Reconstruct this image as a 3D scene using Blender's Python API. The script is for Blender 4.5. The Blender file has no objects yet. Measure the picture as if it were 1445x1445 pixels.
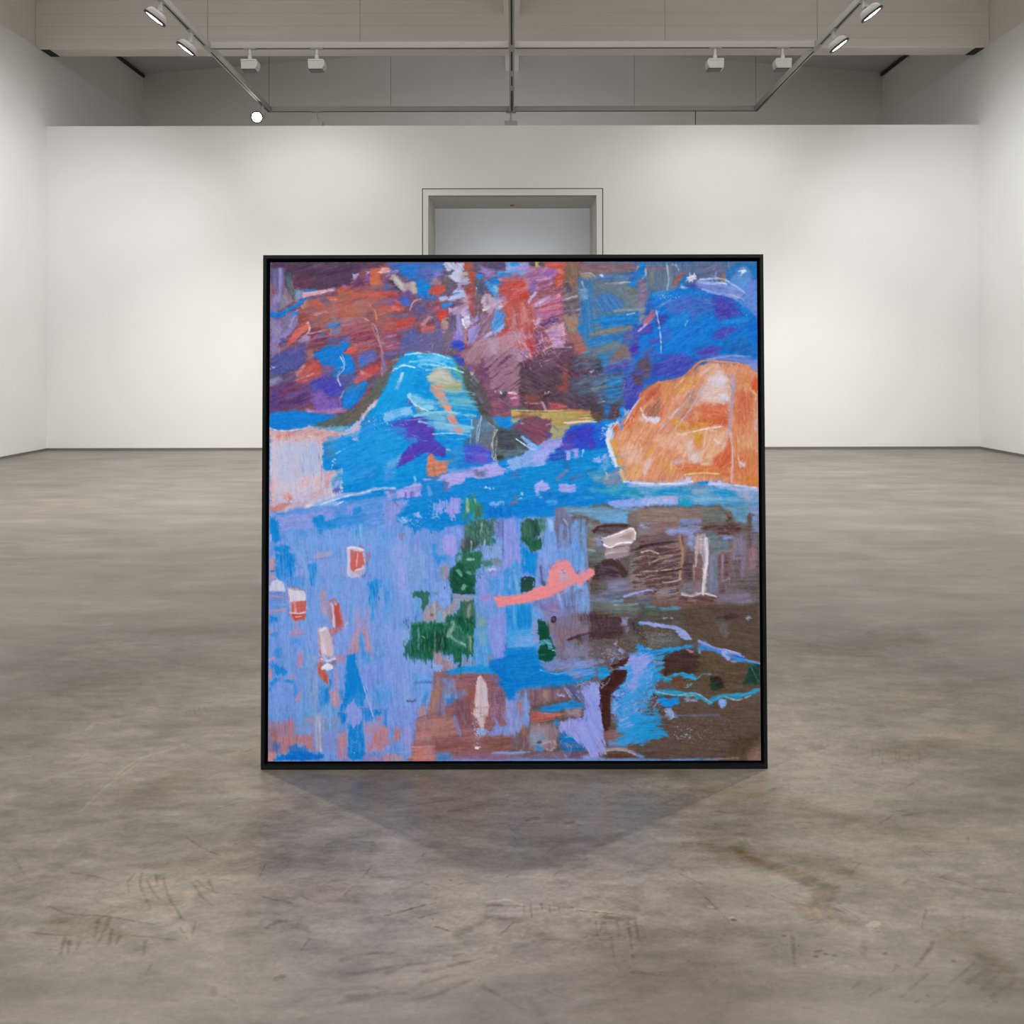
# ---------------------------------------------------------------- paint engine
# The canvas colours are laid down stroke by stroke (polygons, brush strokes,
# scratches, spatter) and stored as a colour attribute on the canvas mesh.
import numpy as np
_rng = np.random.RandomState(7)
_TAB = _rng.rand(256, 256).astype(np.float32)


def vnoise(x, y, seed=0):
    x = x + seed * 37.17
    y = y + seed * 91.73
    xi = np.floor(x).astype(np.int64)
    yi = np.floor(y).astype(np.int64)
    fx = (x - xi).astype(np.float32)
    fy = (y - yi).astype(np.float32)
    fx = fx * fx * (3 - 2 * fx)
    fy = fy * fy * (3 - 2 * fy)
    a = _TAB[yi & 255, xi & 255]
    b = _TAB[yi & 255, (xi + 1) & 255]
    c = _TAB[(yi + 1) & 255, xi & 255]
    d = _TAB[(yi + 1) & 255, (xi + 1) & 255]
    return (a * (1 - fx) + b * fx) * (1 - fy) + (c * (1 - fx) + d * fx) * fy


def fbm(x, y, seed=0, o=3):
    v = 0
    amp = 0.5
    tot = 0
    for k in range(o):
        v = v + amp * vnoise(x * 2 ** k, y * 2 ** k, seed + k * 11)
        tot += amp
        amp *= 0.5
    return v / tot


def hexrgb(h):
    return np.array([int(h[i:i + 2], 16) / 255 for i in (0, 2, 4)], np.float32)


def sstep(a, b, x):
    t = np.clip((x - a) / (b - a), 0, 1)
    return t * t * (3 - 2 * t)


class Canvas:
    """PX, PY: coordinates of each texel in the painting's own drawing units."""

    def __init__(self, PX, PY, base):
        self.PX, self.PY = PX.astype(np.float32), PY.astype(np.float32)
        self.h, self.w = PX.shape
        self.C = np.empty((self.h, self.w, 3), np.float32)
        self.C[:] = hexrgb(base)
        self.Z = np.zeros((self.h, self.w), np.float32)
        self.A = np.zeros((self.h, self.w), np.float32)
        self.ox = self.oy = 0.0
        self.k = 1.0
        self.ang = 0.0
        self.n = 0
        self.cx = PX[self.h // 2]
        self.cy = PY[:, self.w // 2]

    def tile(self, x, y, k=185 / 1445, ang=0):
        self.ox, self.oy, self.k, self.ang = x, y, k, ang

    def pts(self, s):
        v = [float(t) for t in s.replace(',', ' ').split()]
        q = np.array(v, np.float32).reshape(-1, 2)
        return q * self.k + np.array([self.ox, self.oy], np.float32)

    def window(self, q, m):
        x0, y0 = q.min(0) - m
        x1, y1 = q.max(0) + m
        j0 = max(int(np.searchsorted(self.cx, x0 - 6)), 0)
        j1 = min(int(np.searchsorted(self.cx, x1 + 6)), self.w)
        i0 = max(int(np.searchsorted(self.cy, y0 - 6)), 0)
        i1 = min(int(np.searchsorted(self.cy, y1 + 6)), self.h)
        return slice(i0, i1), slice(j0, j1)

    def lay(self, sl, sd, col, a, f, r, rs, var, dry, ang, ln, z, to=None, grad=None, b=1.3):
        X, Y = self.PX[sl], self.PY[sl]
        self.n += 1
        n = self.n
        if r:
            sd = sd + r * 2 * (fbm(X / rs, Y / rs, n) - 0.5) * 1.6
        t = np.deg2rad(self.ang if ang is None else ang)
        u = (X * np.cos(t) + Y * np.sin(t)) / ln
        v = (-X * np.sin(t) + Y * np.cos(t))
        w = (fbm(X / 16, Y / 16, n + 5, 2) - .5) * 5
        st = 0.6 * vnoise(u, (v + w) / 1.5, n + 3) + 0.4 * vnoise(u * .6, (v + w) / 3.7, n + 9)
        sd = sd + b * ((st - .5) * 3 + (vnoise(u * 1.7, v / .9, n + 2) - .5) * 1.5)
        m = sstep(f, -f, sd) * a
        m = m * (1 - .35 * sstep(.52, .3, st) * sstep(-9, 0, sd))
        if dry:
            m = m * sstep(dry - .14, dry + .14, st + 0.12 * (fbm(X / 2.0, Y / 2.0, n + 21, 2) - .5) * 2
                          - 0.25 * sstep(-8, 0, sd) + .1)
        c = hexrgb(col) + var * ((st - .5) * 2)[..., None]
        if var:
            c = c + var * 0.7 * (fbm(X / 11, Y / 11, n + 31, 2) - .5)[..., None] * np.array([1.0, .9, .6], np.float32)
        if to is not None:  # blend towards a second paint along the drawing direction
            g = grad
            c = c * (1 - g[..., None]) + (hexrgb(to) + var * ((st - .5) * 2)[..., None]) * g[..., None]
        self.C[sl] = self.C[sl] * (1 - m[..., None]) + c * m[..., None]
        self.A[sl] = np.where(m > .5, t, self.A[sl])
        self.Z[sl] = self.Z[sl] * (1 - m * .7) + m * z * (0.6 + .8 * st)

    def p(self, s, col, a=1, f=.7, r=1.0, rs=4.5, var=.05, dry=0, ang=None, ln=14, z=.5, to=None, d=None, b=1.3):
        """filled polygon"""
        q = self.pts(s)
        if f >= 1.5:
            f *= 1.7
        sl = self.window(q, f + r * 1.6 + 3)
        X, Y = self.PX[sl], self.PY[sl]
        if not X.size:
            return
        n = len(q)
        dd = np.full(X.shape, 1e9, np.float32)
        ins = np.zeros(X.shape, bool)
        for i in range(n):
            ax, ay = q[i]
            bx, by = q[(i + 1) % n]
            ex, ey = bx - ax, by - ay
            l2 = ex * ex + ey * ey + 1e-9
            h = np.clip(((X - ax) * ex + (Y - ay) * ey) / l2, 0, 1)
            dd = np.minimum(dd, (X - ax - ex * h) ** 2 + (Y - ay - ey * h) ** 2)
            if ay != by:
                cr = ((ay > Y) != (by > Y)) & (X < ex * (Y - ay) / (by - ay) + ax)
                ins ^= cr
        sd = np.sqrt(dd) * np.where(ins, -1, 1)
        g = None
        if to is not None:
            t = np.deg2rad(d or 0)
            w = X * np.cos(t) + Y * np.sin(t)
            qq = q[:, 0] * np.cos(t) + q[:, 1] * np.sin(t)
            g = sstep(qq.min(), qq.max(), w)
        self.lay(sl, sd, col, a, f, r, rs, var, dry, ang, ln, z, to, g, b)

    def s(self, s, w, col, a=1, f=.7, r=.6, rs=3.5, var=.05, dry=0, ang=None, ln=14, z=.6, w2=None, sm=True, b=.5):
        """brush stroke along a line, w..w2 wide (in tile units)"""
        q = self.pts(s)
        if sm and len(q) > 2:
            o = []
            e = np.vstack([2 * q[0] - q[1], q, 2 * q[-1] - q[-2]])
            for i in range(1, len(e) - 2):
                for t in np.linspace(0, 1, 5)[:-1]:
                    o.append(.5 * (2 * e[i] + (e[i + 1] - e[i - 1]) * t + (2 * e[i - 1] - 5 * e[i] + 4 * e[i + 1] - e[i + 2]) * t * t
                                   + (3 * e[i] - e[i - 1] - 3 * e[i + 1] + e[i + 2]) * t ** 3))
            o.append(q[-1])
            q = np.array(o, np.float32)
        w0 = w * self.k / 2
        w1 = w0 if w2 is None else w2 * self.k / 2
        sl = self.window(q, f + r * 1.6 + max(w0, w1))
        X, Y = self.PX[sl], self.PY[sl]
        if not X.size:
            return
        n = len(q)
        sd = np.full(X.shape, 1e9, np.float32)
        for i in range(n - 1):
            ax, ay = q[i]
            ex, ey = q[i + 1] - q[i]
            l2 = ex * ex + ey * ey + 1e-9
            h = np.clip(((X - ax) * ex + (Y - ay) * ey) / l2, 0, 1)
            ww = w0 + (w1 - w0) * (i + h) / (n - 1)
            sd = np.minimum(sd, np.sqrt((X - ax - ex * h) ** 2 + (Y - ay - ey * h) ** 2) - ww)
        if ang is None:
            dx, dy = q[-1] - q[0]
            ang = np.rad2deg(np.arctan2(dy, dx))
        self.lay(sl, sd, col, a, f, r, rs, var, dry, ang, ln, z, b=b if w * self.k > 3 else .25)

    def dots(self, s, n, col, size=.8, a=.9):
        """spatter of small drops inside the box x0 y0 x1 y1"""
        q = self.pts(s)
        rg = np.random.RandomState(self.n + 5)
        for i in range(n):
            c = q[0] + (q[1] - q[0]) * (rg.rand(2) + rg.rand(2)) / 2
            rad = size * (.4 + rg.rand() ** 2)
            qq = np.array([c - rad, c + rad], np.float32)
            sl = self.window(qq, 1)
            X, Y = self.PX[sl], self.PY[sl]
            if not X.size:
                continue
            m = sstep(rad + .5, rad - .5, np.hypot(X - c[0], (Y - c[1]) * 1.1)) * a * (.5 + .5 * rg.rand())
            self.C[sl] = self.C[sl] * (1 - m[..., None]) + hexrgb(col) * m[..., None]
        self.n += 1

    def hair(self, s, n, col, ang, length=60, w=6, a=.5, jit=12):
        """fine scratches scattered inside a box, all running about the same way"""
        q = self.pts(s)
        rg = np.random.RandomState(self.n + 77)
        k = self.k
        for i in range(n):
            c = q[0] + (q[1] - q[0]) * rg.rand(2)
            t = np.deg2rad(ang + jit * rg.randn())
            hl = length * k * (.3 + rg.rand()) / 2
            d = np.array([np.cos(t), np.sin(t)]) * hl
            nn = np.array([-d[1], d[0]]) * .12 * rg.randn()
            pts = np.array([c - d, c + nn, c + d])
            self.ox, ox, self.oy, oy, self.k = 0, self.ox, 0, self.oy, 1.0
            self.s(' '.join('%.2f' % t for t in pts.ravel()), w * k * (.5 + .8 * rg.rand()), col,
                   a=a * (.4 + .6 * rg.rand()), f=.5, r=.3, dry=.3, ln=6)
            self.ox, self.oy, self.k = ox, oy, k

    def soften(self):
        """drag the wet paint along its strokes, then a light blend"""
        h, w = self.h, self.w
        X, Y = self.PX, self.PY
        I, J = np.mgrid[0:h, 0:w]
        kx = w / (X[0, -1] - X[0, 0])
        ca, sa = np.cos(self.A), np.sin(self.A)
        for amp, fin, mix, sd in ((4.2, 1.3, .45, 901), (1.8, .9, .5, 931)):
            u, v = X * ca + Y * sa, -X * sa + Y * ca
            n = (.65 * vnoise(u / 13, v / fin, sd) + .35 * vnoise(u / 5, v / (fin * 2.3), sd + 3) - .5) * 2
            gate = sstep(.35, .6, fbm(X / 17, Y / 17, sd + 9, 2))
            d = amp * n * (.35 + .65 * gate) * kx
            ii = np.clip(np.rint(I + d * sa).astype(int), 0, h - 1)
            jj = np.clip(np.rint(J + d * ca).astype(int), 0, w - 1)
            g = (mix + (1 - mix) * gate)[..., None]
            self.C = self.C * (1 - g) + self.C[ii, jj] * g
        B = self.C
        for ax in (0, 1):
            B = (np.roll(B, 1, ax) + 2 * B + np.roll(B, -1, ax)) / 4
        # bristle lines and thin-paint mottling
        u, v = X * ca + Y * sa, -X * sa + Y * ca
        t = (vnoise(u / 16, v / 1.0, 951) - .5) * .05 + (fbm(X / 3.5, Y / 3.5, 953, 3) - .5) * .07
        self.C = np.clip(.6 * self.C + .4 * B + t[..., None] * np.array([1, .95, .9], np.float32), 0, 1)
def paint_canvas(PX, PY):
    c = Canvas(PX, PY, '6e4f60')
    p, s, dots, tile = c.p, c.s, c.dots, c.tile
    # ---- ground layers
    tile(0, 0, 1, -15)
    p('370 360 660 360 660 530 560 560 370 600', '7d4f5c', r=3, var=.09, ln=20)
    p('640 360 830 360 830 600 680 590 640 500', '8a5560', r=3, var=.09, ln=20)
    p('820 360 900 360 900 600 820 600', '5a7388', r=3, var=.09, ln=25)
    p('890 360 1080 360 1080 540 860 600', '2b62b4', r=3, var=.07, ln=20)
    p('370 590 1080 590 1080 740 370 740', '1384d2', r=2, var=.05, ln=20, ang=-8)
    p('370 715 800 715 800 1080 370 1080', '6c93dc', r=2, var=.04, ln=25, ang=90)
    p('790 715 1080 715 1080 1080 700 1080 760 960', '64564f', r=4, var=.05, ln=25, ang=0)
    # ---- row 1, tile 1
    tile(360, 350, ang=-18)
    p('150 150 1310 150 1440 160 1390 215 1180 245 1060 330 1050 420 850 455 700 475 520 455 430 430 400 300 150 330', '523c54', r=2, var=.05)
    p('400 330 600 300 640 440 520 450 430 430', '613a50', f=5, var=.05)
    p('150 230 300 230 315 470 260 520 300 700 150 740', '6f6592', f=2, var=.06, ang=90)
    p('150 420 215 430 215 650 150 660', '8a5a6e', f=3, ang=90)
    s('265 240 262 480 240 600', 40, '8d88c2', f=2, ang=90)
    s('205 560 190 730', 60, '9088bd', f=3)
    p('305 290 385 280 410 480 405 610 370 520 310 400', '4a5366', f=1.2, ang=80)
    s('345 330 395 520', 40, '596a70', f=2)
    p('330 455 365 520 405 600 300 670 255 690 255 560', '8b7f93', f=1, ang=70)
    p('410 480 560 470 560 560 430 610', '8f87a0', f=1.5)
    p('430 470 490 480 480 590 440 600', '6ea0c4', f=2)
    s('540 480 660 490', 36, '3a78bc')
    s('165 745 250 755 370 680 470 630 520 575 650 558', 62, '0d79cf', w2=26, r=1)
    p('155 765 230 815 330 745 470 690 465 790 400 930 330 1000 240 1080 255 1150 165 1230 155 1220', '887db2', r=1, var=.05, ang=-60)
    p('230 830 330 770 420 800 360 900 280 950', '7a6d90', f=3)
    s('180 880 240 970', 50, '938aa6', f=2)
    s('450 700 370 880', 26, 'a394c4', f=1.2)
    s('380 745 460 735', 34, '2a7cc8')
    s('520 540 690 510 755 485', 42, 'cf9bab', w2=34, r=1.2)
    s('710 500 750 488', 20, 'e4c2c4')
    s('800 480 850 460', 36, '9f87a8')
    p('470 700 530 650 590 580 700 560 860 570 900 570 1000 545 1180 485 1440 470 1440 560 1330 640 1240 650 1160 770 1000 830 900 760 700 880 560 890 470 850', 'aa5b54', r=2, var=.08, ang=-12)
    p('880 470 960 430 1045 450 1040 545 940 560', 'c85a44', f=1.2)
    p('950 415 1030 420 1010 450 930 440', 'a45a96', f=1.2)
    p('1005 470 1060 465 1050 560 960 560', 'a0683a', f=1.5)
    p('930 500 1000 510 990 570 930 570', '8a6a5e', f=3)
    s('520 660 560 600', 40, 'b3a08e', f=2)
    s('590 610 720 620', 70, 'b85a4c', f=3)
    s('790 560 900 570', 40, 'd2694e', f=2)
    s('815 585 870 580', 16, 'd9aa92')
    p('680 540 755 530 850 640 780 660 700 600', '615a84', f=1.5)
    p('1060 440 1200 420 1250 460 1180 540 1060 550', '91555c', f=3)
    s('1070 530 1440 520', 70, 'bb5a4e', f=3)
    s('1090 630 1240 610', 50, 'a5808c', f=3, var=.1)
    p('1260 240 1400 200 1415 270 1365 340 1400 410 1250 430 1245 300', 'c5664c', f=1, r=1.6)
    s('1290 430 1370 430', 40, '96696a', f=3)
    s('1350 276 1440 268', 16, 'ead9d6', w2=22)
    p('1360 310 1440 290 1440 400 1390 380', '8a5570', f=2)
    s('1425 440 1450 440', 60, '4670b2')
    p('1205 300 1265 300 1245 385 1200 380', '8553a8', f=1)
    p('1195 255 1250 250 1225 310', 'b3a4d2')
    p('1050 292 1120 300 1075 365', 'a79ac8')
    p('1110 325 1185 325 1190 420 1050 450 1080 380', '6d3c60', f=1.5)
    s('1310 640 1400 590 1440 590', 50, '5e5a8c', f=2)
    s('1360 690 1440 660', 70, 'cc5a48', f=2.5)
    p('1330 720 1420 740 1440 1445 1330 1000', '8a5a66', f=4, var=.09)
    p('1380 850 1445 850 1445 960 1400 950', 'aa5b54', f=3)
    p('860 640 1060 640 1080 740 960 800 860 730', 'b9695c', f=3, var=.08)
    s('860 660 990 650', 30, 'c99', f=2) if 0 else None
    p('1050 650 1240 670 1190 770 1060 730', 'ac7468', f=4)
    s('620 745 700 735 775 715', 38, 'b998ad', w2=26, r=1.2)
    s('940 860 1010 862 1065 845', 26, 'c6b6dc', r=1)
    s('930 815 1095 790', 46, 'ac7f8b', f=2)
    p('470 740 600 680 570 840 470 870', '8b4c47', f=2)
    s('550 715 610 700', 50, '8d6a6e', f=3)
    p('590 860 700 760 850 740 800 860 650 900', '9d5c58', f=3, var=.08)
    s('600 840 700 790', 60, '7c5f72', f=3)
    p('590 870 580 900 480 990 340 1100 325 1070 420 930 560 830', 'd0655a', r=1.2, ang=-40)
    s('565 835 590 890 570 950 480 1000', 14, 'e6bcc0', r=1)
    p('540 955 612 1010 562 1050 555 1105 480 1060 420 1065', '9d8ab2', f=1)
    p('600 930 820 880 830 990 620 1090 550 1110 590 1040', '784158', f=1.5, var=.12, ang=-18, ln=22)
    s('580 960 780 910', 16, 'c59aa8', f=1.2)
    s('640 1010 820 980', 14, '9a6a80', f=1.2)
    p('735 870 800 820 860 760 920 820 955 940 930 970 830 975 800 920', '467ec4', f=1.6, var=.08)
    s('690 980 740 970', 40, '5668a0', f=2.5)
    p('940 890 1200 820 1290 890 1295 1040 1060 1080 960 1000', '8b4154', f=2, var=.12, ang=-16, ln=22)
    p('1040 1060 1300 1030 1310 1120 1080 1170', '9c5a68', f=2, var=.12, ang=-14)
    s('950 830 1180 830', 50, '8e6a86', f=4, var=.1)
    s('820 1040 1010 1010', 70, '5b5c94', f=3)
    p('635 1190 760 1100 880 1080 920 1050 1020 1045 1032 1090 960 1175 1060 1195 1085 1300 1090 1400 900 1445 840 1400 870 1330 780 1320 700 1310', '0a7cd4', r=1.6, var=.03)
    p('960 1180 1010 1115 1115 1105 1080 1170 1000 1192', 'cf5850', r=1)
    p('1110 1190 1310 1130 1330 1240 1240 1290 1130 1350', '5c68b2', f=1.5, var=.08)
    p('1110 1250 1190 1230 1180 1330 1130 1330', '2e72c6', f=2.5)
    p('1060 1200 1110 1200 1120 1330 1090 1340', '954c5c', f=1.5)
    p('155 1230 330 1120 540 1090 560 1180 530 1300 400 1390 230 1445 155 1400', '4c5291', f=1.4, var=.07, ang=-28, ln=22)
    s('380 1150 520 1090', 80, '5f5590', f=3)
    p('155 1310 210 1330 165 1375', 'a9a6da')
    p('245 1010 320 1015 332 1115 275 1085', '525c9e', f=1)
    p('210 1150 320 1100 300 1140 210 1190', '8d7190', f=1.6)
    p('540 1140 630 1130 640 1230 560 1250', '9a6a70', f=2)
    p('500 1320 600 1250 680 1260 735 1350 735 1445 440 1445', 'b85851', f=1.5, var=.09, ang=-38)
    s('420 1445 520 1320', 40, 'c58c8a', f=1.5)
    p('730 1320 860 1330 830 1445 730 1445', '6c5a94', f=2)
    p('1140 1395 1240 1330 1370 1275 1345 1380 1240 1425 1190 1445 1140 1445', 'bd4a4e', f=1.6, var=.08)
    s('1160 1390 1210 1430', 50, 'd7857e', f=2)
    s('1370 1180 1410 1310 1400 1445', 30, '7a7ab6', f=1.2)
    s('1240 650 1320 770 1325 850', 9, 'd98872', f=.5)
    s('1170 780 1270 860 1310 980 1375 1120 1385 1445', 14, 'b27a86', f=.8)
    s('940 1190 970 1290 920 1370 905 1445', 9, '9cc3e6', f=.5)
    s('980 650 1000 730 1060 760', 8, 'd08a70', f=.5)
    s('815 900 825 1010', 10, '8bb0dc', f=.6)
    s('1380 1060 1420 1090', 50, '8a86b8', f=2)
    s('850 780 840 640', 60, '9a7076', f=4)
    # ---- row 1, tile 2
    tile(540, 350, ang=-10)
    p('0 160 1450 160 1450 560 0 560', '6b5478', f=4, var=.08)
    p('40 165 640 160 660 250 560 330 480 450 440 560 360 520 350 390 240 350 170 280 60 240', '3d67ac', f=2, r=2, var=.07)
    p('170 190 400 190 330 330 180 290', '1f74c8', f=3)
    p('400 250 540 200 560 340 470 360', '5a62a6', f=3)
    p('540 190 640 180 640 240 520 300', '3a72bc', f=3)
    p('0 180 55 200 60 330 0 330', '9c4f58', f=2)
    s('0 255 40 250', 60, 'd8a0a8', f=1.5, r=1)
    s('10 320 120 260 150 260 70 330', 12, '8a86c0', f=1)
    p('60 340 110 330 130 400 200 470 160 470 80 430 60 380', '3e3850', f=1.5)
    s('75 345 110 330', 46, 'c07a62', f=1.5)
    s('110 330 170 400 200 440 240 470', 70, 'a9a0a2', f=1.2)
    p('210 390 365 380 360 500 280 510 200 440', 'a495a0', f=1.2, r=1.5)
    s('130 350 190 430', 40, 'b9c0b4', f=2)
    s('310 400 330 480', 60, 'b9a296', f=2)
    p('355 370 430 350 510 430 500 560 420 580 380 520 350 440', '0f7ccc', r=1.6)
    s('420 560 540 560', 60, '3a66b0', f=3)
    p('10 400 70 420 60 470 10 460', '3c6ab0', f=1.2)
    p('0 470 150 500 160 560 220 650 180 720 0 730', 'b3514e', f=2, r=2, var=.09, ang=12)
    p('0 560 110 560 120 640 0 640', '6a5a98', f=3)
    p('155 580 250 540 300 600 270 660 200 660', '3d62bc', f=1.4)
    s('240 520 270 500', 60, '6a4a90', f=2)
    s('105 670 170 690', 44, 'd86a5c', r=1)
    p('300 700 380 570 470 600 480 720 380 760', '5d5484', f=2)
    p('370 570 470 590 440 660 350 650', '6e5c78', f=2)
    s('285 700 310 620 370 570', 9, 'c3b0b0', f=.6)
    p('0 730 560 740 560 800 0 800', '6b5672', f=3, var=.08)
    p('0 800 330 780 330 850 200 1000 150 1150 0 1150', 'a85250', f=2.5, r=2, var=.1, ang=-5)
    s('160 840 320 810', 60, 'c1463e', f=2.5)
    p('0 950 200 930 250 1000 150 1150 0 1160', '8a4f66', f=4, var=.12)
    s('0 1000 130 970', 10, 'a08cb0', f=.8)
    s('20 1110 170 1060', 10, 'a99cc0', f=.8)
    p('400 840 480 760 500 790 440 870 560 880 560 950 420 960', 'c46a66', f=1.6, r=1.5, var=.07)
    p('420 890 550 880 540 960 410 960', 'd8614f', f=1.6, r=1.5)
    s('440 850 490 780', 40, 'bb8a96', f=2)
    p('200 960 330 900 420 960 600 960 660 1060 720 1090 720 1160 400 1150 230 1180 80 1240 0 1240 0 1150 160 1150', '57588c', f=3, var=.07)
    p('240 940 330 920 350 1050 290 1080 210 1050', '4660a8', f=4)
    p('480 1000 640 1000 720 1150 560 1150', '6a5f7e', f=4)
    p('540 270 640 230 640 300 560 330', '7a7cc0', f=2)
    p('510 340 560 320 640 370 620 420 520 420', '9a7f88', f=2)
    p('650 165 880 165 870 290 830 390 780 370 700 320 690 260', 'b9bcd6', r=1.4, var=.05, ang=60)
    p('680 265 770 255 740 300 690 300', '4d5568', r=1)
    p('620 330 700 320 800 390 800 440 720 500 680 560 640 480 640 420', '585560', f=1.2, r=1.5, var=.05)
    s('670 300 680 380', 26, '7a6a62', f=1.5)
    p('880 165 980 165 980 230 920 270 880 240', 'a5503c', f=1.2)
    s('860 300 960 280', 40, 'b9b096', f=1.5)
    p('860 320 930 330 950 390 870 420 830 460 800 440', 'a9a6be', f=1.2, r=1.4)
    p('930 260 1010 250 1020 420 960 480 880 460 870 430 950 420', 'a04a36', f=1.4, r=1.5)
    p('980 165 1050 165 1060 250 1010 260', '565a78', f=1.2)
    p('1000 350 1110 370 1100 470 1070 540 1060 680 1010 740 980 600', '53596b', f=1.4, r=1.5, ang=90)
    s('1030 560 1050 700', 90, '6a6a70', f=3)
    s('1020 460 1005 490 1010 520', 12, 'c9c6b8')
    p('1090 165 1360 165 1340 220 1250 240 1150 230', '4a4a66', f=1.2, r=1.3)
    p('1060 200 1140 240 1240 250 1230 330 1110 310 1060 260', '9278b4', f=1.6)
    p('1340 165 1450 165 1450 320 1340 340 1250 310 1270 260 1350 230', '5ea0dc', f=1.5, r=1.5, var=.08)
    p('1400 170 1450 170 1450 210 1410 210', '1186d6')
    s('1360 220 1440 230', 40, 'b6a2cf', f=1.5)
    s('1290 300 1390 300', 46, '0f86d2', f=1.5)
    p('1010 300 1060 275 1095 300 1070 350 1020 350', '0f7fd0')
    p('1180 350 1230 320 1290 350 1290 400 1220 410 1185 390', '0d7acc', r=1.2)
    p('1110 370 1150 340 1190 410 1240 480 1220 540 1160 490', '2f92d6', f=1.2)
    p('1200 420 1270 410 1270 520 1220 540', '7fb6dc', f=2)
    s('1280 350 1340 360 1440 330', 40, 'a58ab0', f=2)
    p('1270 420 1450 350 1450 660 1360 640 1350 560 1270 500', 'b14f4e', f=2, r=2, var=.1, ang=-20)
    p('480 480 550 430 670 420 680 480 580 530 490 500', 'd0543f', r=1.4, f=.9)
    p('590 550 680 530 720 560 640 600 600 590', 'a3add4', f=1)
    p('710 560 790 450 900 480 920 550 840 570 700 590', 'aeb4dc', f=1, r=1.6, var=.08)
    s('750 515 830 500', 14, '4a90d0')
    s('800 540 900 540', 14, 'c9c8e6')
    p('620 630 740 590 760 620 700 670 620 680', '2b7ac4', f=1.1, r=1.3)
    p('530 680 580 670 600 620 610 690 540 720', 'c4506e', f=1.2)
    p('760 580 860 570 880 640 810 650', '6d5a70', f=1.4)
    p('880 440 1000 430 1010 600 1000 740 950 720 900 600', '9a4f4c', f=1.6, r=1.6, var=.09)
    p('840 560 930 540 950 640 880 640', 'b0889a', f=2, var=.1)
    p('700 680 860 630 930 640 960 760 850 760 720 740', 'b096bc', f=1.4, r=1.6, var=.08, ang=-40)
    p('1000 540 1080 560 1060 740 1000 740', '775a68', f=2.5)
    p('580 730 640 700 700 710 690 780 650 810 630 850 600 790', 'd2473a', r=1)
    p('640 790 710 770 700 900 650 990 630 900', 'a98a86', f=1.4)
    p('570 800 600 820 650 990 640 1090 600 1050 570 920', '5f5c98', f=1.6)
    p('650 990 720 900 760 960 750 1080 660 1090', '806668', f=2.5)
    p('710 800 740 740 800 760 800 880 770 960 720 920', '5d5a78', f=1.4, ang=90)
    p('800 740 850 740 880 900 900 1060 840 1040 770 960 800 880', '9089c8', f=1.2, ang=90)
    p('860 720 940 760 980 850 900 920 860 850', 'c9c2e0', f=1, r=1.3)
    s('860 800 900 900', 14, 'f0eaf0')
    p('860 900 900 900 920 1060 890 1060', 'a97f7a', f=1.2)
    p('920 900 1060 840 1050 940 990 1060 920 1100', '8f85c6', f=1.2, ang=-60)
    p('950 790 1040 750 1050 820 960 840', '8f86bc', f=1.2)
    s('1040 750 1055 810 1000 840', 10, '5a4a66')
    p('1050 740 1200 740 1190 900 1110 990 1080 1050 1040 1000 1060 860', '8d6f88', f=2, var=.08, ang=-60)
    p('1070 600 1110 500 1170 520 1200 590 1160 720 1110 700 1080 640', 'bdb0bc', f=1.2, r=1.4)
    p('1120 560 1150 540 1150 640 1120 650', '8a7288', f=1.5)
    s('1090 690 1120 690', 20, 'ead6cc')
    p('1180 570 1340 540 1350 620 1230 690 1160 740', 'a98fae', f=1.6, r=2, var=.12, ang=-35)
    s('1230 580 1300 560', 30, '7fa0cc', f=1.5)
    s('1240 700 1340 610', 26, 'c9bfdd', f=1.2)
    p('1220 700 1330 680 1330 860 1240 960 1170 990 1180 880', '4c90d0', f=1.8, r=2, var=.1, ang=-60)
    s('1180 950 1110 1000 1100 1010', 40, 'b3a8dc', f=1.5)
    s('1330 850 1220 960', 30, '9ab6de', f=1.5)
    p('1320 660 1450 600 1450 900 1340 850', 'b3584e', f=2, r=2, var=.09, ang=70)
    p('1240 960 1330 910 1450 860 1450 930 1340 970 1240 1000', 'bc3f44', f=1.4, r=1.4)
    p('1060 1010 1200 1010 1450 940 1450 1200 1200 1250 1000 1300 900 1290 860 1160 960 1110', '9c7488', f=3, r=2, var=.1, ang=-40)
    p('1150 1030 1250 1000 1240 1180 1180 1200', 'b3a2c4', f=3, var=.1)
    p('1250 1010 1450 960 1450 1060 1300 1130', 'b5737e', f=3, var=.1)
    p('740 1050 800 1010 880 1060 880 1130 820 1150 730 1100', '2e45c0', f=1.6)
    s('780 1010 860 1000', 60, '8a78c4', f=2)
    p('640 1090 740 1090 820 1150 760 1200 600 1160', '6b5a6a', f=2.5)
    p('745 1210 820 1190 880 1260 890 1330 820 1290 760 1260', '2c4fc0', f=1.4)
    p('860 1160 950 1120 1100 1060 1150 1200 1010 1300 900 1280', '93727e', f=2, var=.09, ang=-60)
    p('920 1330 1000 1310 960 1380 930 1400', '5558a0', f=1.2)
    p('940 1400 1450 1250 1450 1445 960 1445', '8a6080', f=3, r=2, var=.1, ang=-30)
    p('1310 1200 1450 1150 1450 1330 1330 1320', '6e4558', f=3, var=.08)
    s('1090 1290 1300 1210', 36, 'a88ab8', f=2)
    s('1280 1280 1340 1370', 36, 'b094bc', f=1.5)
    s('960 1400 1000 1420', 36, 'd8c2d4', f=1)
    s('1250 1360 1120 1380', 30, '7a5070', f=2)
    # ---- row 1, tile 3
    tile(720, 350, ang=-18)
    p('0 165 190 165 180 280 60 330 0 330', '86a0d8', f=1.6, var=.08)
    s('0 190 70 185', 40, '0f86d6')
    s('60 230 180 210', 40, 'a98fc6', f=1.5)
    s('0 290 60 270', 50, '4b9ade', f=2)
    s('0 330 80 315', 30, '5a74c2', f=2)
    p('190 165 360 165 350 210 200 215', '474558', f=1)
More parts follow.
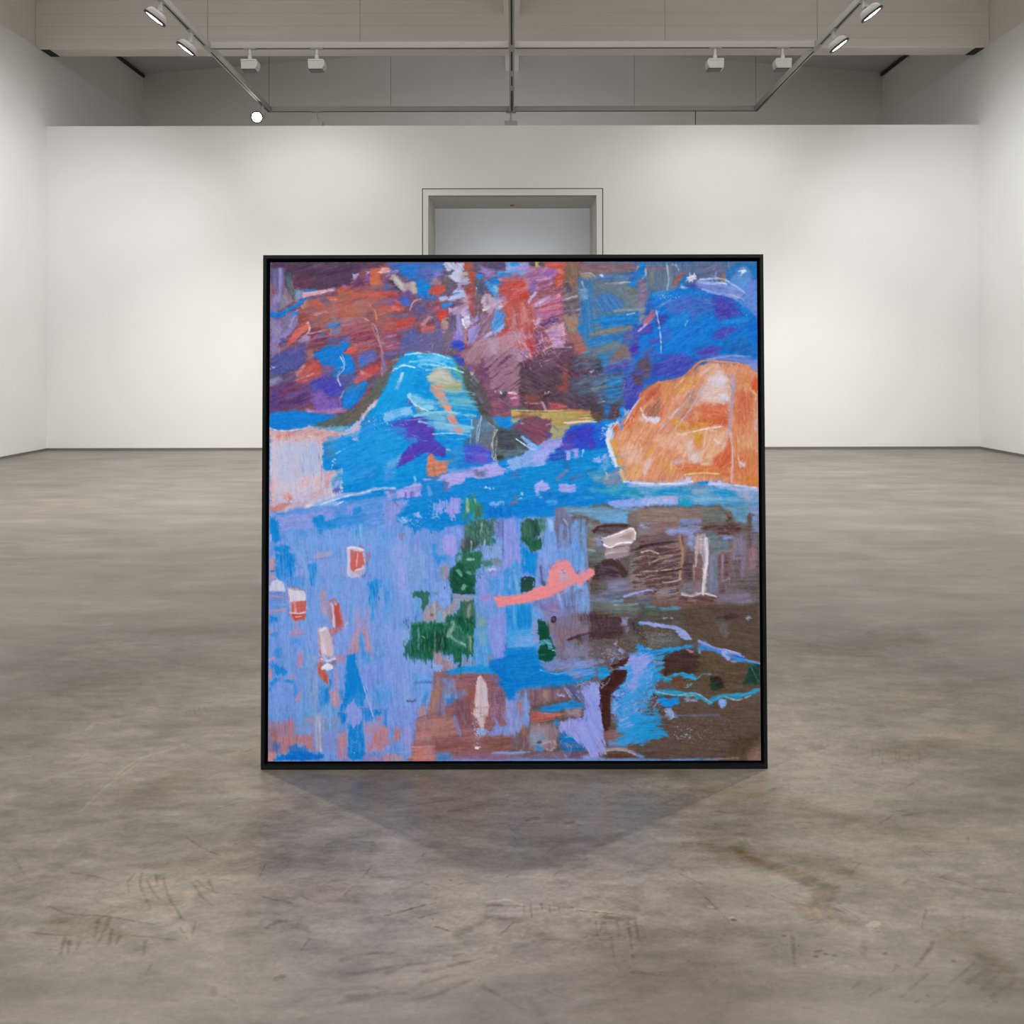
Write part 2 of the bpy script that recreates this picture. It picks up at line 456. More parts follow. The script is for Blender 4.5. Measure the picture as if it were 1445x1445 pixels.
    s('275 165 278 200', 36, 'c9b84a', f=.9)
    s('330 185 350 200', 40, '57585c', f=2)
    p('360 165 600 165 600 240 580 400 520 440 460 420 470 340 540 260 380 230', 'be5140', f=1.6, r=1.8, var=.08)
    p('200 220 380 220 540 250 470 340 440 420 300 470 180 450 120 330', '9a6a96', f=2, r=2, var=.12, ang=-22, ln=20)
    s('380 300 470 260', 50, '8a5aa0', f=2)
    s('270 360 440 340', 14, 'b99cc6', f=1)
    s('260 460 440 390', 20, 'bb9ab6', f=1.5)
    s('500 250 550 270', 40, 'dc8c80', f=1.5)
    p('270 400 420 360 420 410 300 440', '8a4f66', f=1.5)
    p('90 340 190 350 200 440 100 430', 'b0788a', f=2.5, var=.1)
    p('190 400 260 380 260 480 190 500', '6f62a8', f=2)
    p('0 390 130 370 190 480 180 600 0 640', 'c1453c', f=2, r=2, var=.09, ang=-20)
    s('30 500 180 440', 26, 'c87a80', f=1.5)
    p('0 620 260 560 270 800 250 1000 150 1200 0 1250', 'ad5a58', f=2.5, r=2, var=.12, ang=80, ln=26)
    s('20 700 40 930', 36, 'a8788a', f=2)
    s('130 680 140 800', 16, 'c9909a', f=1.2)
    p('220 590 540 500 560 730 300 840 260 740', '9c5f80', f=2, r=1.6, var=.14, ang=-18, ln=24)
    s('180 610 260 500', 30, 'bda8cc', f=1.2)
    s('270 630 420 550', 40, 'b49ac2', f=2)
    s('290 700 540 620', 16, 'c487a0', f=1)
    s('330 660 540 600', 26, 'a83f52', f=1.5)
    s('350 730 550 650', 40, 'b04a56', f=2)
    s('510 540 520 530', 40, 'd88c90', f=1.2)
    s('270 760 550 700', 26, 'a36a9a', f=1.2)
    p('310 850 440 760 490 770 530 830 380 890', '5d3a72', f=1, r=1.4, var=.06)
    s('280 850 300 800', 40, 'c9a2c0', f=1.5)
    p('360 920 560 820 590 950 580 1070 480 1170 430 1050', 'b58cb0', f=1.6, r=1.8, var=.13, ang=-10, ln=16)
    s('520 880 560 880 590 1060', 30, 'd8a6ac', w2=12, f=1.2)
    p('540 980 580 1000 580 1060 550 1050', '8a5060', f=1.5)
    p('0 950 120 900 140 1060 60 1060 0 1080', 'b88fa8', f=2, var=.1)
    s('10 1040 200 980', 50, 'bc7f8c', f=2)
    p('250 930 330 890 440 1050 420 1130 280 1180 240 1060', '7d4c68', f=2, r=1.5, var=.1, ang=60)
    s('330 960 345 1060', 14, 'b08ab4', f=1)
    s('370 1010 420 1050', 30, 'b86a60', f=1.5)
    p('130 1060 240 1020 250 1200 210 1250 120 1150', 'bc4d52', f=1.6, var=.09, ang=60)
    s('140 1070 220 1240', 26, 'd298a0', f=1.2)
    s('270 1200 450 1080', 14, 'd0969a', f=.9)
    p('450 1030 590 1030 560 1140 490 1180', 'b08cb8', f=1.6, r=1.6, var=.13, ang=10)
    p('0 1110 200 1130 190 1260 0 1300', '9a7898', f=2, r=2, var=.15, ang=40, ln=6)
    p('600 1040 700 1080 680 1190 590 1150', '6a4a5e', f=1.5)
    s('600 1110 660 1105', 18, 'b09ab6', f=1)
    # olive / blue panel
    p('590 170 760 170 780 300 760 440 560 440 580 300', '7a6355', f=2, r=1.6, var=.07, ang=80)
    p('760 165 1450 165 1360 260 960 300 740 280', '7c626a', f=2, r=1.5, var=.07, ang=3)
    p('560 440 760 440 740 600 560 620', '6f6268', f=2, r=2, var=.1)
    s('600 420 640 470', 60, '504a5a', f=2)
    s('690 370 720 440', 60, '8f6a56', f=3)
    s('560 580 700 540', 26, 'c0aeb8', f=1.5, r=1.2)
    p('740 270 880 300 940 350 780 350', '8d8578', f=1.6)
    s('770 290 860 280 920 320', 16, 'b3ab98', f=1)
    p('940 310 1370 290 1310 350 1000 370 940 350', '5476a8', f=1.6, r=1.4, var=.1, ang=-3)
    s('980 305 995 315', 26, 'c0d4ec')
    s('1000 400 1320 385', 26, 'a596a6', f=1.2)
    s('1180 392 1290 380', 14, 'd0c8dc', f=.8)
    p('740 340 900 350 920 440 920 1010 800 1020 730 900 740 600', '3d76ac', f=2.5, r=2, var=.07, ang=85)
    p('900 380 1400 420 1400 700 1100 720 960 820 900 620', '64747e', f=3, r=2, var=.05, ang=30)
    p('960 500 1080 490 1240 600 1220 690 1080 720 960 740 900 600', '3f74b4', f=3.5, r=2, var=.06, ang=60)
    p('1240 440 1400 470 1390 660 1260 650', '6c7678', f=4)
    s('770 380 790 430', 20, 'b6b0a8', f=1)
    p('740 460 820 440 830 560 750 570', '7f9cba', f=2, r=2, var=.15, ln=4)
    p('570 600 720 590 740 740 620 760 570 700', '67606c', f=2, r=2, var=.14, ln=5)
    s('720 690 750 680', 20, 'b6a2b8', f=1)
    p('560 760 740 740 740 980 660 1000 590 930', '8d7a6c', f=2, r=2, var=.09, ang=70)
    s('630 830 700 870', 60, '9c7860', f=3)
    p('890 810 960 760 1440 720 1445 850 1350 850 1000 900 960 840', '1878c4', f=1.8, r=1.5, var=.07, ang=-8, ln=24)
    s('1130 700 1420 680', 26, '8c9a9a', f=2)
    s('1270 745 1350 725', 16, 'a0c0dc', f=1)
    p('720 870 800 870 840 950 790 970 730 920', '1a78c2', f=1.8)
    s('860 990 1000 945 1300 890', 50, '7f7468', w2=60, f=1.8, var=.07)
    p('820 1000 1240 930 1260 1010 1140 1070 900 1140 800 1060', '2f78b8', f=2, r=1.5, var=.09, ang=-12)
    s('900 1160 1150 1080', 90, '67747c', f=3, var=.08)
    p('650 960 740 930 720 990', 'a85a50', f=1.6)
    p('680 1030 790 1040 830 1120 780 1170 700 1130', '9a6a60', f=1.8, var=.08)
    s('770 1130 800 1120', 40, 'bc5a4c', f=1.5)
    p('960 1190 1080 1170 1080 1250 1010 1340 960 1260', '2488c8', f=1.8, var=.06)
    p('1060 1200 1300 1130 1330 1270 1200 1300 1080 1300', '6b6b94', f=3, var=.09)
    p('1200 1080 1300 1060 1290 1200 1130 1260 1130 1200', '84685e', f=2.5, var=.06)
    p('1060 1310 1300 1260 1330 1330 1250 1445 1060 1445 1000 1380', '3c5cae', f=3, var=.09, ang=-15)
    s('1070 1330 1250 1300', 50, '5a4aa4', f=2)
    p('1340 910 1445 870 1445 960 1400 1010 1320 1010', '4f46ac', f=1.8, var=.08)
    p('1220 960 1330 920 1320 1020 1240 1050', '5a589e', f=2)
    p('1290 1110 1400 1030 1445 1080 1380 1190 1310 1220', '4b34a4', f=1.8, var=.06)
    s('1360 1240 1430 1180', 70, '1f68c8', f=2)
    p('1380 1290 1445 1240 1445 1445 1340 1445', '5e4a5c', f=2.5)
    s('1390 930 1430 900', 22, '9a9ade', f=1)
    p('1290 400 1370 330 1400 230 1445 175 1445 330 1400 340 1360 440 1300 430', '0c7bce', r=1.1, var=.02)
    s('1445 165 1390 210 1370 260', 16, 'c9cfe0', f=1)
    p('1400 340 1445 330 1445 640 1390 640', '8f8a98', f=2, ang=90)
    s('1440 500 1420 640', 50, '9d7a84', f=3)
    # dark plum lower part
    p('0 1290 200 1250 270 1190 470 1160 700 1200 960 1260 1000 1370 960 1445 0 1445', '5b3f50', f=2.5, r=2.5, var=.08, ang=40, ln=8)
    p('190 1260 480 1170 560 1340 300 1400', '64465a', f=4, var=.07)
    s('440 1160 600 1150', 90, '5c4254', f=3)
    p('640 1200 960 1230 980 1360 700 1380', '565066', f=4, r=2, var=.12, ln=6)
    p('870 1260 990 1240 1000 1380 900 1410', '3f4658', f=2.5, var=.1)
    s('590 1300 600 1445', 60, '7c4a46', f=2.5)
    s('510 1310 620 1370', 9, 'a0708a', f=.6)
    s('150 1440 200 1370 210 1340', 10, 'c6a2b4', f=.6)
    dots('780 1340 920 1420', 4, 'd0d8e8', 1.2)
    dots('0 1100 200 1300', 40, 'c9b2cc', .9)
    # ---- row 1, tile 4
    tile(900, 350, ang=-20)
    p('0 155 1310 150 1300 420 600 470 450 430 330 500 160 500 60 640 0 700', '566f92', f=3, r=2, var=.07, ang=90)
    p('60 190 420 190 400 470 150 480', '63768a', f=4, var=.06, ang=90)
    p('0 170 60 165 60 330 0 340', '1379c4', f=1)
    s('65 230 70 300 30 340', 12, 'c6d2e4', f=.8)
    p('0 340 60 330 90 600 0 680', '84728a', f=2.5, var=.1, r=2)
    s('130 280 135 430', 30, '7c7c74', f=2)
    s('90 240 370 215', 30, '7f6a78', f=2)
    s('300 190 320 350 300 500', 18, '8fb0c4', f=.9)
    s('340 185 400 195 430 240', 12, 'a9b0c4', f=.7)
    p('380 350 440 290 500 260 500 310 440 390 370 420', '9c5a50', f=1.4)
    p('430 380 500 280 540 300 520 380 600 400 600 470 440 450', '2070b8', f=1.6)
    p('620 170 940 170 940 370 800 360 660 340', '626a8c', f=4, var=.05)
    s('800 220 835 240 835 360', 12, '9aa6c4', f=.9)
    s('920 310 925 370', 50, '8a6a5a', f=2)
    s('945 300 945 370', 14, 'a09478', f=.9)
    p('950 260 1080 170 1310 160 1310 350 1230 360 1200 220 1100 210 960 390', '1a72ba', f=2, r=1.5, var=.05)
    p('960 400 1020 340 1100 225 1150 210 1195 225 1235 350 1300 360 1300 780 1200 730 1130 680 1080 600 1010 530 840 520 740 490 700 460', '5a86d4', f=1.2, r=1, var=.04, ang=50)
    p('1170 380 1300 360 1300 780 1210 720 1180 600', '6488d4', f=4, var=.04)
    p('980 400 1130 250 1190 260 1180 420 1100 470', '5490d4', f=3, ang=-45)
    p('600 400 650 345 720 350 840 390 960 400 1120 450 1140 560 1010 540 840 520 740 490 630 440', '7f92d2', f=1, r=.8, var=.06, ang=12, ln=20)
    s('640 430 800 450 960 450', 14, '4c6cb8', f=1)
    s('640 370 800 400 900 385 960 410', 18, 'a2b4e4', f=1)
    s('860 385 960 400', 14, 'dfe6f4', f=.8)
    s('700 460 860 510 1080 560', 18, '93a4e0', f=1)
    s('1010 520 1140 570', 16, 'a9b4e0', f=.9)
    p('1090 250 1160 230 1180 260 1130 300 1075 370 1110 290', 'c3d6f2', f=.8, r=.6)
    s('1110 290 1075 360', 8, 'e9f0fa')
    p('520 330 560 300 610 310 625 345 590 370 530 365', 'c6c6e4', r=1.1, f=.9)
    s('545 330 600 320', 20, 'e2e0f0', f=1.2)
    s('530 430 610 420', 56, '54509c', f=1.5)
    p('440 440 470 410 500 430 540 450 490 470', 'b3c6ea', r=1)
    dots('140 460 620 520', 30, 'cfe0f4', .8)
    p('140 520 300 490 440 450 600 450 740 490 860 540 1080 600 1300 770 1310 1260 1000 1210 600 1240 440 1445 100 1445 150 1300 170 1150 0 1240 0 900 150 800 180 700 130 600', '0d74cc', f=1.5, r=1.6, var=.05, ang=-30)
    s('160 530 280 510', 60, '2a86cc', f=2.5)
    s('210 655 340 580', 22, '8a94cc', f=1.4)
    p('380 570 560 520 830 540 830 700 640 760 600 830 520 770 400 760 360 640', '3b66ba', f=3.5, r=2, var=.06)
    p('270 640 440 580 420 720 300 720', '4468bc', f=3.5)
    p('820 540 1020 560 1080 650 1150 750 920 800 850 780 820 650', '4a44ac', f=2.2, r=1.6, var=.05, ang=50)
    p('850 690 1000 690 990 780 900 800', '44389a', f=3)
    s('910 790 915 840', 50, '3b56b4', f=2)
    p('780 1030 870 900 1000 870 1100 910 940 1010', '4a48b0', f=2, r=1.2, var=.05)
    p('600 1140 800 1080 920 1110 880 1180 740 1230 680 1240', '4b4aae', f=2, var=.05)
    p('930 1040 1240 1000 1280 1210 1000 1200', '1f6cba', f=3.5, var=.05)
    p('1170 800 1310 790 1310 1080 1220 1060', '0a6ccc', f=3)
    s('930 830 1180 790', 60, '1c86d8', f=3)
    s('390 830 500 760', 100, '1a80d4', f=4)
    p('170 760 300 740 320 780 240 880 180 870', '44419e', f=1.8, var=.05)
    p('0 860 150 850 140 940 60 970 0 960', '4a42a4', f=1.8, var=.08)
    p('220 880 380 880 380 1000 280 1080 240 1000', '2a6cc8', f=2.5)
    p('100 1020 240 1010 220 1060 120 1080', '4b4eac', f=2)
    p('20 1180 130 1090 160 1140 60 1210', '5a549a', f=2)
    s('180 1200 240 1190', 36, '3f56b4', f=2)
    p('120 1300 280 1210 560 1180 640 1250 520 1400 420 1445 90 1445', '3f49aa', f=3, r=2, var=.06)
    p('280 1210 480 1170 540 1220 400 1310', '4a4cb0', f=3)
    p('0 1250 100 1200 130 1300 100 1445 0 1445', '62505c', f=3, var=.06)
    p('30 850 60 790 150 690 165 720 150 800 90 860', 'c06a74', r=1.2, f=1, var=.08)
    p('0 660 70 670 50 780 0 850', '8a8c96', f=2, var=.1)
    s('0 920 80 850', 20, 'b9a4d4', f=1)
    s('180 700 220 880 240 1180', 9, '88b2dc', f=.5)
    s('530 810 500 880', 9, 'a9d0f0', f=.6)
    dots('160 500 320 600', 14, 'b6d6f2', .8)
    dots('920 780 1180 900', 12, '8cc2f0', .7)
    dots('1170 730 1190 760', 2, 'd6e6fa', 1.1)
    # scratches over row 1
    tile(0, 0, 1)
    c.hair('400 430 530 540', 40, 'c79aa4', -20, 18, .9, .5)
    c.hair('700 390 800 520', 70, 'd8b0c4', -25, 20, 1.0, .55)
    c.hair('690 440 790 510', 30, 'e2c4d2', 70, 16, 1.0, .5)
    c.hair('820 470 900 540', 22, '9a8a70', -14, 24, 1.2, .5)
    c.hair('830 400 900 470', 20, '5a9ac8', 80, 20, 1.4, .4)
    c.hair('540 380 640 480', 24, '9a8fc0', -15, 14, 1.0, .5)
    c.hair('640 380 700 470', 24, 'd0c4dc', -50, 14, 1.2, .6)
    c.hair('920 430 1060 500', 26, '2f92e0', -25, 18, 1.4, .45)
    c.hair('910 420 1060 520', 14, '6a66c0', -25, 20, 1.4, .4)
    # ---- row 2, tile 1
    tile(360, 530, ang=-25)
    p('150 0 450 0 440 60 300 130 150 160', '5f5572', f=2, var=.07)
    p('150 60 260 20 280 70 150 150', '8f8cba', f=2)
    p('150 0 260 0 200 50', '565a70', f=2)
    p('410 90 480 0 760 0 720 50 570 130', 'b85a58', f=1.6, var=.09)
    s('420 80 620 0', 12, 'dc9a8e', f=1)
    p('150 160 330 80 570 120 620 170 640 260 600 330 400 400 150 440', '5f3f70', f=2.2, r=2, var=.09, ang=-22, ln=22)
    p('240 170 480 100 560 180 420 230 300 260 250 240', '6e3f60', f=3, var=.08)
    p('150 180 250 170 240 300 200 420 150 430', '553f80', f=3)
    s('330 250 560 170', 30, '5c5494', f=2)
    p('560 100 700 20 900 0 980 100 960 200 930 260 800 280 720 200 640 220', '4a4ca6', f=2, var=.07)
    p('700 90 960 60 950 200 830 270 760 230 700 160', '4746b0', f=2.5, var=.05)
    p('600 210 720 180 800 280 930 260 950 360 960 400 860 440 660 440 620 330', '7558b0', f=2, r=1.6, var=.06, ang=80)
    p('640 240 720 190 770 260 740 400 680 420', '7f5fae', f=3)
    s('560 410 740 420 960 400', 40, 'a87fae', f=1.6, var=.1, w2=50)
    p('860 0 920 0 910 40 860 30', '1a78c8')
    p('900 0 1120 0 1080 90 960 140', '4d5a9c', f=3)
    p('930 280 980 170 1060 110 1130 100 1200 60 1240 100 1190 230 1100 330 1020 400 960 390', '0f78cc', f=1.3, var=.05, ang=-55)
    p('980 130 1120 90 1160 150 1000 200', '3d72ac', f=3)
    p('1060 80 1160 0 1290 0 1250 50 1160 70 1120 120 1080 110', 'bc5a5c', f=1.4)
    s('960 190 920 280', 12, '9ab4d8', f=.8)
    s('890 0 925 130', 9, 'b3c8e4', f=.5)
    p('1250 60 1350 20 1380 60 1260 180', '5a5a76', f=3)
    p('150 430 400 400 560 415 700 440 900 460 760 510 620 570 580 570 460 630 300 620 190 620 150 580', '0f7cd2', f=1, r=1, var=.025, ang=-5)
    p('620 570 780 500 960 450 1010 400 1120 370 1240 230 1330 80 1445 -60 1600 -300 1445 120 1370 220 1290 310 1180 430 1130 520 1010 580 900 600 720 600', '5b6058', f=1.1, r=1, var=.04, ang=-40)
    s('1000 490 1120 440 1200 360', 60, '6a5f56', f=3)
    p('640 590 1010 580 950 640 780 640', '6ea8c6', f=1.6)
    # pale rock under the blue band
    p('150 590 190 625 330 625 460 640 580 580 620 575 640 600 900 640 960 640 1010 600 1130 520 1180 430 1300 290 1420 220 1350 370 1240 420 1180 490 1130 640 1100 690 940 690 800 800 730 770 740 1060 880 1050 950 1060 930 1300 1000 1330 760 1420 700 1500 150 1600', 'c3bdd2', f=1.2, r=1.4, var=.06, ang=85)
    p('150 640 300 630 560 600 640 600 960 650 900 720 740 760 560 780 400 740 150 720', 'c99a9c', f=2.2, r=1.8, var=.06)
    p('240 660 380 650 430 700 300 740 240 720', 'cf8272', f=1.6)
    p('440 720 560 700 530 830 470 800', 'c98f88', f=2)
    p('150 640 240 640 230 760 150 790', 'd0a3a2', f=2)
    p('1040 600 1140 540 1150 640 1090 680 1130 700 1120 770 1070 740 1060 690 960 690', 'bfb2cc', f=1.2, r=1.8)
    s('570 685 610 690', 16, 'eae2e8')
    p('160 800 340 760 380 850 340 1000 160 1020', 'bcbcda', f=2.5)
    p('340 760 440 750 450 1000 350 1000', 'b0b8d8', f=2, ang=90)
    p('450 830 540 830 640 700 700 900 690 1100 560 1130 460 1030', 'a3b8dc', f=2.4, var=.08, ang=88, r=2)
    s('520 880 515 1030', 10, '6a86b8', f=.9)
    s('690 880 685 960', 14, '8a7886', f=1)
    s('715 1020 720 1180', 14, '8f8090', f=1)
    s('340 980 340 1060', 10, '7c7c9c', f=1)
    s('600 900 605 1060', 8, '7f9ac8', f=.8)
    p('360 1050 440 1040 450 1110 400 1110', 'd2978e', f=1.6)
    p('480 1200 540 1130 600 1130 580 1220 500 1260', 'd2a29e', f=1.8)
    p('640 1170 700 1140 710 1260 650 1260', 'cf8f86', f=1.6)
    p('150 1120 330 1040 370 1180 150 1230', 'c8b4c6', f=3)
    p('210 1240 420 1200 460 1260 330 1320 210 1420', 'b6bcdc', f=2.5)
    p('150 1200 220 1200 200 1445 150 1445', 'd3a4a4', f=2)
    p('270 1340 350 1310 410 1350 390 1390 300 1390', 'cf6f66', f=1.3)
    p('440 1300 620 1220 740 1260 700 1400 520 1400', 'bfb6d0', f=3, r=2)
    p('760 1080 850 1070 830 1140 790 1260 740 1280', 'c9a0a8', f=1.5)
    s('720 1300 640 1340', 50, 'd0a6a6', f=2)
    # blue mountain
    p('1600 -240 1580 -180 1445 150 1440 220 1250 410 1180 520 1140 620 1140 730 1100 770 1060 750 1050 690 960 700 880 740 740 760 740 1060 850 1060 950 1040 940 1160 930 1320 1445 1250 1445 800 1800 400', '0b88d6', f=1.1, r=1.3, var=.04, ang=-25)
    p('740 760 880 730 880 890 800 950 760 930', '3f88bc', f=2, var=.06)
    p('860 940 960 980 930 1060 840 1060', '1276cc', f=2)
    s('880 880 970 830', 12, '7cc4ec', f=.8)
    s('1050 1160 1320 1100', 40, '4a96da', f=2.5, dry=.4)
    p('1100 1050 1445 990 1445 1130 1120 1130', '2388d4', f=3)
    p('860 1150 940 1060 940 1290 870 1290 820 1200', '4d96d0', f=1.6, var=.1)
    s('940 1050 930 1270', 14, 'dcd4e8', f=.8)
    s('860 1280 900 1180', 30, 'a8a4dc', f=1.5)
    p('840 1270 920 1260 910 1310 860 1320', '5a66bc', f=1.2)
    p('1230 430 1300 430 1260 560 1180 620 1160 560', '2f80c4', f=1.6, r=2)
    s('1440 450 1400 430', 90, 'b0c4e4', f=1.3, r=1.8, dry=.35)
    s('1390 560 1380 600', 40, 'a3c0e4', f=1.2, r=1.5)
    dots('1200 420 1440 640', 40, 'a8d6f2', .8)
    dots('820 930 880 1040', 8, 'e2f0fa', 1.2)
    dots('1040 860 1340 1080', 16, '7cc0ee', .7)
    # pale shore line under the mountain
    s('720 1430 800 1400 960 1340 1160 1320 1300 1270 1460 1245 1640 1215', 46, '93aee6', f=1.4, w2=30)
    s('740 1440 960 1360 1180 1310 1450 1245', 12, 'cfd8f2', f=.8)
    # ---- row 2, tile 2 (peak)
    tile(540, 530, ang=-8)
    p('-80 300 60 30 80 -20 200 -160 340 -240 560 -220 760 -180 850 -60 960 180 1060 380 1080 500 960 480 960 690 880 720 880 960 720 1060 470 1080 430 1180 130 1260 -80 1270', '0c8ed8', f=1.2, r=1.3, var=.035, ang=-8)
    p('300 -220 560 -230 760 -190 820 -100 700 -110 500 -130 300 -100 160 -80', '2aa4e0', f=2.2, var=.08, ang=8)
    s('300 -140 540 -160 740 -130', 20, '8fd2ee', f=1.2, dry=.35)
    s('120 -60 400 -110 640 -90', 18, '9ad4ec', f=1.2, dry=.4)
    s('330 -195 480 -175 620 -200', 14, '9ad8f0', f=1, dry=.35)
    s('220 -190 330 -230 560 -222', 16, 'a8dcf0', f=1, dry=.3)
    c.hair('100 -220 760 60', 40, 'a4dcf2', 6, 120, 10, .6)
    p('480 30 560 -60 640 -100 730 -60 750 40 860 60 880 180 800 220 640 220 540 200', 'a5ac9e', f=2, r=1.6, var=.06, ang=12)
    p('540 -20 620 -50 680 -40 640 20 500 30', 'c0bfb6', f=2)
    p('640 120 840 100 870 200 760 210 680 190', 'a3a878', f=2.5, var=.06)
    p('740 -90 830 -100 880 -40 900 60 800 30', '57a894', f=2.5)
    p('860 40 960 180 1040 360 960 320 880 220', '61969e', f=3)
    p('540 170 640 140 660 210 740 360 700 400 640 370 580 270', 'd4917f', f=1.6, r=1.2, var=.05)
    p('540 150 640 130 640 190 560 210', 'c98a6a', f=2)
    p('680 400 780 420 800 500 840 580 800 640 730 540', 'd58a6c', f=1.6, r=1.2, var=.05)
    s('800 600 850 610', 60, 'd4a08c', f=2)
    p('740 230 960 240 1040 330 1060 400 780 400 720 300', '3f9ec4', f=2.2, r=1.4, var=.09, ang=4, ln=26)
    s('760 290 1000 320', 30, '7cb0a8', f=2, dry=.35)
    p('280 210 400 240 420 280 560 290 580 400 420 440 360 380', '7cc0e0', f=2, r=1.6, var=.09, ang=8)
    s('280 220 300 290 400 380', 40, 'a6d2ea', f=1.5)
    s('265 290 300 330', 36, '4a62b4', f=1.2)
    p('355 360 400 370 400 420 370 440', 'a07f86', f=1.1)
    p('400 440 680 410 700 540 960 580 960 660 700 640 560 620 520 520', '6fb0d4', f=2, r=1.6, var=.12, ang=4, ln=30)
    s('520 590 760 580', 16, 'a0a8d4', f=1)
    s('430 410 620 400', 10, '2a78b0', f=.8)
    p('790 470 1060 410 1075 520 840 520', '0e86d2', f=1.6)
    s('840 510 1020 490', 18, '1c98de', f=1.2)
    p('560 620 700 650 960 680 960 720 640 700', '0f8cd6', f=1.5)
    s('640 700 900 720', 24, '6aa8cc', f=1.5, dry=.35)
    p('0 420 110 420 120 480 0 480', 'a9b4e2', f=1.3, r=1.8, dry=.2)
    p('190 410 230 360 290 370 310 430 250 460 200 450', '9ec4ea', f=1.2, r=1.4)
    s('140 130 240 20', 50, '8fc4e8', f=1.5, r=1.4, dry=.3)
    s('20 500 60 620', 14, '7cc0ec', f=.9)
    dots('0 230 120 330', 24, 'bfe4f6', .9)
    c.hair('80 60 330 330', 18, '9ad0ee', -60, 90, 10, .6)
    p('60 530 200 490 380 470 520 530 560 650 540 740 460 720 300 700 260 640 150 610', '3a58be', f=1.6, r=1.4, var=.05)
    p('310 520 380 470 470 500 520 570 480 620 380 610', '55389a', f=1.6)
    p('350 600 540 590 560 680 500 760 430 690', '5742a6', f=1.6, var=.05)
    p('270 640 380 640 400 720 270 740', '5556bc', f=2)
    p('260 720 380 700 520 740 500 760 300 780', '3278c4', f=2)
    p('150 1030 190 930 260 800 400 750 600 750 690 830 660 920 560 890 460 870 300 950', '473cb4', f=1.2, r=1.1, var=.05, ang=-35)
    p('160 1020 260 850 340 920 240 1000', '5b3aa6', f=1.6)
    p('530 770 600 760 640 860 560 880', '3f52c8', f=1.6)
    p('560 820 660 810 650 910 580 880', '4f35ac', f=1.5)
    s('280 780 330 920', 10, '8a70c8', f=.8)
    s('320 600 520 600', 8, '6a6cc0', f=.8)
    p('0 1000 190 880 170 960 100 1040 0 1040', '6fa8dc', f=1.4, r=1.5, dry=.1)
    p('0 1040 140 1040 120 1130 0 1200', '3f92d6', f=2, r=2)
    p('480 880 540 880 560 930 640 960 700 960 720 1060 600 1120 480 1130 470 1070', 'd37e62', f=1.1, r=1.1, var=.05)
    s('550 1010 560 1090', 40, 'a8745e', f=2)
    s('700 970 820 940', 30, 'ac8484', f=1.3, w2=24)
    s('690 835 720 840', 22, 'd8aab4', f=.9)
    p('710 850 880 760 900 930 740 970', '2c8cd0', f=1.6)
    p('700 990 900 960 900 1020 720 1040', '2a86d0', f=1.6, var=.07)
    p('960 480 1080 480 1240 500 1260 600 1200 900 1080 860 900 760 950 690', '5d7a94', f=2, r=1.5, var=.05, ang=85)
    p('900 710 1000 690 1000 780 900 790', '46608a', f=2)
    p('1040 680 1240 580 1200 840 1080 840', '626f80', f=3, var=.05)
    p('1080 790 1200 800 1180 850 1090 850', '74607a', f=2)
    p('880 790 1070 780 1180 860 1200 960 1110 1000 960 990 890 960', '4b55c4', f=1.6, r=1.3, var=.05, ang=10)
    p('1000 870 1140 870 1140 980 1020 970', '6a56c0', f=2.5)
    s('1150 900 1130 905', 30, '3d7ed8', f=1)
    # dark flank of the mountain
    p('760 -180 850 -100 960 -40 1000 100 1080 300 1160 420 1200 500 1240 580 1445 620 1560 680 1630 810 1600 870 1480 910 1380 930 1240 960 1200 900 1210 700 1230 590 1080 480 1060 400 980 200 880 60 820 -60', '545c5c', f=1.5, r=1.3, var=.05, ang=60)
    p('880 0 960 100 1060 300 1180 460 1060 450 960 260 880 120', '4d524a', f=2)
    p('1250 600 1445 640 1445 880 1260 860', '454a56', f=2, r=2, var=.07)
    p('1250 830 1445 820 1560 740 1600 840 1480 900 1380 920 1280 880', '5a7078', f=2, var=.07, r=1.8, dry=.15)
    p('1240 900 1310 890 1330 940 1260 960', '3f3f44', f=1.2)
    p('1440 620 1540 660 1620 790 1590 850 1460 800', '464f54', f=2, var=.06, r=1.6)
    s('1230 620 1190 760 1200 930 1240 960', 12, 'b0aa9c', f=.7)
    s('1250 680 1230 860 1240 960', 10, 'a8a090', f=.7)
    s('970 500 950 760', 9, '9ac0dc', f=.6)
    s('1080 480 1030 600 1020 760', 9, '93b4d4', f=.6)
    s('1150 540 1230 600', 10, '8c9494', f=.7)
    # maroon to the right of the peak
    p('960 20 1100 -200 1445 -200 1445 420 1330 410 1180 460 1100 380 1060 240', '704a66', f=2, r=2, var=.09, ang=30, ln=9)
    p('1020 80 1200 60 1260 200 1100 300 1060 220', '7c4f6a', f=3, var=.1)
    p('1110 300 1280 280 1320 380 1190 440', '8a5468', f=2.2)
    s('970 0 1030 80', 36, 'c0a4bc', f=1.5)
    s('960 60 1010 130', 22, '5a86c0', f=1)
    s('1040 180 1080 300', 36, '6a6494', f=1.6)
    p('1260 170 1350 140 1350 270 1280 260', '483c4e', f=1.5)
    s('1285 190 1290 215', 16, 'f0e8ee', f=.7)
    s('1225 190 1230 200', 12, 'e0d0d8', f=.7)
    p('1350 195 1445 200 1480 210 1540 270 1520 320 1420 310 1360 240', 'b05a78', f=1.2)
    s('1370 205 1440 210', 24, 'f0d6dc', f=.8)
    s('1440 240 1500 250', 26, 'dca0b4', f=1)
    s('1380 300 1500 330', 26, '7a5f80', f=1.5)
    # pale lilac shore blocks
    p('140 1290 260 1230 420 1180 460 1160 600 1150 740 1060 900 1040 1120 1000 1240 980 1340 1060 1330 1120 1140 1150 900 1160 860 1220 720 1250 680 1180 560 1180 440 1190 400 1380 140 1445', '9f9fde', f=1.3, r=1.6, var=.06, dry=.12)
    p('670 1140 880 1080 890 1180 720 1250', 'b0a8e6', f=1)
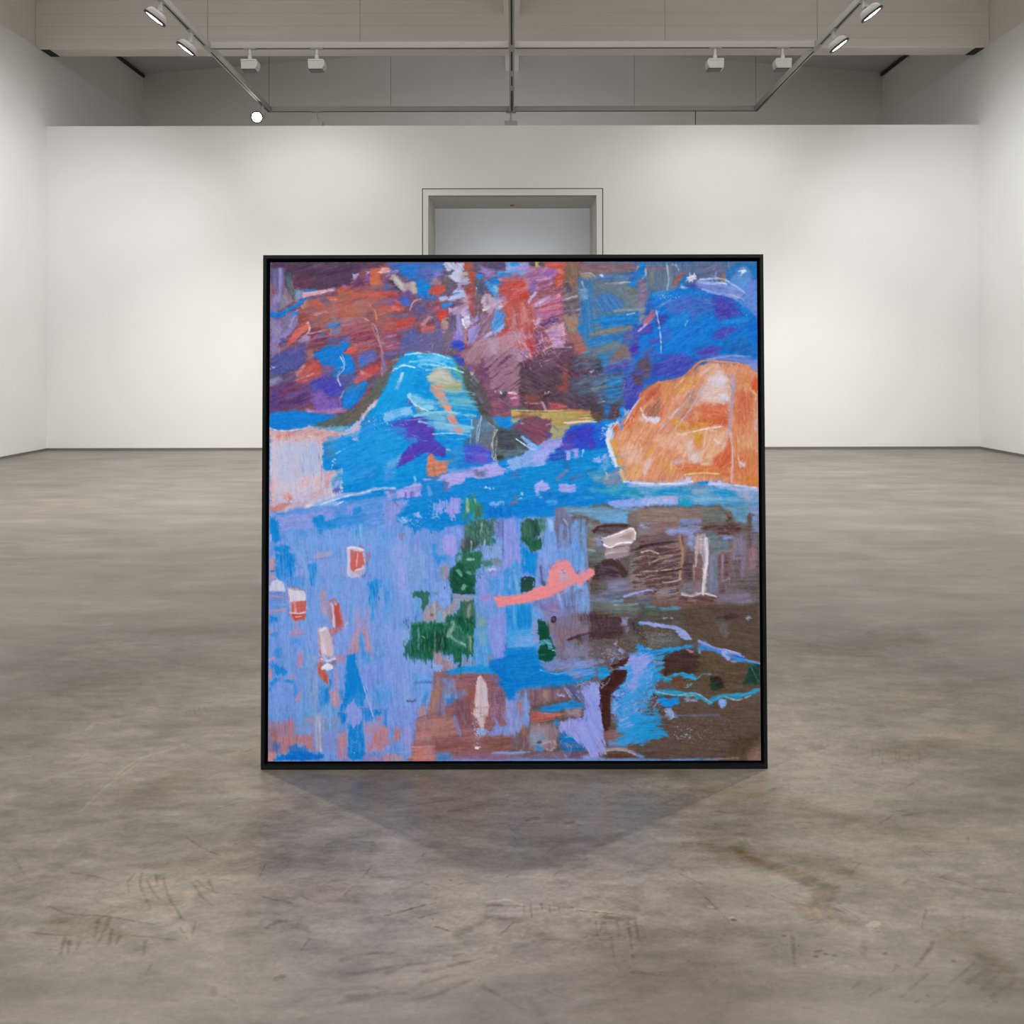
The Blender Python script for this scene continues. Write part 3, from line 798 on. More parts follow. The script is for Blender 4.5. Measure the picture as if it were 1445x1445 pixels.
    p('1120 1010 1220 980 1330 1060 1250 1120 1140 1110', 'a9a4e8', f=1)
    p('720 1060 900 1040 880 1080 740 1110', '5c98d8', f=1.4, r=1.8)
    p('1000 1060 1110 1060 1120 1140 1020 1130', '6c6c96', f=1.5, r=2)
    p('520 1150 640 1130 620 1170 520 1180', '6a7090', f=1.3)
    p('640 1180 680 1180 720 1280 660 1300', '78709c', f=1.6)
    s('240 1310 242 1380', 14, '6a52bc', f=.9)
    s('310 1320 305 1380', 40, '7a66cc', f=2)
    p('410 1190 640 1180 660 1320 400 1400 380 1445 460 1445', '1a84d0', f=1.8, r=1.8, var=.05)
    s('490 1250 520 1380', 40, '5a9cd8', f=2)
    p('0 1290 130 1280 140 1340 90 1445 0 1445', '94a4e2', f=1.6, r=1.6)
    p('50 1270 130 1280 100 1330 70 1320', '6c78b4', f=1.5)
    p('0 1240 140 1240 140 1280 0 1280', '9ec0ec', f=1.3, r=1.3)
    dots('1040 1240 1280 1280', 18, 'cfe8f8', 1)
    p('940 1340 1020 1320 1010 1445 930 1445', '4f7a72', f=1.8)
    s('930 1380 940 1445', 30, 'a8b494', f=1.2)
    p('520 1390 640 1380 740 1370 840 1430 840 1500 560 1480', '8f9fe0', f=1.2, r=2.2, dry=.3)
    p('1180 1400 1340 1340 1445 1380 1445 1445 1200 1445', '8c98d4', f=1.5, r=2, dry=.25)
    p('1370 1360 1480 1330 1490 1420 1400 1440', '7a6f98', f=1.5, r=1.6)
    s('340 1140 345 1190', 22, '7cc0ea', f=1)
    # ---- row 2, tile 3
    tile(720, 530, ang=-15)
    p('60 -60 560 -60 700 60 860 120 980 60 1200 -40 1250 60 1240 260 1200 360 1180 480 1010 520 860 420 640 390 480 380 400 410 280 420 90 380 60 200', '56424f', f=2.5, r=2.4, var=.08, ang=30, ln=9)
    p('560 -80 620 0 620 170 540 200 490 150 560 110', '8c4a44', f=2)
    p('620 60 860 30 920 200 800 260 660 200', '4f5066', f=3, var=.09)
    p('860 20 1230 0 1240 330 1100 360 1000 350 940 260 880 180', '4d6280', f=2.5, r=2.4, var=.12, ang=-12, ln=12)
    p('1020 60 1240 0 1220 260 1100 300 1030 200', '2f78b4', f=2.5, r=2, var=.1, dry=.25)
    s('880 160 1060 130', 16, '7f8a7c', f=1)
    s('960 110 1040 60', 14, '8a8a70', f=1)
    s('950 315 1020 305', 12, 'a8b09a', f=.8)
    p('840 330 1020 330 1010 450 900 440', '4a4448', f=2.5, var=.08)
    p('1020 340 1100 330 1100 460 1020 460', '2f68a8', f=2, var=.08)
    p('1100 350 1200 320 1200 480 1080 510', '54404a', f=2, var=.06)
    p('1250 50 1330 0 1445 -50 1445 220 1340 360 1300 400 1250 390 1230 240', '4648ac', f=2, var=.06, ang=-50)
    p('1330 0 1445 0 1445 110 1360 120', '5a464e', f=2)
    p('300 130 460 130 560 260 520 300 300 260 280 180', '5a4050', f=2, var=.08)
    p('130 230 280 220 340 320 160 310', '7a4846', f=2.2)
    p('100 320 330 310 350 400 220 400', '6c3f4a', f=2)
    p('410 320 520 310 640 370 560 390 430 400', 'a04c50', f=1.6)
    s('440 330 600 360', 14, 'c07070', f=1)
    s('330 310 350 340 380 410', 22, 'b88a9c', f=1)
    s('150 320 320 325', 10, 'a88898', f=.8)
    p('340 200 420 180 430 250 360 260', '3d3038', f=1.5)
    dots('310 180 480 250', 8, 'd8ccd4', 1)
    p('0 200 40 200 80 280 60 350 0 350', 'a85a80', f=1.2)
    s('0 205 40 215', 30, 'e8d0dc', f=.8)
    s('0 270 60 260', 22, 'c498b8', f=1)
    s('0 385 110 390 230 400', 36, '56706c', f=1.3, w2=20)
    # ochre band
    p('0 410 120 425 360 415 560 395 700 400 850 410 880 440 940 500 900 520 700 560 640 580 560 720 400 730 430 560 300 480 120 450 0 470', 'b09a60', f=1.2, r=1.2, var=.06, ang=-3, ln=24)
    p('0 400 90 420 110 450 0 470', 'd0a85c', f=1.2)
    s('660 400 860 415', 26, 'ad7448', f=1.3)
    p('0 470 140 440 320 450 300 480 160 510 0 500', '8a6248', f=1.6, var=.07)
    s('640 520 800 510', 40, 'a39268', f=1.6)
    s('620 545 760 525 930 530', 22, 'e8c9b0', f=1, w2=10)
    s('760 490 860 480', 12, 'd8b89a', f=.8)
    p('860 420 960 440 1010 470 950 540 880 480', '5c4434', f=1.3)
    s('700 470 900 470', 8, '7c6444', f=.7)
    p('430 590 640 560 580 700 420 720', 'a0a07c', f=1.5, var=.04)
    s('480 580 520 640', 8, '7c8478', f=.6)
    p('0 480 90 490 80 530 0 560', '9aa486', f=1.3)
    p('-20 590 60 540 220 470 330 490 450 500 440 560 430 690 380 760 270 790 180 700 60 620', '77465a', f=1, r=1, var=.05, ang=25)
    p('380 690 430 660 420 710 380 750', '5050a8', f=1)
    s('100 550 130 545', 14, 'd0a8a8', f=.8)
    s('380 560 440 550', 10, 'b0889c', f=.7)
    s('260 720 310 770', 30, '8c5468', f=1.5)
    # indigo
    p('600 630 650 580 760 560 860 550 960 560 980 620 1040 760 1030 830 880 830 620 850 480 850 560 700', '2f48c0', f=1.6, r=1.3, var=.06, ang=-25)
    p('630 670 740 650 700 710 580 760', '503aa0', f=1.8)
    p('720 600 880 590 900 760 760 720', '3c40ba', f=2)
    p('860 760 920 740 920 820 870 830', '4c3aa8', f=1.5)
    p('920 560 1010 520 1080 560 1010 680 1050 760 960 830 900 700', '1c64cc', f=1.8, var=.05)
    p('540 740 700 780 680 840 500 830', '5f48aa', f=1.8)
    p('1005 520 1080 530 1060 610 1010 600', '1c84dc', f=1.2)
    dots('960 560 1060 760', 20, 'b4d0f0', 1.0)
    p('1200 360 1240 360 1240 480 1210 500 1190 420', '1486dc', f=.9)
    # pale lilac swath
    p('-40 950 130 890 190 820 110 690 300 800 390 730 560 720 560 780 440 860 500 880 400 950 390 1000 200 1020 -40 1080', '8aaae6', f=1.3, r=1.5, var=.05)
    p('230 920 320 820 420 820 460 880 380 980 250 980', 'a3a8ec', f=1.5, r=1.3)
    p('310 790 400 730 560 720 520 790 430 850', 'a09ade', f=1.3, r=1.3)
    s('110 690 200 760 290 800', 26, '86b8ec', f=1, w2=14)
    p('-40 970 120 920 110 1040 -40 1080', '8cb4ea', f=1.5, r=2, dry=.15)
    s('115 940 110 1010', 8, '4a88c8', f=.7)
    s('230 1020 300 1010 390 990', 10, 'c8e0f6', f=.8)
    # blue water below
    p('390 950 500 870 620 840 880 840 1040 820 1080 930 1140 1020 1000 1080 880 1080 760 1300 560 1400 0 1445 -60 1130 110 1040 380 1000', '0f86d0', f=1.6, r=1.6, var=.04, ang=-8)
    p('420 880 600 840 620 950 520 960 400 960', '2a50b0', f=2, r=1.6, var=.07, dry=.15)
    p('600 850 640 840 640 940 610 960 595 930', 'a3a4ea', f=.9)
    p('670 840 725 830 740 900 710 930 690 900', '9a96e2', f=.9, r=1.2)
    s('690 860 730 910', 8, '6a5ec0', f=.7)
    s('795 840 780 920', 16, '9cc8f0', f=1, r=1.4, dry=.2)
    p('540 940 660 970 650 1060 560 1040', '1c6cb8', f=2.2)
    s('510 1160 620 1060', 44, '5f78a8', f=1.8, dry=.2)
    s('660 1160 760 1130', 50, '4a6ea4', f=2, dry=.2)
    p('890 960 930 920 980 910 990 970 940 985', 'a0b2ec', f=.9, r=1.2)
    p('1000 890 1050 880 1075 940 1060 1000 1010 960', 'a4a8ea', f=.9, r=1.1)
    s('1010 1010 1020 1050', 30, 'b4d4f4', f=1)
    p('1060 900 1100 1010 1000 1080 960 1070', '4a9ccc', f=2, var=.08)
    s('800 1110 860 1060 940 1045', 14, '2f6c8c', f=1)
    p('850 1100 1000 1090 1000 1190 920 1200', '5f9cb0', f=2, var=.08)
    p('1000 1120 1200 1030 1230 1100 1200 1260 1060 1270 990 1200', '738ba8', f=1.8, r=1.5, var=.05)
    s('1040 1090 1060 1150', 20, 'b4b8a8', f=1)
    p('860 1270 1240 1220 1445 1280 1445 1380 1240 1360 1060 1330 880 1310', '3a9cbc', f=2.4, r=1.8, var=.08, ang=2)
    p('1180 1280 1280 1270 1260 1330 1190 1330', '1488c4', f=1.5)
    s('820 1380 880 1385', 40, '5aa8b4', f=2)
    p('250 1260 280 1200 320 1160 350 1190 400 1200 425 1270 370 1300 320 1290 290 1360 270 1310', 'a6a8ea', f=1, r=1.2)
    p('530 1220 620 1215 700 1220 720 1290 580 1320 520 1280', 'a6a4ea', f=1, r=1.3)
    p('290 1350 350 1330 380 1370 320 1400', '62a4e4', f=1.4)
    p('400 1400 480 1380 500 1430 420 1445', '7cb0ea', f=1.4)
    p('0 1090 80 1070 90 1130 0 1140', '4a6cac', f=2)
    p('0 1350 70 1330 80 1420 0 1445', '706890', f=1.5, r=2)
    s('110 1320 120 1330', 24, 'b0d0f0', f=1.2)
    s('20 1420 100 1370', 14, 'a8d8f4', f=.9, dry=.2)
    p('330 1290 700 1330 720 1400 340 1400', '0f74c4', f=2.5)
    p('1060 1410 1240 1380 1445 1370 1445 1460 1080 1445', 'a6a6e6', f=1.6, r=1.6, dry=.1)
    # ---- row 2, tile 4 : the orange hill
    tile(720, 530, ang=-65)
    p('1445 210 1360 360 1300 450 1240 480 1210 600 1120 610 1130 660 1060 720 1080 830 1130 960 1160 1020 1220 1030 1240 1120 1230 1180 1400 1200 1900 1220 2000 1210 2200 1180 2500 1240 2720 1270 2720 -80 2600 -130 2420 -130 2200 -140 2060 -90 1980 0 1880 40 1760 90 1620 80 1540 130', 'd58f6e', f=1.1, r=1.2, var=.06)
    p('1100 560 1190 500 1200 600 1130 660', 'c4d0ec', f=1.2, r=1.5)
    p('1060 570 1100 550 1120 640 1150 720 1110 730 1180 1020 1140 1030 1060 840 1040 740 1030 680', 'cdd4ee', f=1, r=1.2)
    p('1110 560 1180 530 1200 640 1130 650 1110 610', 'c4644c', f=1)
    s('1205 500 1215 600', 60, '5a8cd6', f=1.1, w2=18)
    p('1240 390 1320 400 1270 470 1230 480', '7aa8dc', f=1.3)
    s('1360 350 1445 230 1470 190', 24, 'a9b8de', f=1)
    p('1300 460 1400 320 1480 180 1540 140 1640 100 1700 130 1600 260 1450 380 1340 560 1240 640 1230 560', 'c9663e', f=1.8, r=1.3, var=.07, ang=-55)
    p('1080 720 1150 720 1190 860 1210 1010 1170 1010', 'cf9a52', f=1.6, r=1.2)
    p('1160 640 1300 600 1400 500 1445 600 1300 800 1180 760', 'd2906a', f=3, var=.08)
    p('1190 830 1300 760 1420 820 1445 1000 1300 1000 1220 960', 'dcae98', f=3.5, var=.06)
    p('1250 1020 1445 980 1445 1170 1260 1140', 'd69c6e', f=3)
    s('1210 1060 1240 1190', 40, 'd0b48c', f=1.6)
    c.hair('1150 420 1440 1150', 26, 'e2bc9c', -72, 160, 12, .6)
    tile(900, 530, ang=-60)
    p('0 220 80 140 200 90 280 110 240 240 130 350 40 430 0 450', 'c06a4c', f=2, r=1.4, var=.08)
    p('60 400 200 260 260 260 230 420 190 480 80 470', '9c6654', f=2.2, var=.08)
    s('20 400 140 280', 36, 'd88a64', f=1.6)
    s('240 480 280 280', 26, 'd06a4c', f=1.2)
    s('270 330 280 260', 10, 'ecc0a8', f=.7)
    p('80 480 200 460 230 510 170 550 90 510', 'cfcbe6', f=1.3, r=1.2, ang=15)
    p('0 470 90 460 110 520 20 520', 'd8b8b0', f=2)
    p('250 110 440 60 500 20 560 -40 660 -110 560 60 420 230 300 330 260 300', 'd0895a', f=2, var=.06)
    p('420 190 540 80 650 0 760 -100 600 90 480 220', 'd09a50', f=2.2, var=.06)
    s('330 210 480 60', 20, 'dcb89c', f=1.2, dry=.3)
    p('320 480 500 330 620 200 700 260 620 350 460 420 360 540', 'c89c88', f=2.5, var=.07)
    p('500 220 620 160 700 220 620 330 540 340', 'b88a74', f=3)
    p('480 330 520 310 500 370', 'c88c50', f=1.5)
    s('250 600 380 440 520 300 560 240', 16, 'b3b0cc', f=1, dry=.2)
    s('330 500 420 390', 22, 'd8bcb8', f=1.4)
    s('540 600 600 380 760 190', 12, 'ccb4bc', f=.8)
    s('480 260 560 180', 10, 'e0c4b0', f=.8)
    p('700 120 760 0 860 -110 960 0 1010 90 1020 180 1000 290 900 330 800 330 700 280 640 220', 'd8bcb4', f=2.4, r=1.4, var=.05, ang=10)
    p('760 60 900 -20 960 60 920 140 800 120', 'd9c8d4', f=3, ang=10)
    p('880 220 960 220 1000 290 930 320', 'd4d0ea', f=2, ang=10)
    s('720 -10 800 -60', 120, 'd6a890', f=4)
    s('950 0 1030 80 1030 300 1020 420', 26, 'a898a4', f=1.5, dry=.2)
    s('1000 100 1050 200', 20, '94a0b0', f=1.5, dry=.3)
    s('1010 300 1010 540 990 620 960 680', 34, 'bfa8c4', f=1.4, dry=.15)
    p('480 400 700 340 980 320 990 560 760 570 600 600 540 560', 'cc6c4a', f=2.2, r=1.6, var=.06, ang=10)
    p('420 440 560 380 640 420 560 500 440 500', 'c07a64', f=3)
    p('620 420 700 400 700 470 640 520 560 510', 'd48a52', f=2)
    p('800 480 960 460 980 560 780 560', 'c8643c', f=2.5)
    p('340 510 440 480 540 560 620 540 800 500 780 560 600 620 460 620 360 560', 'cc8c3e', f=2.2, r=1.5, var=.05, ang=5)
    p('590 640 730 640 690 760 640 820 600 760', 'cf943c', f=1.4, r=1.3)
    s('360 650 600 640 720 620', 44, 'd6a068', f=2)
    s('660 620 800 585 910 570', 14, 'f0d8c4', f=.9)
    s('760 610 950 650', 12, 'e8c8b8', f=.9, dry=.2)
    s('420 670 520 665', 26, 'dccad6', f=1.3)
    p('180 680 400 660 600 680 580 860 500 950 420 840 260 800 160 800', 'dba88c', f=3, r=1.8, var=.06)
    p('400 720 540 700 560 780 470 800', 'd89a70', f=2.5)
    p('500 740 590 720 600 860 540 900', 'd6bcb8', f=2.5)
    p('540 880 680 850 700 980 640 1000 540 960', 'd4c0b8', f=2.5, var=.06)
    s('690 960 720 740 750 620', 20, 'e0bcac', f=1.2)
    p('700 640 960 640 940 800 860 900 780 960 700 930 720 760', 'dca886', f=2.4, var=.06)
    s('860 740 930 780', 70, 'e0c4b8', f=3)
    p('820 930 960 820 990 680 1030 700 1030 1040 880 1060 820 1000', 'cc6240', f=1.8, r=1.3, var=.06)
    s('960 700 850 880', 30, 'd49a80', f=2)
    s('1000 660 1030 820 1020 1180', 20, 'd8bcc4', f=1, dry=.1)
    p('160 940 330 880 440 980 400 1120 220 1080', 'cf8f5c', f=3, var=.08)
    s('360 960 350 1040', 14, 'dcc4a8', f=1)
    s('90 920 180 760', 30, 'd69a48', f=1.6)
    s('60 1080 120 950', 50, 'd4bcc0', f=2.5)
    p('380 1000 700 980 820 1000 1010 1080 1010 1160 760 1120 500 1120', 'cc7448', f=2.5, var=.06, ang=2)
    s('380 980 480 960', 50, 'cfa4a8', f=2.5)
    s('700 990 780 990', 40, 'd8b09c', f=2)
    s('550 1105 720 1090 900 1100', 12, 'e0c078', f=.9)
    s('520 1110 620 1100', 30, 'd8a878', f=1.5)
    p('1030 200 1320 150 1320 420 1320 1280 1240 1250 1040 1180 1030 800', 'd0845c', f=2.2, r=1.4, var=.05, ang=88)
    p('1070 200 1260 180 1240 400 1180 560 1080 560', 'c66a4a', f=3, var=.05, ang=88)
    p('1220 60 1320 20 1320 220 1270 190 1220 120', 'd05a30', f=1.6)
    s('1220 160 1290 230', 14, 'dcb890', f=1)
    p('1040 20 1200 0 1240 100 1100 120', 'd08858', f=3)
    s('1290 260 1280 640', 26, 'c8b4b8', f=1.6, dry=.3)
    p('1080 680 1300 640 1300 820 1110 840', 'd69872', f=3, ang=88)
    p('1050 900 1320 880 1320 1190 1060 1180', 'cd7c4e', f=3, ang=88)
    s('1120 980 1150 1000', 50, 'd0b8c4', f=1.6, r=1.2)
    s('1090 700 1100 940', 20, 'dcb090', f=1.4, dry=.2)
    p('1180 1150 1320 1120 1320 1270 1240 1250', 'cf7a3a', f=2)
    c.hair('0 100 1300 1180', 90, 'ecc8ac', -55, 110, 9, .5, 30)
    c.hair('300 -80 1300 600', 34, 'd4c0d0', -60, 130, 8, .5, 25)
    # foam under the hill
    p('-110 1190 0 1180 200 1200 400 1190 520 1150 580 1140 560 1210 760 1220 780 1180 880 1170 1020 1220 1320 1270 1320 1320 1100 1310 860 1250 640 1220 460 1250 200 1260 0 1250 -120 1250', 'b4b8e4', f=1.3, r=1.3, var=.05, ang=5)
    s('570 1190 600 1240', 24, 'd0946c', f=1.1)
    s('540 1150 560 1210', 40, 'cfd6ec', f=1.2)
    p('0 1260 250 1250 460 1230 620 1210 780 1230 1000 1290 1320 1330 1320 1445 0 1445', '5f9cc4', f=2, r=1.8, var=.08, ang=3)
    p('100 1330 300 1260 480 1260 420 1320 200 1350', '2290c8', f=1.8, var=.07, ang=-12)
    p('400 1300 600 1260 600 1340 460 1360', '2a8cc4', f=1.8, var=.06)
    p('820 1270 1000 1290 1060 1340 900 1350 830 1310', '1a90c6', f=1.8, var=.06, ang=10)
    p('440 1240 580 1210 760 1230 720 1250 560 1260', '5c86b4', f=1.5)
    s('600 1290 720 1300', 50, '8a9cb8', f=2)
    p('0 1330 70 1320 60 1370 0 1370', '1488c4', f=1.2)
    p('0 1370 250 1350 420 1360 430 1445 0 1460', 'a9b0e6', f=1.6, r=1.6)
    s('270 1360 400 1355', 20, 'b8a4bc', f=1.2)
    p('430 1400 540 1370 600 1460 420 1460', '1a9ac4', f=1.5)
    p('1050 1300 1320 1290 1320 1400 1160 1400', '8aa0c4', f=2)
    s('1170 1310 1200 1390', 30, 'b4a0b4', f=1.5)
    s('620 1390 900 1380', 40, '7fb4dc', f=2)
    tile(900, 350, ang=-10)
    p('740 1240 880 1190 1010 1200 1310 1240 1310 1400 1180 1290 1090 1270 900 1250', '6f84cc', f=2, r=1.4, var=.06, ang=6)
    s('760 1245 1000 1200 1230 1215', 20, '8a97d2', f=1.4, dry=.2)
    # ---- water field, rows 3 and 4
    tile(0, 0, 1, 88)
    p('376 740 420 722 470 712 540 705 560 740 620 760 690 745 760 730 800 720 810 760 800 900 700 1090 370 1090', '6f9ade', f=2, r=1.5, var=.05, ln=26)
    c.hair('380 730 700 1060', 60, '8fa2e6', 88, 40, 5, .5, 4)
    c.hair('380 730 700 1060', 50, '4f92dc', 88, 40, 4, .5, 4)
    # ---- row 3, tile 1
    tile(360, 710, ang=85)
    p('150 60 350 20 560 0 620 30 560 80 440 70 300 90 150 130', 'c3aac0', f=1.4, r=1.3, ang=-12)
    p('150 80 260 40 360 20 370 40 300 80 150 130', 'd08478', f=1.4, ang=-14)
    p('540 40 600 10 620 40 560 80 520 80', 'e0cfd8', f=1, ang=-14)
    p('620 30 720 0 950 0 900 40 700 60', '8fb4e6', f=1.4, ang=-18)
    s('720 40 850 -20', 20, 'c8e0f4', f=1)
    s('850 50 960 0', 12, 'd8e8f8', f=.8)
    p('150 135 440 80 560 75 700 60 900 60 1000 10 1445 -60 1445 300 1180 300 1000 150 860 160 700 170 500 180 250 180 150 180', '5b94dc', f=2, r=1.6, var=.06, ang=-10)
    p('230 170 520 130 720 100 860 80 860 160 640 190 620 300 440 330 260 340', '8a98dc', f=1.8, r=1.6, var=.05, ang=-8)
    p('1000 60 1050 40 1060 150 1000 150', '8f9ce0', f=1.3)
    p('150 160 200 170 235 240 260 330 260 440 170 450 150 340', '0f84d4', f=1.1, r=1.4)
    s('158 360 160 440', 16, 'a9b4dc', f=1)
    p('610 180 680 160 740 160 760 210 900 180 960 200 940 280 800 310 740 330 690 370 670 280 620 240', '1084d2', f=1.2, r=1.8, var=.04)
    p('740 130 850 110 850 200 750 210', '7f96e0', f=1.3)
    p('1050 90 1160 70 1170 120 1080 150', '2488d4', f=1.4, r=1.6)
    p('850 150 1200 130 1180 280 920 290', '3f90dc', f=2.2, var=.07, ang=-10)
    p('470 330 560 330 560 390 490 390', '3f92da', f=2.2)
    p('200 500 320 480 360 500 360 560 300 580 200 560', '1587d4', f=1.4, r=1.8)
    p('220 580 420 580 430 660 420 830 330 850 300 900 230 850 200 780 210 680', '0a80d2', f=1.2, r=2, var=.03)
    p('260 840 520 820 560 960 420 960 330 930', '4a90dc', f=2, var=.06)
    p('410 780 500 740 520 820 420 830', '8a9ae0', f=1.5)
    s('440 560 520 650 545 800 560 960', 22, '93a6e4', f=1.2, w2=12)
    s('420 680 520 740', 10, '3a7cc8', f=.8)
    p('570 690 660 680 680 740 650 800 665 880 640 940 590 930 600 820 575 740', '0c82d2', f=1.1, r=1.6)
    p('150 640 190 620 210 760 150 770', 'c9949a', f=1.5)
    s('150 772 200 768', 8, '2a5a90', f=.7)
    p('150 800 210 800 220 860 150 900', 'bf92a8', f=1.5)
    p('630 600 700 570 830 550 820 590 680 640', 'c49aac', f=1.5, ang=-14)
    s('660 645 860 605', 10, '4a74b0', f=.8)
    p('690 640 900 620 920 800 700 820', '7f9ae0', f=2.4, var=.03)
    p('145 990 160 900 220 858 260 860 310 920 330 990 250 1000', 'c3c2dc', f=.9, r=.8, ang=5, var=.04)
    p('145 1000 330 990 340 1110 145 1110', '6f8ccc', f=1.6, r=1.3, ang=0, var=.07)
    s('150 1040 320 1060', 20, 'a08cac', f=1.4, dry=.2)
    p('150 1120 330 1120 340 1200 150 1200', '6a98de', f=1.6, ang=0)
    s('150 1225 310 1195', 40, 'b490aa', f=1.6, dry=.2)
    p('150 1270 230 1270 230 1310 150 1330', '1284d0', f=1.2, r=1.4)
    p('150 1340 440 1330 430 1445 150 1445', '6f9ae0', f=2)
    p('340 950 430 950 540 985 550 1010 560 1180 530 1300 420 1320 380 1280 355 1100', 'c9a0ae', f=1.2, r=1, var=.05)
    p('375 985 480 985 545 1005 530 1090 400 1090 380 1060', 'd6d3e2', f=.9, r=1, var=.03, ang=5)
    p('385 1100 550 1095 540 1220 380 1215', 'cc6a62', f=1.3, r=1.2, var=.05)
    s('440 1110 445 1210', 50, 'd2908c', f=2)
    s('365 1222 440 1230 520 1215', 18, 'e2c0c2', f=.9)
    p('370 1240 540 1230 530 1300 440 1320 390 1290', 'c4564a', f=1.3)
    s('430 1270 500 1275 530 1250', 16, 'd8a6a2', f=1)
    s('435 1310 440 1445', 24, 'ae8cb8', f=1.5)
    s('340 930 480 960 540 990', 10, 'b06a5c', f=.9, dry=.1)
    p('1003 560 1005 520 1040 500 1100 505 1190 520 1195 600 1190 740 1140 750 1050 780 1100 830 1000 830 1010 700', 'd0c4da', f=1, r=1.1, var=.04)
    p('1040 545 1180 545 1190 700 1120 760 1050 760 1040 650', 'c96460', f=1.2, r=1, var=.06)
    s('1095 560 1085 690', 18, 'd89a98', f=1)
    p('1130 690 1195 600 1195 740 1120 750', 'c8b8cc', f=1, r=.8)
    p('1050 770 1190 750 1180 800 1100 810', 'c0605e', f=1.3)
    s('1140 505 1180 515', 30, '9c5058', f=1.2)
    p('1000 790 1130 800 1170 850 1010 840', 'b0a0d0', f=1.3, r=1.3)
    p('1170 780 1210 780 1190 860 1150 850', '4a5690', f=1.2)
    p('1210 560 1270 565 1240 660 1220 670', 'b8585e', f=1.1, r=1.2)
    s('1235 460 1215 540', 22, 'b86a76', f=1.2, dry=.2)
    p('930 700 970 720 990 800 940 810', 'a696cc', f=1.6)
    p('1060 330 1190 250 1180 450 1080 460', '62a6dc', f=1.8, var=.08, r=1.5)
    s('1140 250 1160 440', 12, '8fd0ee', f=.9)
    s('1100 320 1095 360', 16, '2488cc', f=1)
    p('1220 900 1290 870 1300 800 1330 860 1380 870 1380 960 1340 1000 1380 1100 1320 1000 1310 1120 1300 1300 1280 1310 1270 1170 1240 1130 1240 960', '0a84d4', f=1.1, r=1.7, var=.03)
    p('940 860 1200 860 1220 1100 940 1050', '7d98e0', f=2.5, var=.04)
    p('700 980 760 960 780 1080 830 1200 800 1290 710 1220', 'bf8e9e', f=1.8, r=1.5, var=.07)
    p('710 985 760 980 760 1060 720 1070', 'cf8478', f=1.3)
    p('800 1090 860 1090 930 1130 930 1240 960 1380 890 1440 850 1445 810 1300', 'c0706c', f=1.4, r=1.3, var=.06)
    p('860 1140 920 1140 930 1260 960 1380 890 1410 860 1280', 'bc4e46', f=1.1, r=1, var=.05)
    s('825 1120 850 1200 860 1400', 26, 'c9b6cc', f=1.2, dry=.1)
    s('855 1165 890 1110', 22, 'd8d0dc', f=1)
    p('930 1230 990 1240 1000 1360 960 1380', '9a8ab0', f=1.3, r=1.3)
    s('980 1370 1000 1340', 24, 'd6c4cc', f=1)
    p('670 1400 780 1370 800 1445 680 1445', 'c9c8e2', f=1.3, r=1.2)
    p('1090 1160 1250 1150 1260 1445 1060 1445', 'a093bc', f=2.4, r=2, dry=.3)
    p('1380 330 1445 360 1445 410 1390 390', '4a92dc', f=1.6)
    # ---- row 3, tile 2
    tile(540, 710, ang=88)
    p('0 0 240 -40 500 -60 860 -60 1100 -60 1445 -60 1445 190 1320 190 1120 180 1060 200 880 270 700 290 600 330 520 330 440 300 350 320 260 270 150 230 140 170', '0c84d2', f=1.4, r=1.8, var=.04, ang=-10)
    p('0 0 300 -20 180 120 140 180 140 250 0 300', '8a98de', f=1.6, r=1.8, var=.05)
    s('120 10 150 50', 20, '7a6ea8', f=1.3)
    p('490 -20 840 -30 840 120 780 140 780 210 740 210 730 130 640 130 600 190 560 140 520 60', '86a0e4', f=1, r=2.2, dry=.38, var=.05)
    p('660 80 740 30 740 -40 860 -30 840 120 780 140 780 210 745 215 730 130 690 130', '9c9ce6', f=1, r=2)
    p('330 130 390 120 420 180 350 190', '9cb0ea', f=1.1, r=1.6)
    p('150 200 240 170 280 220 220 250', '7cb0ea', f=1, r=2, dry=.3)
    dots('150 150 320 240', 30, 'b8ccf0', .9)
    dots('480 20 640 220', 60, '9cb4ee', 1.0)
    s('340 290 345 350', 26, '2480cc', f=1.2)
    p('900 -40 990 -40 1080 40 1080 180 900 220 860 180', '3a8c70', f=1.8, r=1.8, var=.07)
    s('920 -20 925 130', 30, 'a8b49c', f=1.2)
    s('1000 -20 1010 20', 20, '8fae98', f=1)
    p('1010 60 1080 60 1080 160 1010 170', '4a6e58', f=1.6, r=1.6)
    p('890 140 990 120 990 220 900 260', '2a84b4', f=2)
    p('1120 60 1400 30 1445 60 1445 170 1320 180 1180 180 1130 150', '0f74cc', f=1.5, r=1.4)
    p('1140 20 1300 -20 1400 30 1180 60', '7aa8e8', f=1.2, r=2, dry=.35)
    p('880 280 960 230 1060 200 1230 190 1220 330 1180 460 1160 500 1060 480 930 560 840 560 870 420', '3e6c61', f=1.5, r=1.8, var=.08, ang=80)
    c.hair('900 230 1200 450', 46, '8fb0b0', 85, 60, 9, .6, 25)
    p('900 400 1060 400 1060 520 870 560 840 520', '3f5450', f=2, r=1.6, var=.06)
    p('840 420 880 400 910 430 890 480 850 490', '7c6c88', f=1.2)
    s('965 440 963 560', 12, 'a8b4b8', f=.8)
    s('1080 240 1075 320', 20, '90a498', f=1)
    s('1115 430 1105 490 1080 580 1080 690', 18, 'a9b4cc', f=1)
    p('1180 420 1240 410 1240 470 1190 490', '2f6a60', f=1.2)
    p('1220 200 1320 190 1320 400 1240 400 1210 320', '7a84c0', f=1.8, r=1.6, var=.07)
    p('1090 500 1240 460 1310 440 1310 640 1100 650', '80a0d8', f=1.8, var=.07)
    p('1320 230 1440 160 1445 260 1445 740 1330 740 1310 500', '8c98e2', f=1.5, r=1.3, var=.04)
    s('1312 230 1315 620', 14, '5a6cb8', f=1)
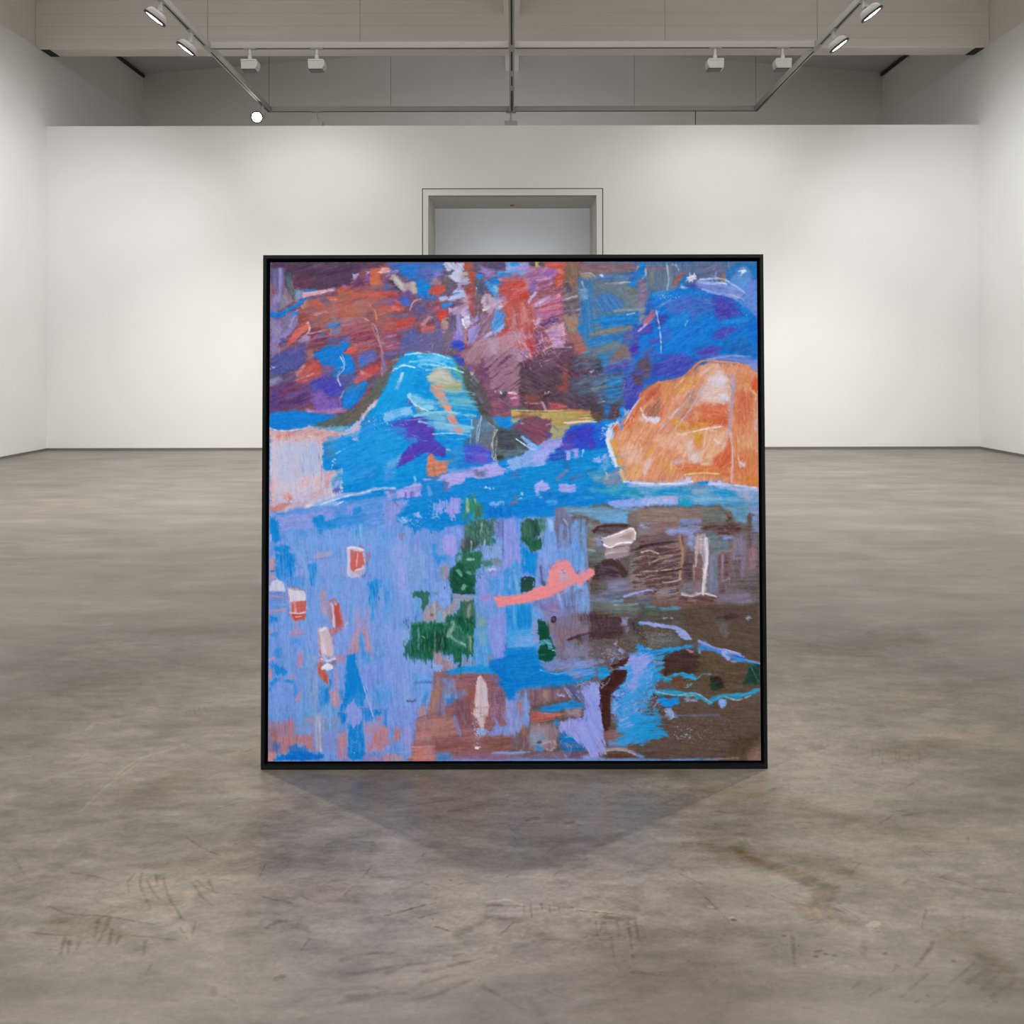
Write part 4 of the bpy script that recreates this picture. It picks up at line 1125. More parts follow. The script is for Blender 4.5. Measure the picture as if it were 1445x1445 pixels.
    p('640 440 690 370 790 370 800 500 790 560 760 600 690 590 640 520', '9c9ee4', f=1.3, r=1.1, var=.03)
    p('690 290 880 270 880 400 800 420 790 360 680 350', '7a9ae4', f=1.8)
    p('800 580 840 560 1060 560 1090 580 1080 700 1020 770 1000 1030 960 1020 880 1010 780 1010 730 960 720 760 790 720', '27634e', f=1.3, r=1.5, var=.07, ang=60, ln=8)
    p('730 770 830 700 960 820 1000 880 990 1020 860 1010 760 1000 730 930', '174f3b', f=2, r=1.6, var=.07, ang=40, ln=7)
    p('850 580 1060 570 1070 600 880 620', '2a6c48', f=1.4)
    p('810 600 860 590 860 640 810 670', '6fa4c8', f=1.5)
    s('920 640 990 640', 26, '8cb4b8', f=1.3)
    s('820 770 850 810', 40, '5aa088', f=1.5)
    s('930 780 950 790', 40, '5f9c84', f=1.5)
    s('870 960 890 930', 40, '6fae98', f=1.5)
    s('760 1000 860 1015', 12, '16404a', f=.8)
    p('1090 660 1230 640 1300 650 1200 690 1100 740', '3f8068', f=1.7, r=1.4, ang=-8)
    p('1200 640 1310 640 1300 740 1200 700', '8a90a8', f=1.8)
    p('1100 740 1220 710 1300 740 1280 800 1180 800', '8fb0e4', f=1.5)
    s('1160 755 1220 750', 16, 'c4c8ea', f=1)
    s('1170 785 1220 780', 26, '8a7898', f=1.4)
    p('1030 800 1180 790 1300 740 1310 860 1320 980 1200 1030 1200 1130 1130 1200 1080 1150 1050 1000', '8398e0', f=1.8, r=1.3, var=.05)
    p('1140 870 1300 800 1310 1000 1160 1010', '5a9ae0', f=2.4, var=.05)
    p('1320 740 1445 720 1445 1040 1320 1020', '3f90d8', f=2.2, r=1.6, var=.08)
    s('1395 800 1380 960', 30, '6fa4d8', f=1.6, dry=.25)
    s('1085 1060 1140 1065', 60, 'a890d4', f=2.5)
    p('620 720 700 700 720 820 690 870 640 820', 'a08ea8', f=1.6, r=1.4)
    s('640 740 660 860', 40, '8a9aac', f=2)
    s('690 850 720 840', 12, '6a5a70', f=.8)
    p('530 470 570 480 580 600 700 600 700 650 600 680 560 640', '2f8cd8', f=1.8, r=1.5)
    p('360 380 400 400 400 580 330 560', '8f9fe0', f=2)
    p('150 370 220 340 230 380 200 440 170 420', '8c7ca0', f=1.4)
    p('0 340 80 360 80 420 0 410', '5a9ce0', f=1.8)
    p('50 500 250 460 300 700 250 1000 180 1100 80 800', '8ba0e4', f=3, var=.05)
    p('230 560 470 560 480 820 360 960 270 900', '7ca4dc', f=3, var=.05)
    p('0 840 60 860 90 1100 60 1250 0 1300', '3f90dc', f=3, var=.05)
    p('520 940 640 880 720 900 740 1090 660 1180 600 1140 560 1040', '83a4e6', f=1.8, r=1.4, var=.04)
    s('620 1085 700 1085', 10, '4a8ccc', f=.8)
    s('670 940 668 970', 8, '3a5a80', f=.6)
    p('310 1000 500 990 505 1040 490 1120 450 1160 430 1220 415 1180 420 1060 340 1060', '347059', f=1, r=1.5, var=.07)
    p('330 1060 410 1050 410 1180 340 1250 320 1120', '6fa8e0', f=1.5)
    s('540 1000 580 1020', 26, '5aa0a0', f=1.2)
    p('440 1220 500 1130 560 1080 620 1140 660 1200 780 1080 800 1020 980 1040 1000 1080 830 1100 790 1200 690 1290 640 1340 560 1320 430 1310', 'a29aa2', f=1.5, r=1.5, var=.07)
    p('740 1020 980 1040 980 1070 780 1090', '8e94b4', f=1.4, ang=0)
    s('745 1010 750 1120', 10, '3a4a68', f=.7)
    p('580 1210 640 1200 660 1300 600 1340', '6aa8d0', f=1.6)
    s('520 1242 545 1238', 16, '4a4448', f=.8)
    p('440 1230 500 1200 540 1300 450 1310', 'b09a9c', f=1.6)
    p('850 1100 1000 1080 1005 1250 1020 1360 1000 1445 900 1445 780 1445 680 1445 310 1445 310 1330 430 1320 560 1320 660 1340 700 1260 800 1230', '2a6853', f=1.4, r=1.7, var=.08, ln=10)
    p('880 1100 980 1090 990 1240 890 1260', '4c6c5c', f=2, var=.06)
    s('940 1160 930 1250', 40, '8a928c', f=2)
    p('800 1280 1000 1260 1010 1400 860 1440', '16493a', f=2, var=.08, r=1.6)
    p('690 1360 760 1310 790 1330 740 1420 690 1430', '7fb0c4', f=1.5, r=1.4)
    c.hair('320 1330 1000 1440', 40, '7fb4b4', 88, 60, 8, .5, 8)
    p('300 1330 430 1320 420 1360 310 1380', '4a9474', f=1.4)
    s('250 1310 250 1360', 14, '2a5a60', f=.8)
    s('215 1320 222 1340', 14, '2a5a60', f=.8)
    p('1010 1160 1080 1200 1150 1320 1150 1445 1020 1445', '6a9cc4', f=2, r=1.4, var=.06)
    p('1040 1280 1140 1300 1120 1445 1060 1445', '7a9ca0', f=2, dry=.2)
    p('1150 1300 1330 1200 1380 1445 1150 1445', '8a98e2', f=1.6, var=.03)
    p('1330 1180 1445 1150 1445 1445 1370 1445', '2a88d8', f=1.6, var=.05)
    # ---- row 3, tile 3
    tile(720, 710, ang=88)
    p('0 -20 1000 -40 860 60 720 60 560 60 480 80 500 160 380 180 240 160 60 200 0 170', '0a80d2', f=1.4, r=1.6, var=.04, ang=-5)
    s('400 20 480 10', 50, '5a9ce2', f=1.6, dry=.2)
    s('0 20 60 10', 40, '6a6ca0', f=2)
    p('-30 190 30 160 60 200 120 480 110 830 60 740 -30 740', '8a98e2', f=1.5, r=1.3, var=.04)
    p('40 200 130 200 110 420 170 480 100 560', '5c98e2', f=1.5)
    p('110 500 240 560 290 570 270 820 240 830 180 760 120 800', '0f86d6', f=1.6, r=1.6, var=.04)
    s('130 600 160 740', 16, '6a8cc0', f=1, dry=.3)
    p('0 640 90 680 100 830 110 960 100 1040 0 1040', '4a98dc', f=1.8, r=1.6, var=.08)
    s('30 760 60 960', 30, '7fb0d8', f=1.6, dry=.25)
    p('360 180 500 170 500 520 520 640 440 700 300 700 300 560 370 480 380 280', '7aa2e4', f=2, r=1.4, var=.05)
    s('430 220 440 300', 50, '9ac0ee', f=2)
    p('290 640 420 620 420 860 290 920 270 800', '8298d8', f=2, r=1.5, var=.06)
    s('325 720 340 900', 30, '5a5a8c', f=1.4, dry=.2)
    s('350 880 365 930', 36, '5a6090', f=1.4)
    s('430 700 445 790', 30, '9c86c0', f=1.5)
    p('110 240 180 200 280 195 330 260 320 370 250 400 170 480 120 440 100 320', '2a5044', f=1.2, r=1.2, var=.07)
    p('120 240 200 210 240 330 200 450 130 420', '3a6c5a', f=1.6, var=.06)
    p('280 180 370 190 380 300 340 370 310 260', '4a8070', f=1.6, r=1.3)
    s('350 350 340 390', 40, '7a9c9c', f=1.5)
    p('170 470 210 410 320 400 350 450 330 520 240 560 190 530', '235f45', f=1.1, r=1.1, var=.05)
    p('270 330 320 310 300 370', '3a3a48', f=1.1)
    p('490 90 600 60 660 190 690 240 680 460 640 500 620 540 590 500 580 620 550 500 520 520 500 440 470 300', '6e6e8c', f=1.4, r=1.5, var=.06)
    p('480 80 560 70 640 170 500 180', '7d7a94', f=2)
    s('580 200 610 230', 18, '9cc0e8', f=1)
    s('560 500 580 640', 20, '9a8cb4', f=1.2, dry=.2)
    p('520 520 660 520 670 700 640 640 600 640 540 640', '6c96d8', f=1.8)
    p('690 200 750 200 740 420 820 600 830 740 760 800 700 780 660 680 660 500 690 460', '6a9ee4', f=1.6, r=1.3, var=.05)
    s('720 520 740 700', 40, '4a8ed8', f=2)
    p('750 180 830 190 850 400 850 620 830 700 790 540 750 400', '6a8ca8', f=1.8, r=1.4, var=.06)
    p('560 60 1000 60 1445 70 1445 120 1300 110 1280 240 1060 230 900 210 820 150 640 150', '6c98b8', f=2, r=1.6, var=.06, ang=0)
    p('900 160 1280 120 1280 240 1000 240', '6aa0d0', f=1.8, var=.06, ang=0)
    p('1060 20 1200 0 1445 0 1445 60 1180 70', '8aa4e6', f=1.4, r=1.6, ang=0)
    p('1290 110 1445 90 1445 240 1290 250', '80706c', f=2, r=1.5, var=.06, ang=0)
    p('820 200 900 190 900 320 860 520 850 800 920 860 850 1100 830 900 840 600', '746470', f=2, r=1.6, var=.07)
    p('840 250 1000 230 1020 480 900 560 850 480', '7a746c', f=2.5, r=1.8, var=.08, ang=5)
    p('890 340 920 310 1060 280 1100 255 1300 250 1300 280 1180 320 1100 350 960 360', '4a3234', f=1.3, r=1.3, var=.05, ang=-12)
    s('960 290 970 360', 20, '38282c', f=1)
    p('930 400 980 380 1010 480 960 500', '8ba4dc', f=1.2, r=1.2)
    s('985 400 1005 450', 20, '3a3444', f=.9)
    p('840 520 1030 500 1040 640 940 680 850 660', '66706c', f=2, r=1.6, var=.06, ang=0)
    s('840 530 920 545', 26, '8fa4a8', f=1.3)
    p('1000 430 1100 380 1250 310 1320 295 1360 320 1360 400 1320 480 1180 490 1060 510 1020 480', 'cdb9c0', f=.9, r=.7, var=.05, ang=-14)
    s('1040 410 1180 370 1290 300 1340 300 1360 350', 14, 'f0e6ea', f=.7)
    s('1020 480 1060 500 1130 460 1320 450', 20, 'f4eef0', f=.8)
    p('1180 400 1300 340 1350 340 1330 400 1220 420', 'ac9a98', f=1.6, ang=-14)
    s('1000 410 1080 420', 40, 'c0c4e0', f=1.3)
    p('1040 510 1310 490 1310 600 1160 640 1150 690 1060 660 1030 590', 'b29c9c', f=1.4, r=1.2, var=.07, ang=-5)
    s('1040 580 1290 510', 20, 'd0bcb8', f=1, dry=.2)
    p('1310 480 1445 440 1445 640 1320 620', '6c6860', f=2, r=1.6, var=.07, ang=-5)
    s('1350 530 1445 515', 24, '3c3030', f=1.1)
    s('1390 640 1445 620', 30, '5a4040', f=1.3)
    p('1310 640 1400 640 1360 760 1310 790', '6c8688', f=1.8)
    p('930 690 1030 660 1110 690 1180 720 1200 800 1150 860 1000 870 930 880 900 860', '3f2a30', f=1.2, r=1.4, var=.04, ang=5)
    p('1150 630 1310 610 1310 790 1200 830 1190 710', '5c4a40', f=2, r=1.4, var=.05)
    p('1310 780 1445 740 1445 960 1290 960', '92807e', f=2, r=1.6, var=.09, ang=2)
    p('850 880 1060 870 1060 980 860 1030', '585048', f=2, r=1.4, var=.05, ang=5)
    p('1060 880 1300 840 1320 960 1200 1010 1060 1000', '80809c', f=2.2, r=1.5, var=.07, ang=-3)
    p('860 1030 1060 990 1250 1010 1240 1070 1080 1120 870 1140', '6c748c', f=2.4, r=1.6, var=.08, ang=0)
    s('1250 1045 1320 1020 1445 995', 34, '93a0dc', f=1.2, r=1.2)
    p('1220 1060 1445 1030 1445 1110 1220 1110', '585450', f=2, var=.05, ang=0)
    s('1100 1105 1220 1095', 40, '6f9cbc', f=1.8)
    p('850 1130 1100 1110 1445 1120 1445 1240 1200 1240 900 1200', '66706c', f=2.4, r=1.6, var=.06, ang=2)
    s('1120 1140 1400 1130', 18, '90a4a4', f=1.2, dry=.2)
    p('470 1000 640 960 720 980 860 900 860 1240 740 1240 600 1250 420 1240 250 1160 240 1090', '7888c0', f=2.4, r=1.7, var=.08)
    p('580 1000 730 980 720 1180 640 1220 560 1140', '6f749c', f=2.4, var=.07)
    p('330 1150 520 1080 560 1200 480 1260 340 1250', '8a7ab0', f=2.6, var=.05, ang=10)
    s('520 1020 560 1140', 26, '8fb2ec', f=1.4)
    p('730 1030 860 1000 870 1200 740 1220', '7498d0', f=2, r=1.8, var=.09)
    p('680 900 800 880 810 970 690 980', '90b4ee', f=1.6)
    s('780 780 790 760', 30, 'b0aac8', f=1)
    p('0 1140 200 1130 240 1230 230 1445 0 1445', '1a8ad6', f=1.8, r=1.5, var=.05)
    s('30 1160 40 1445', 50, '4aa2e0', f=2.4)
    p('220 1160 300 1180 430 1300 300 1330 230 1400', '6fa4e4', f=2, r=1.4)
    p('260 1330 290 1310 380 1445 240 1445', '9a98d0', f=1.8)
    p('380 1330 700 1240 900 1240 880 1445 400 1445', '786c80', f=2.4, r=1.6, var=.07, ang=80)
    p('520 1280 640 1250 640 1445 540 1445', '6f7088', f=2, var=.07)
    s('460 1330 620 1210', 20, '7f7098', f=2)
    p('440 1290 465 1262 490 1275 495 1310 470 1332 448 1320', '43222c', f=.9, r=.6)
    p('290 1320 330 1310 390 1340 400 1445 300 1445', '17573d', f=1, r=1.2, var=.07)
    p('740 1250 900 1220 1000 1250 1220 1270 1230 1330 1240 1445 820 1445 760 1320', '48343a', f=1.6, r=1.8, var=.05, ang=3)
    p('820 1320 1200 1280 1210 1445 860 1445', '4f3a42', f=2, var=.05)
    p('1210 1270 1310 1270 1280 1330 1290 1445 1230 1445', '8890b0', f=1.3, r=1.6, dry=.15)
    p('1300 1300 1445 1260 1445 1445 1300 1445', '504a44', f=1.8, r=1.5, var=.07)
    s('1340 1320 1370 1420', 20, '3a3434', f=1)
    s('1415 1340 1445 1335', 40, '3f9cd0', f=1.2)
    # coral stroke
    p('-205 1050 -100 1045 0 1045 140 1020 240 960 330 930 380 940 400 830 420 760 500 650 560 630 620 640 670 740 730 810 780 770 860 735 910 745 915 800 880 840 800 880 770 930 700 890 660 920 600 970 520 1000 400 1060 260 1090 140 1120 0 1140 -60 1145 -90 1160 -150 1165 -170 1110', 'ec8c90', f=.8, r=.6, var=.03, ang=-25, b=.4)
    p('510 760 570 740 610 770 620 880 580 900 520 860 500 800', 'b9a0b8', f=1.4, r=1, ang=0)
    p('550 770 580 755 595 790 575 805', '7a749c', f=1)
    s('430 860 540 880', 60, 'dc98a4', f=2.4)
    s('600 930 660 900', 40, 'c0a0b4', f=2)
    s('-110 1090 60 1090 200 1040', 40, 'f08a8a', f=2)
    p('110 890 130 850 210 828 255 850 260 940 230 965 170 985 110 1000', '234c40', f=1, r=.8, var=.06)
    s('240 900 235 940', 12, 'c8d4e0', f=.8)
    s('110 870 150 835 220 830', 8, '1c2c3c', f=.6)
    # ---- row 3, tile 4
    tile(900, 710, ang=0)
    p('-20 70 300 60 860 70 900 130 700 200 400 250 300 330 100 380 -20 380', '85726e', f=2.2, r=1.8, var=.07)
    p('0 90 400 70 420 220 0 250', '8c786e', f=2.5, var=.07)
    p('700 80 900 80 980 160 980 240 720 240', '6a706c', f=2.4, r=1.6, var=.08)
    p('900 60 1320 20 1320 240 1200 240 1080 240 1000 120', '6a98b4', f=2, r=1.6, var=.07)
    p('1080 60 1180 60 1170 200 1080 200', '5a90a8', f=2)
    p('1190 60 1320 30 1320 330 1260 330 1240 150', '7a90bc', f=2, r=1.4)
    p('970 140 1010 130 1020 190 985 210', '4a3028', f=1.2, r=1)
    s('985 120 1000 150', 40, '7a5a50', f=1.6)
    p('1190 150 1220 125 1250 150 1240 280 1220 340 1250 460 1270 540 1200 520 1210 400 1200 300', '5c4440', f=1.5, r=1.2, var=.05, ang=88)
    p('0 240 130 230 100 290 0 320', '7a7690', f=2, r=1.6, var=.1)
    dots('0 240 120 320', 20, 'c0c8e0', .9)
    p('130 290 300 240 440 220 440 300 300 360 130 360', '86665c', f=2.2, r=1.5, var=.08, ang=-15)
    p('440 220 500 200 690 190 690 250 440 260', '808cc4', f=1.8, r=1.5)
    p('300 310 440 280 680 290 690 330 620 350 600 540 530 480 520 380 440 350 300 400', '93a2dc', f=1.6, r=1.4, var=.05)
    s('540 268 700 285', 20, 'a8a0b8', f=1.2)
    p('680 290 800 260 930 260 1060 240 1120 300 1110 350 1000 370 880 370 830 330 740 320', '553836', f=1.4, r=1.3, var=.05)
    dots('830 270 1110 350', 30, '80686c', .8)
    p('740 340 850 340 900 400 1000 440 1000 540 860 580 780 560', '5f7c7c', f=2, r=1.8, var=.09)
    p('900 380 1060 370 1040 410 940 430', '8494d0', f=1.4)
    p('1040 370 1180 360 1200 560 1160 840 1040 880 1010 700 1020 520', '87788c', f=2.4, r=1.5, var=.06, ang=80)
    p('1190 520 1300 480 1290 740 1220 760', '946c74', f=2.2, r=1.4, var=.07, ang=85)
    p('1250 360 1320 340 1320 500 1270 480', '70707c', f=2)
    s('1050 460 1050 510 960 560 840 570', 26, 'a87c64', f=1.5)
    p('0 400 300 360 400 400 400 560 380 640 440 660 450 860 460 920 220 940 100 900 0 880', '6a4844', f=2, r=1.8, var=.11, ang=-14, ln=16)
    s('0 510 180 480 380 450', 26, '3a2626', f=1.2)
    s('150 440 400 410', 24, '5a4050', f=1.4)
    s('0 560 100 540 160 560', 30, 'b89c98', f=1.4, dry=.1)
    s('200 540 380 500', 36, '7a5c58', f=1.6)
    s('220 620 380 570', 40, 'a8847c', f=1.5, dry=.1)
    s('0 640 120 600', 26, '9c7c78', f=1.4)
    s('220 680 420 650', 50, '7c7484', f=1.8, dry=.1)
    s('0 740 130 690', 40, '9a7c7c', f=1.6)
    p('110 720 200 660 240 700 160 760 130 790', '4a4444', f=1.6)
    p('200 740 430 690 430 780 220 810', '52322f', f=1.7, r=1.3, var=.06)
    s('400 715 430 740', 20, 'c8bcc4', f=1)
    p('0 780 220 780 220 900 0 930', '8a7078', f=2, r=1.4, var=.09)
    p('220 840 440 790 460 900 220 940', '5a3834', f=1.8, r=1.3, var=.07)
    s('340 890 440 870', 20, 'bca8a4', f=1.2, dry=.1)
    p('390 560 410 420 440 360 510 380 530 460 520 620 520 860 470 900 440 700', '8c6856', f=1.5, r=1.2, var=.1, ang=88)
    s('480 400 485 640', 20, '543634', f=1.3)
    s('440 660 460 840', 26, 'ac8c80', f=1.4, dry=.1)
    p('530 580 600 580 600 860 490 870 480 700', '4a322e', f=1.6, r=1.2, var=.05, ang=88)
    p('620 400 650 360 720 350 750 390 770 560 770 700 740 720 740 900 750 990 680 1000 710 900 700 700 690 580 640 580 610 640 620 480', 'c6b4b8', f=1.1, r=1, var=.05, ang=88)
    s('735 420 740 640 730 880', 40, 'd6ccd8', f=1.5)
    p('610 580 690 570 700 720 660 880 620 860 600 760', '7c544a', f=1.5, r=1.1, var=.07, ang=88)
    s('605 700 610 860', 16, 'c09a88', f=1)
    p('620 880 700 860 700 1000 620 1010', '8a7068', f=1.8, ang=88)
    p('770 580 860 560 870 700 880 880 880 1010 760 1000 760 720', '7a8098', f=2, r=1.5, var=.08, ang=88)
    s('820 660 850 780', 50, '5c7470', f=2)
    p('870 580 990 570 1000 680 1020 820 960 870 960 1020 890 1020 880 860', '6a4a46', f=1.8, r=1.2, var=.08, ang=88)
    s('925 600 920 860', 26, '9a8498', f=1.6)
    s('960 590 970 660', 30, '5a3c2e', f=1.4)
    p('1030 650 1130 640 1120 860 1040 840', '64504c', f=2, r=1.3, var=.07, ang=88)
    s('1070 600 1150 600', 16, '5c4440', f=1.2)
    s('920 880 1010 845', 14, 'b4a0a8', f=1)
    p('470 880 620 870 620 990 480 1000', '706c72', f=2, r=1.3, var=.06)
    p('0 980 150 950 150 1020 0 1050', '8490c8', f=1.6, r=1.4)
    p('150 950 460 930 450 1000 380 1050 160 1040', '94838c', f=2, r=1.4, var=.09)
    s('230 1000 350 1000', 40, '6f98c0', f=1.8)
    s('480 1010 560 1040 640 1010', 30, 'b8c4cc', f=1.2, r=1)
    s('640 1030 700 1000 800 1020 860 1050', 24, 'd0b8b4', f=1.1, w2=14)
    s('660 1050 860 1055', 16, '4a3030', f=1.2)
    p('870 1030 1000 1000 1250 1000 1260 1130 1000 1120 840 1100', '807486', f=2.2, r=1.4, var=.06)
    p('130 1060 460 1040 660 1050 860 1060 840 1140 480 1140 150 1130', '785650', f=2.2, r=1.4, var=.08)
    s('480 1070 800 1090', 50, '5c3c38', f=2)
    s('560 1080 620 1090', 40, '8a746c', f=2)
    p('1150 830 1320 800 1320 1100 1240 1100 1230 1000 1150 980', '5c5450', f=2.4, r=1.5, var=.05)
    p('0 1050 130 1050 140 1140 0 1160', '566068', f=2, var=.08)
    s('80 1165 180 1170', 40, '5a92b4', f=1.8)
    s('240 1185 430 1175', 44, '5a9cc0', f=1.8)
    p('0 1180 500 1200 600 1290 500 1360 240 1340 0 1300', '54504a', f=2.4, r=1.5, var=.05)
    p('100 1180 240 1190 220 1250 60 1260', '4c5e48', f=2)
    p('480 1150 1100 1130 1320 1130 1320 1460 500 1460', '57483e', f=2.4, r=1.4, var=.035)
    p('860 1270 1000 1240 1090 1250 1080 1310 960 1300', '402e2c', f=1.8)
    p('860 1330 1010 1320 1000 1400 880 1420', '6a6060', f=2.4)
    p('1180 1270 1220 1250 1250 1280 1220 1310 1190 1300', '8c94a8', f=1.2, r=1.2)
    s('20 1340 110 1330', 26, '3c9cc4', f=1.4)
    dots('220 1260 420 1310', 8, 'c8d0d8', 1)
    K = 205 / 1445
    # ---- row 4, tile 1
    tile(360, 890, K, 88)
    c.hair('120 0 1300 800', 40, '8fa4e8', 88, 160, 30, .4, 4)
    p('120 0 170 0 150 60 120 70', 'b894ac', f=1.5)
    s('150 60 200 50', 36, '3a8cd8', f=1.4)
    p('340 20 470 0 480 50 360 70', 'bf84a0', f=1.8, r=1.4)
    s('430 0 430 20', 16, 'cc8a90', f=1)
    p('360 100 450 90 460 160 370 150', '3a90de', f=2)
    p('180 200 240 190 240 270 190 280', '3590dc', f=1.5)
    s('140 300 180 280', 30, 'b090b8', f=1.6)
    p('130 345 170 330 220 370 290 400 310 430 230 450 190 460 180 400 140 370', '1c86d6', f=1.1, r=1.4)
    p('130 380 155 400 145 500 120 510', 'c08a96', f=1.4)
    p('125 530 200 490 230 500 150 560', '2a8ad8', f=1.2)
    s('300 500 360 520', 30, '2488d4', f=1.2)
    p('120 560 160 580 150 630 120 610', '3088d6', f=1.2)
    s('390 570 395 640', 34, '3a8cdc', f=1.4)
    p('150 580 250 500 360 560 370 740 240 800 150 760', '7598e4', f=3, var=.03)
    p('410 230 460 200 470 280 450 400 410 380', 'a890b8', f=1.8, r=1.4)
    p('420 260 460 240 450 340 410 340', 'c0889c', f=2)
    p('310 460 380 450 390 490 340 500', 'b48ca8', f=1.4)
    p('385 700 430 600 460 580 440 700 400 720', 'a894bc', f=1.5)
    s('395 690 430 670', 30, 'b98a9c', f=1.4)
    p('480 150 560 150 560 400 480 400', '6fa2e0', f=2, var=.06)
    p('500 260 560 240 560 700 510 720', '7fa0d0', f=2, var=.06, dry=.15)
    s('590 280 590 800', 50, '8a9fd0', f=2, dry=.15)
    p('600 0 700 -60 740 30 770 180 780 270 680 290 630 260 610 100', 'ccb0bc', f=1.1, r=1.1, var=.05)
    p('620 20 720 20 700 60 640 80', 'd8d4e2', f=1.4)
    p('640 100 720 60 750 180 750 250 660 270', 'd6bcc8', f=1.6, var=.06)
    s('625 40 640 240', 20, 'ae7c8c', f=1, dry=.15)
    p('720 0 840 -10 830 30 760 60 790 130 760 160', 'c8605a', f=1.3, r=1.4)
    p('660 270 720 300 790 275 740 330 690 310', 'e4d8e2', f=.9)
    p('600 280 640 290 700 310 660 340 610 330', 'cf9494', f=1.2)
    p('610 320 650 330 680 400 720 480 720 580 690 530 640 500 620 420', 'c4604e', f=1.1, r=1, var=.05)
    s('690 420 715 520 712 580', 14, 'dc9c90', f=1)
    p('700 330 780 300 800 340 760 370', '8a7488', f=1.4)
    p('780 250 890 250 890 330 800 330', 'b48aa8', f=1.6, r=1.5, dry=.1)
    p('643 375 680 340 720 335 760 360 775 385 740 395 690 398 655 392', 'e6e4ee', f=.8, r=.6, var=.03)
    p('620 560 730 560 730 760 630 780', '4a9ade', f=1.8, r=1.4)
    p('625 560 650 560 650 720 630 740', '2088d8', f=1.2, r=1.2)
    p('680 580 730 590 725 730 690 760 680 680', '1282d6', f=1.1, r=1.2)
    s('735 500 735 560', 20, '3a80c8', f=1.2)
    p('730 600 820 590 840 760 780 830 740 720', 'b892ac', f=1.7, r=1.4, dry=.1)
    s('790 400 800 560', 50, '9a98c8', f=2)
    s('870 640 865 700', 40, 'b490a8', f=1.5)
    p('900 240 950 70 990 10 1030 0 1020 220 920 240', 'bf8c98', f=1.7, r=1.4, var=.05)
    p('1060 0 1110 0 1150 180 1160 280 1100 230', 'c08c98', f=1.5, r=1.3)
    p('780 50 880 0 980 0 900 220 860 250 790 230', '7a9ae2', f=2, var=.04)
    p('1020 60 1050 60 1080 200 1140 240 1130 320 1060 340 1040 200', '4a94de', f=1.4, r=1.3)
    p('910 260 990 230 1000 360 1040 460 1060 560 1110 640 1060 700 1070 760 1000 760 960 660 900 700 870 780 820 860 850 760 890 640 880 480', '0882d8', f=1.1, r=1.6, var=.03)
    p('830 600 890 600 880 680 840 700', '3a90dc', f=1.8)
    p('1040 400 1180 330 1304 300 1304 540 1160 560 1060 560', '7a98e4', f=2, var=.04)
    s('1280 90 1270 260', 24, '3a80d0', f=1.6, dry=.1)
    s('1200 100 1195 200', 20, '5a8ad4', f=1.6, dry=.2)
    s('1210 500 1220 520', 26, '3a8cdc', f=1.4)
    p('1170 590 1270 570 1290 740 1160 740', '4f98e0', f=2, r=1.6, var=.07)
    s('1100 570 1170 880', 14, '9cb0ee', f=1)
    s('960 772 1130 790', 8, '3a6cb8', f=.8)
    p('905 700 960 650 990 740 1050 800 1050 900 1020 980 960 980 940 900 885 870 905 800', '8c9ce6', f=1.1, r=1.6, var=.03)
    p('820 830 900 820 890 920 840 910', '0a7ed4', f=1.2, r=1.4)
    p('1055 800 1260 790 1250 840 1200 850 1150 890 1060 900', '1282d4', f=1.3, r=1.6, var=.05)
    p('905 900 960 970 1060 900 1065 1000 1080 1220 1060 1280 930 1280 910 1150 905 1000', '0880d4', f=1, r=1.5, var=.03)
    dots('910 980 1080 1240', 14, 'a8d0f0', .7)
    p('1270 800 1304 780 1304 960 1260 940', '2a8ede', f=1.6)
    p('1220 860 1260 850 1260 900 1190 910', 'c08494', f=1.3)
    p('1070 920 1200 900 1304 960 1304 1200 1200 1210 1090 1200 1080 1060', 'b88aa4', f=1.8, r=1.5, var=.05)
    p('1170 980 1304 980 1304 1160 1220 1210 1180 1160 1170 1060', 'c67a74', f=1.8, r=1.3, var=.05)
    p('1090 1050 1150 1040 1160 1100 1100 1110', '9a98d4', f=1.8)
    p('450 780 560 780 800 760 820 960 700 1000 580 960 450 920', '6a9ed8', f=2.2, var=.06)
    p('560 830 680 830 660 1200 590 1200', '94a8d0', f=1.8, r=1.3, var=.07)
    s('630 900 640 1190', 26, 'b8bcd8', f=1.3, dry=.15)
    s('575 860 610 1190', 14, 'a8b4dc', f=1, dry=.1)
    p('670 1020 800 1000 810 1200 760 1250 680 1240', '7098e6', f=1.5, var=.03)
    p('810 1040 905 1000 905 1280 830 1280 800 1240', 'bc84a0', f=1.7, r=1.4, var=.05)
    s('870 1040 870 1160', 40, 'c48078', f=2.2)
    p('120 900 300 930 340 880 390 960 360 1040 130 1040', 'a07c98', f=2, r=1.8, var=.06)
    s('340 910 345 1010', 50, 'b4747c', f=2)
    p('120 960 230 1000 240 1160 130 1280 115 1280', 'a07078', f=2.2, r=1.6, var=.06)
    p('220 1040 560 1040 560 1160 570 1200 500 1180 400 1120 330 1200 260 1240 180 1200', 'b47a80', f=1.8, r=1.5, var=.06)
    s('530 900 540 880', 40, 'bc88a4', f=1.8)
    p('170 1120 230 1120 240 1200 190 1220', '3a6cb8', f=2, r=1.6)
    p('110 1200 200 1200 180 1310 110 1310', 'c08a8e', f=1.6)
    p('180 1290 220 1240 320 1230 330 1150 400 1130 440 1170 480 1140 520 1210 670 1230 670 1260 640 1290 400 1290', '0a72d0', f=1.1, r=1.2, var=.03, ang=0)
    s('220 1230 240 1250', 20, '4a9ce4', f=1)
    s('180 1305 900 1302', 20, '8088c4', f=1.3, dry=.1)
    p('1060 1230 1240 1220 1230 1240 1090 1260', '2a84d0', f=1.3)
    p('1090 1230 1304 1240 1304 1310 1060 1310', '9a88bc', f=1.8, r=1.4, dry=.1)
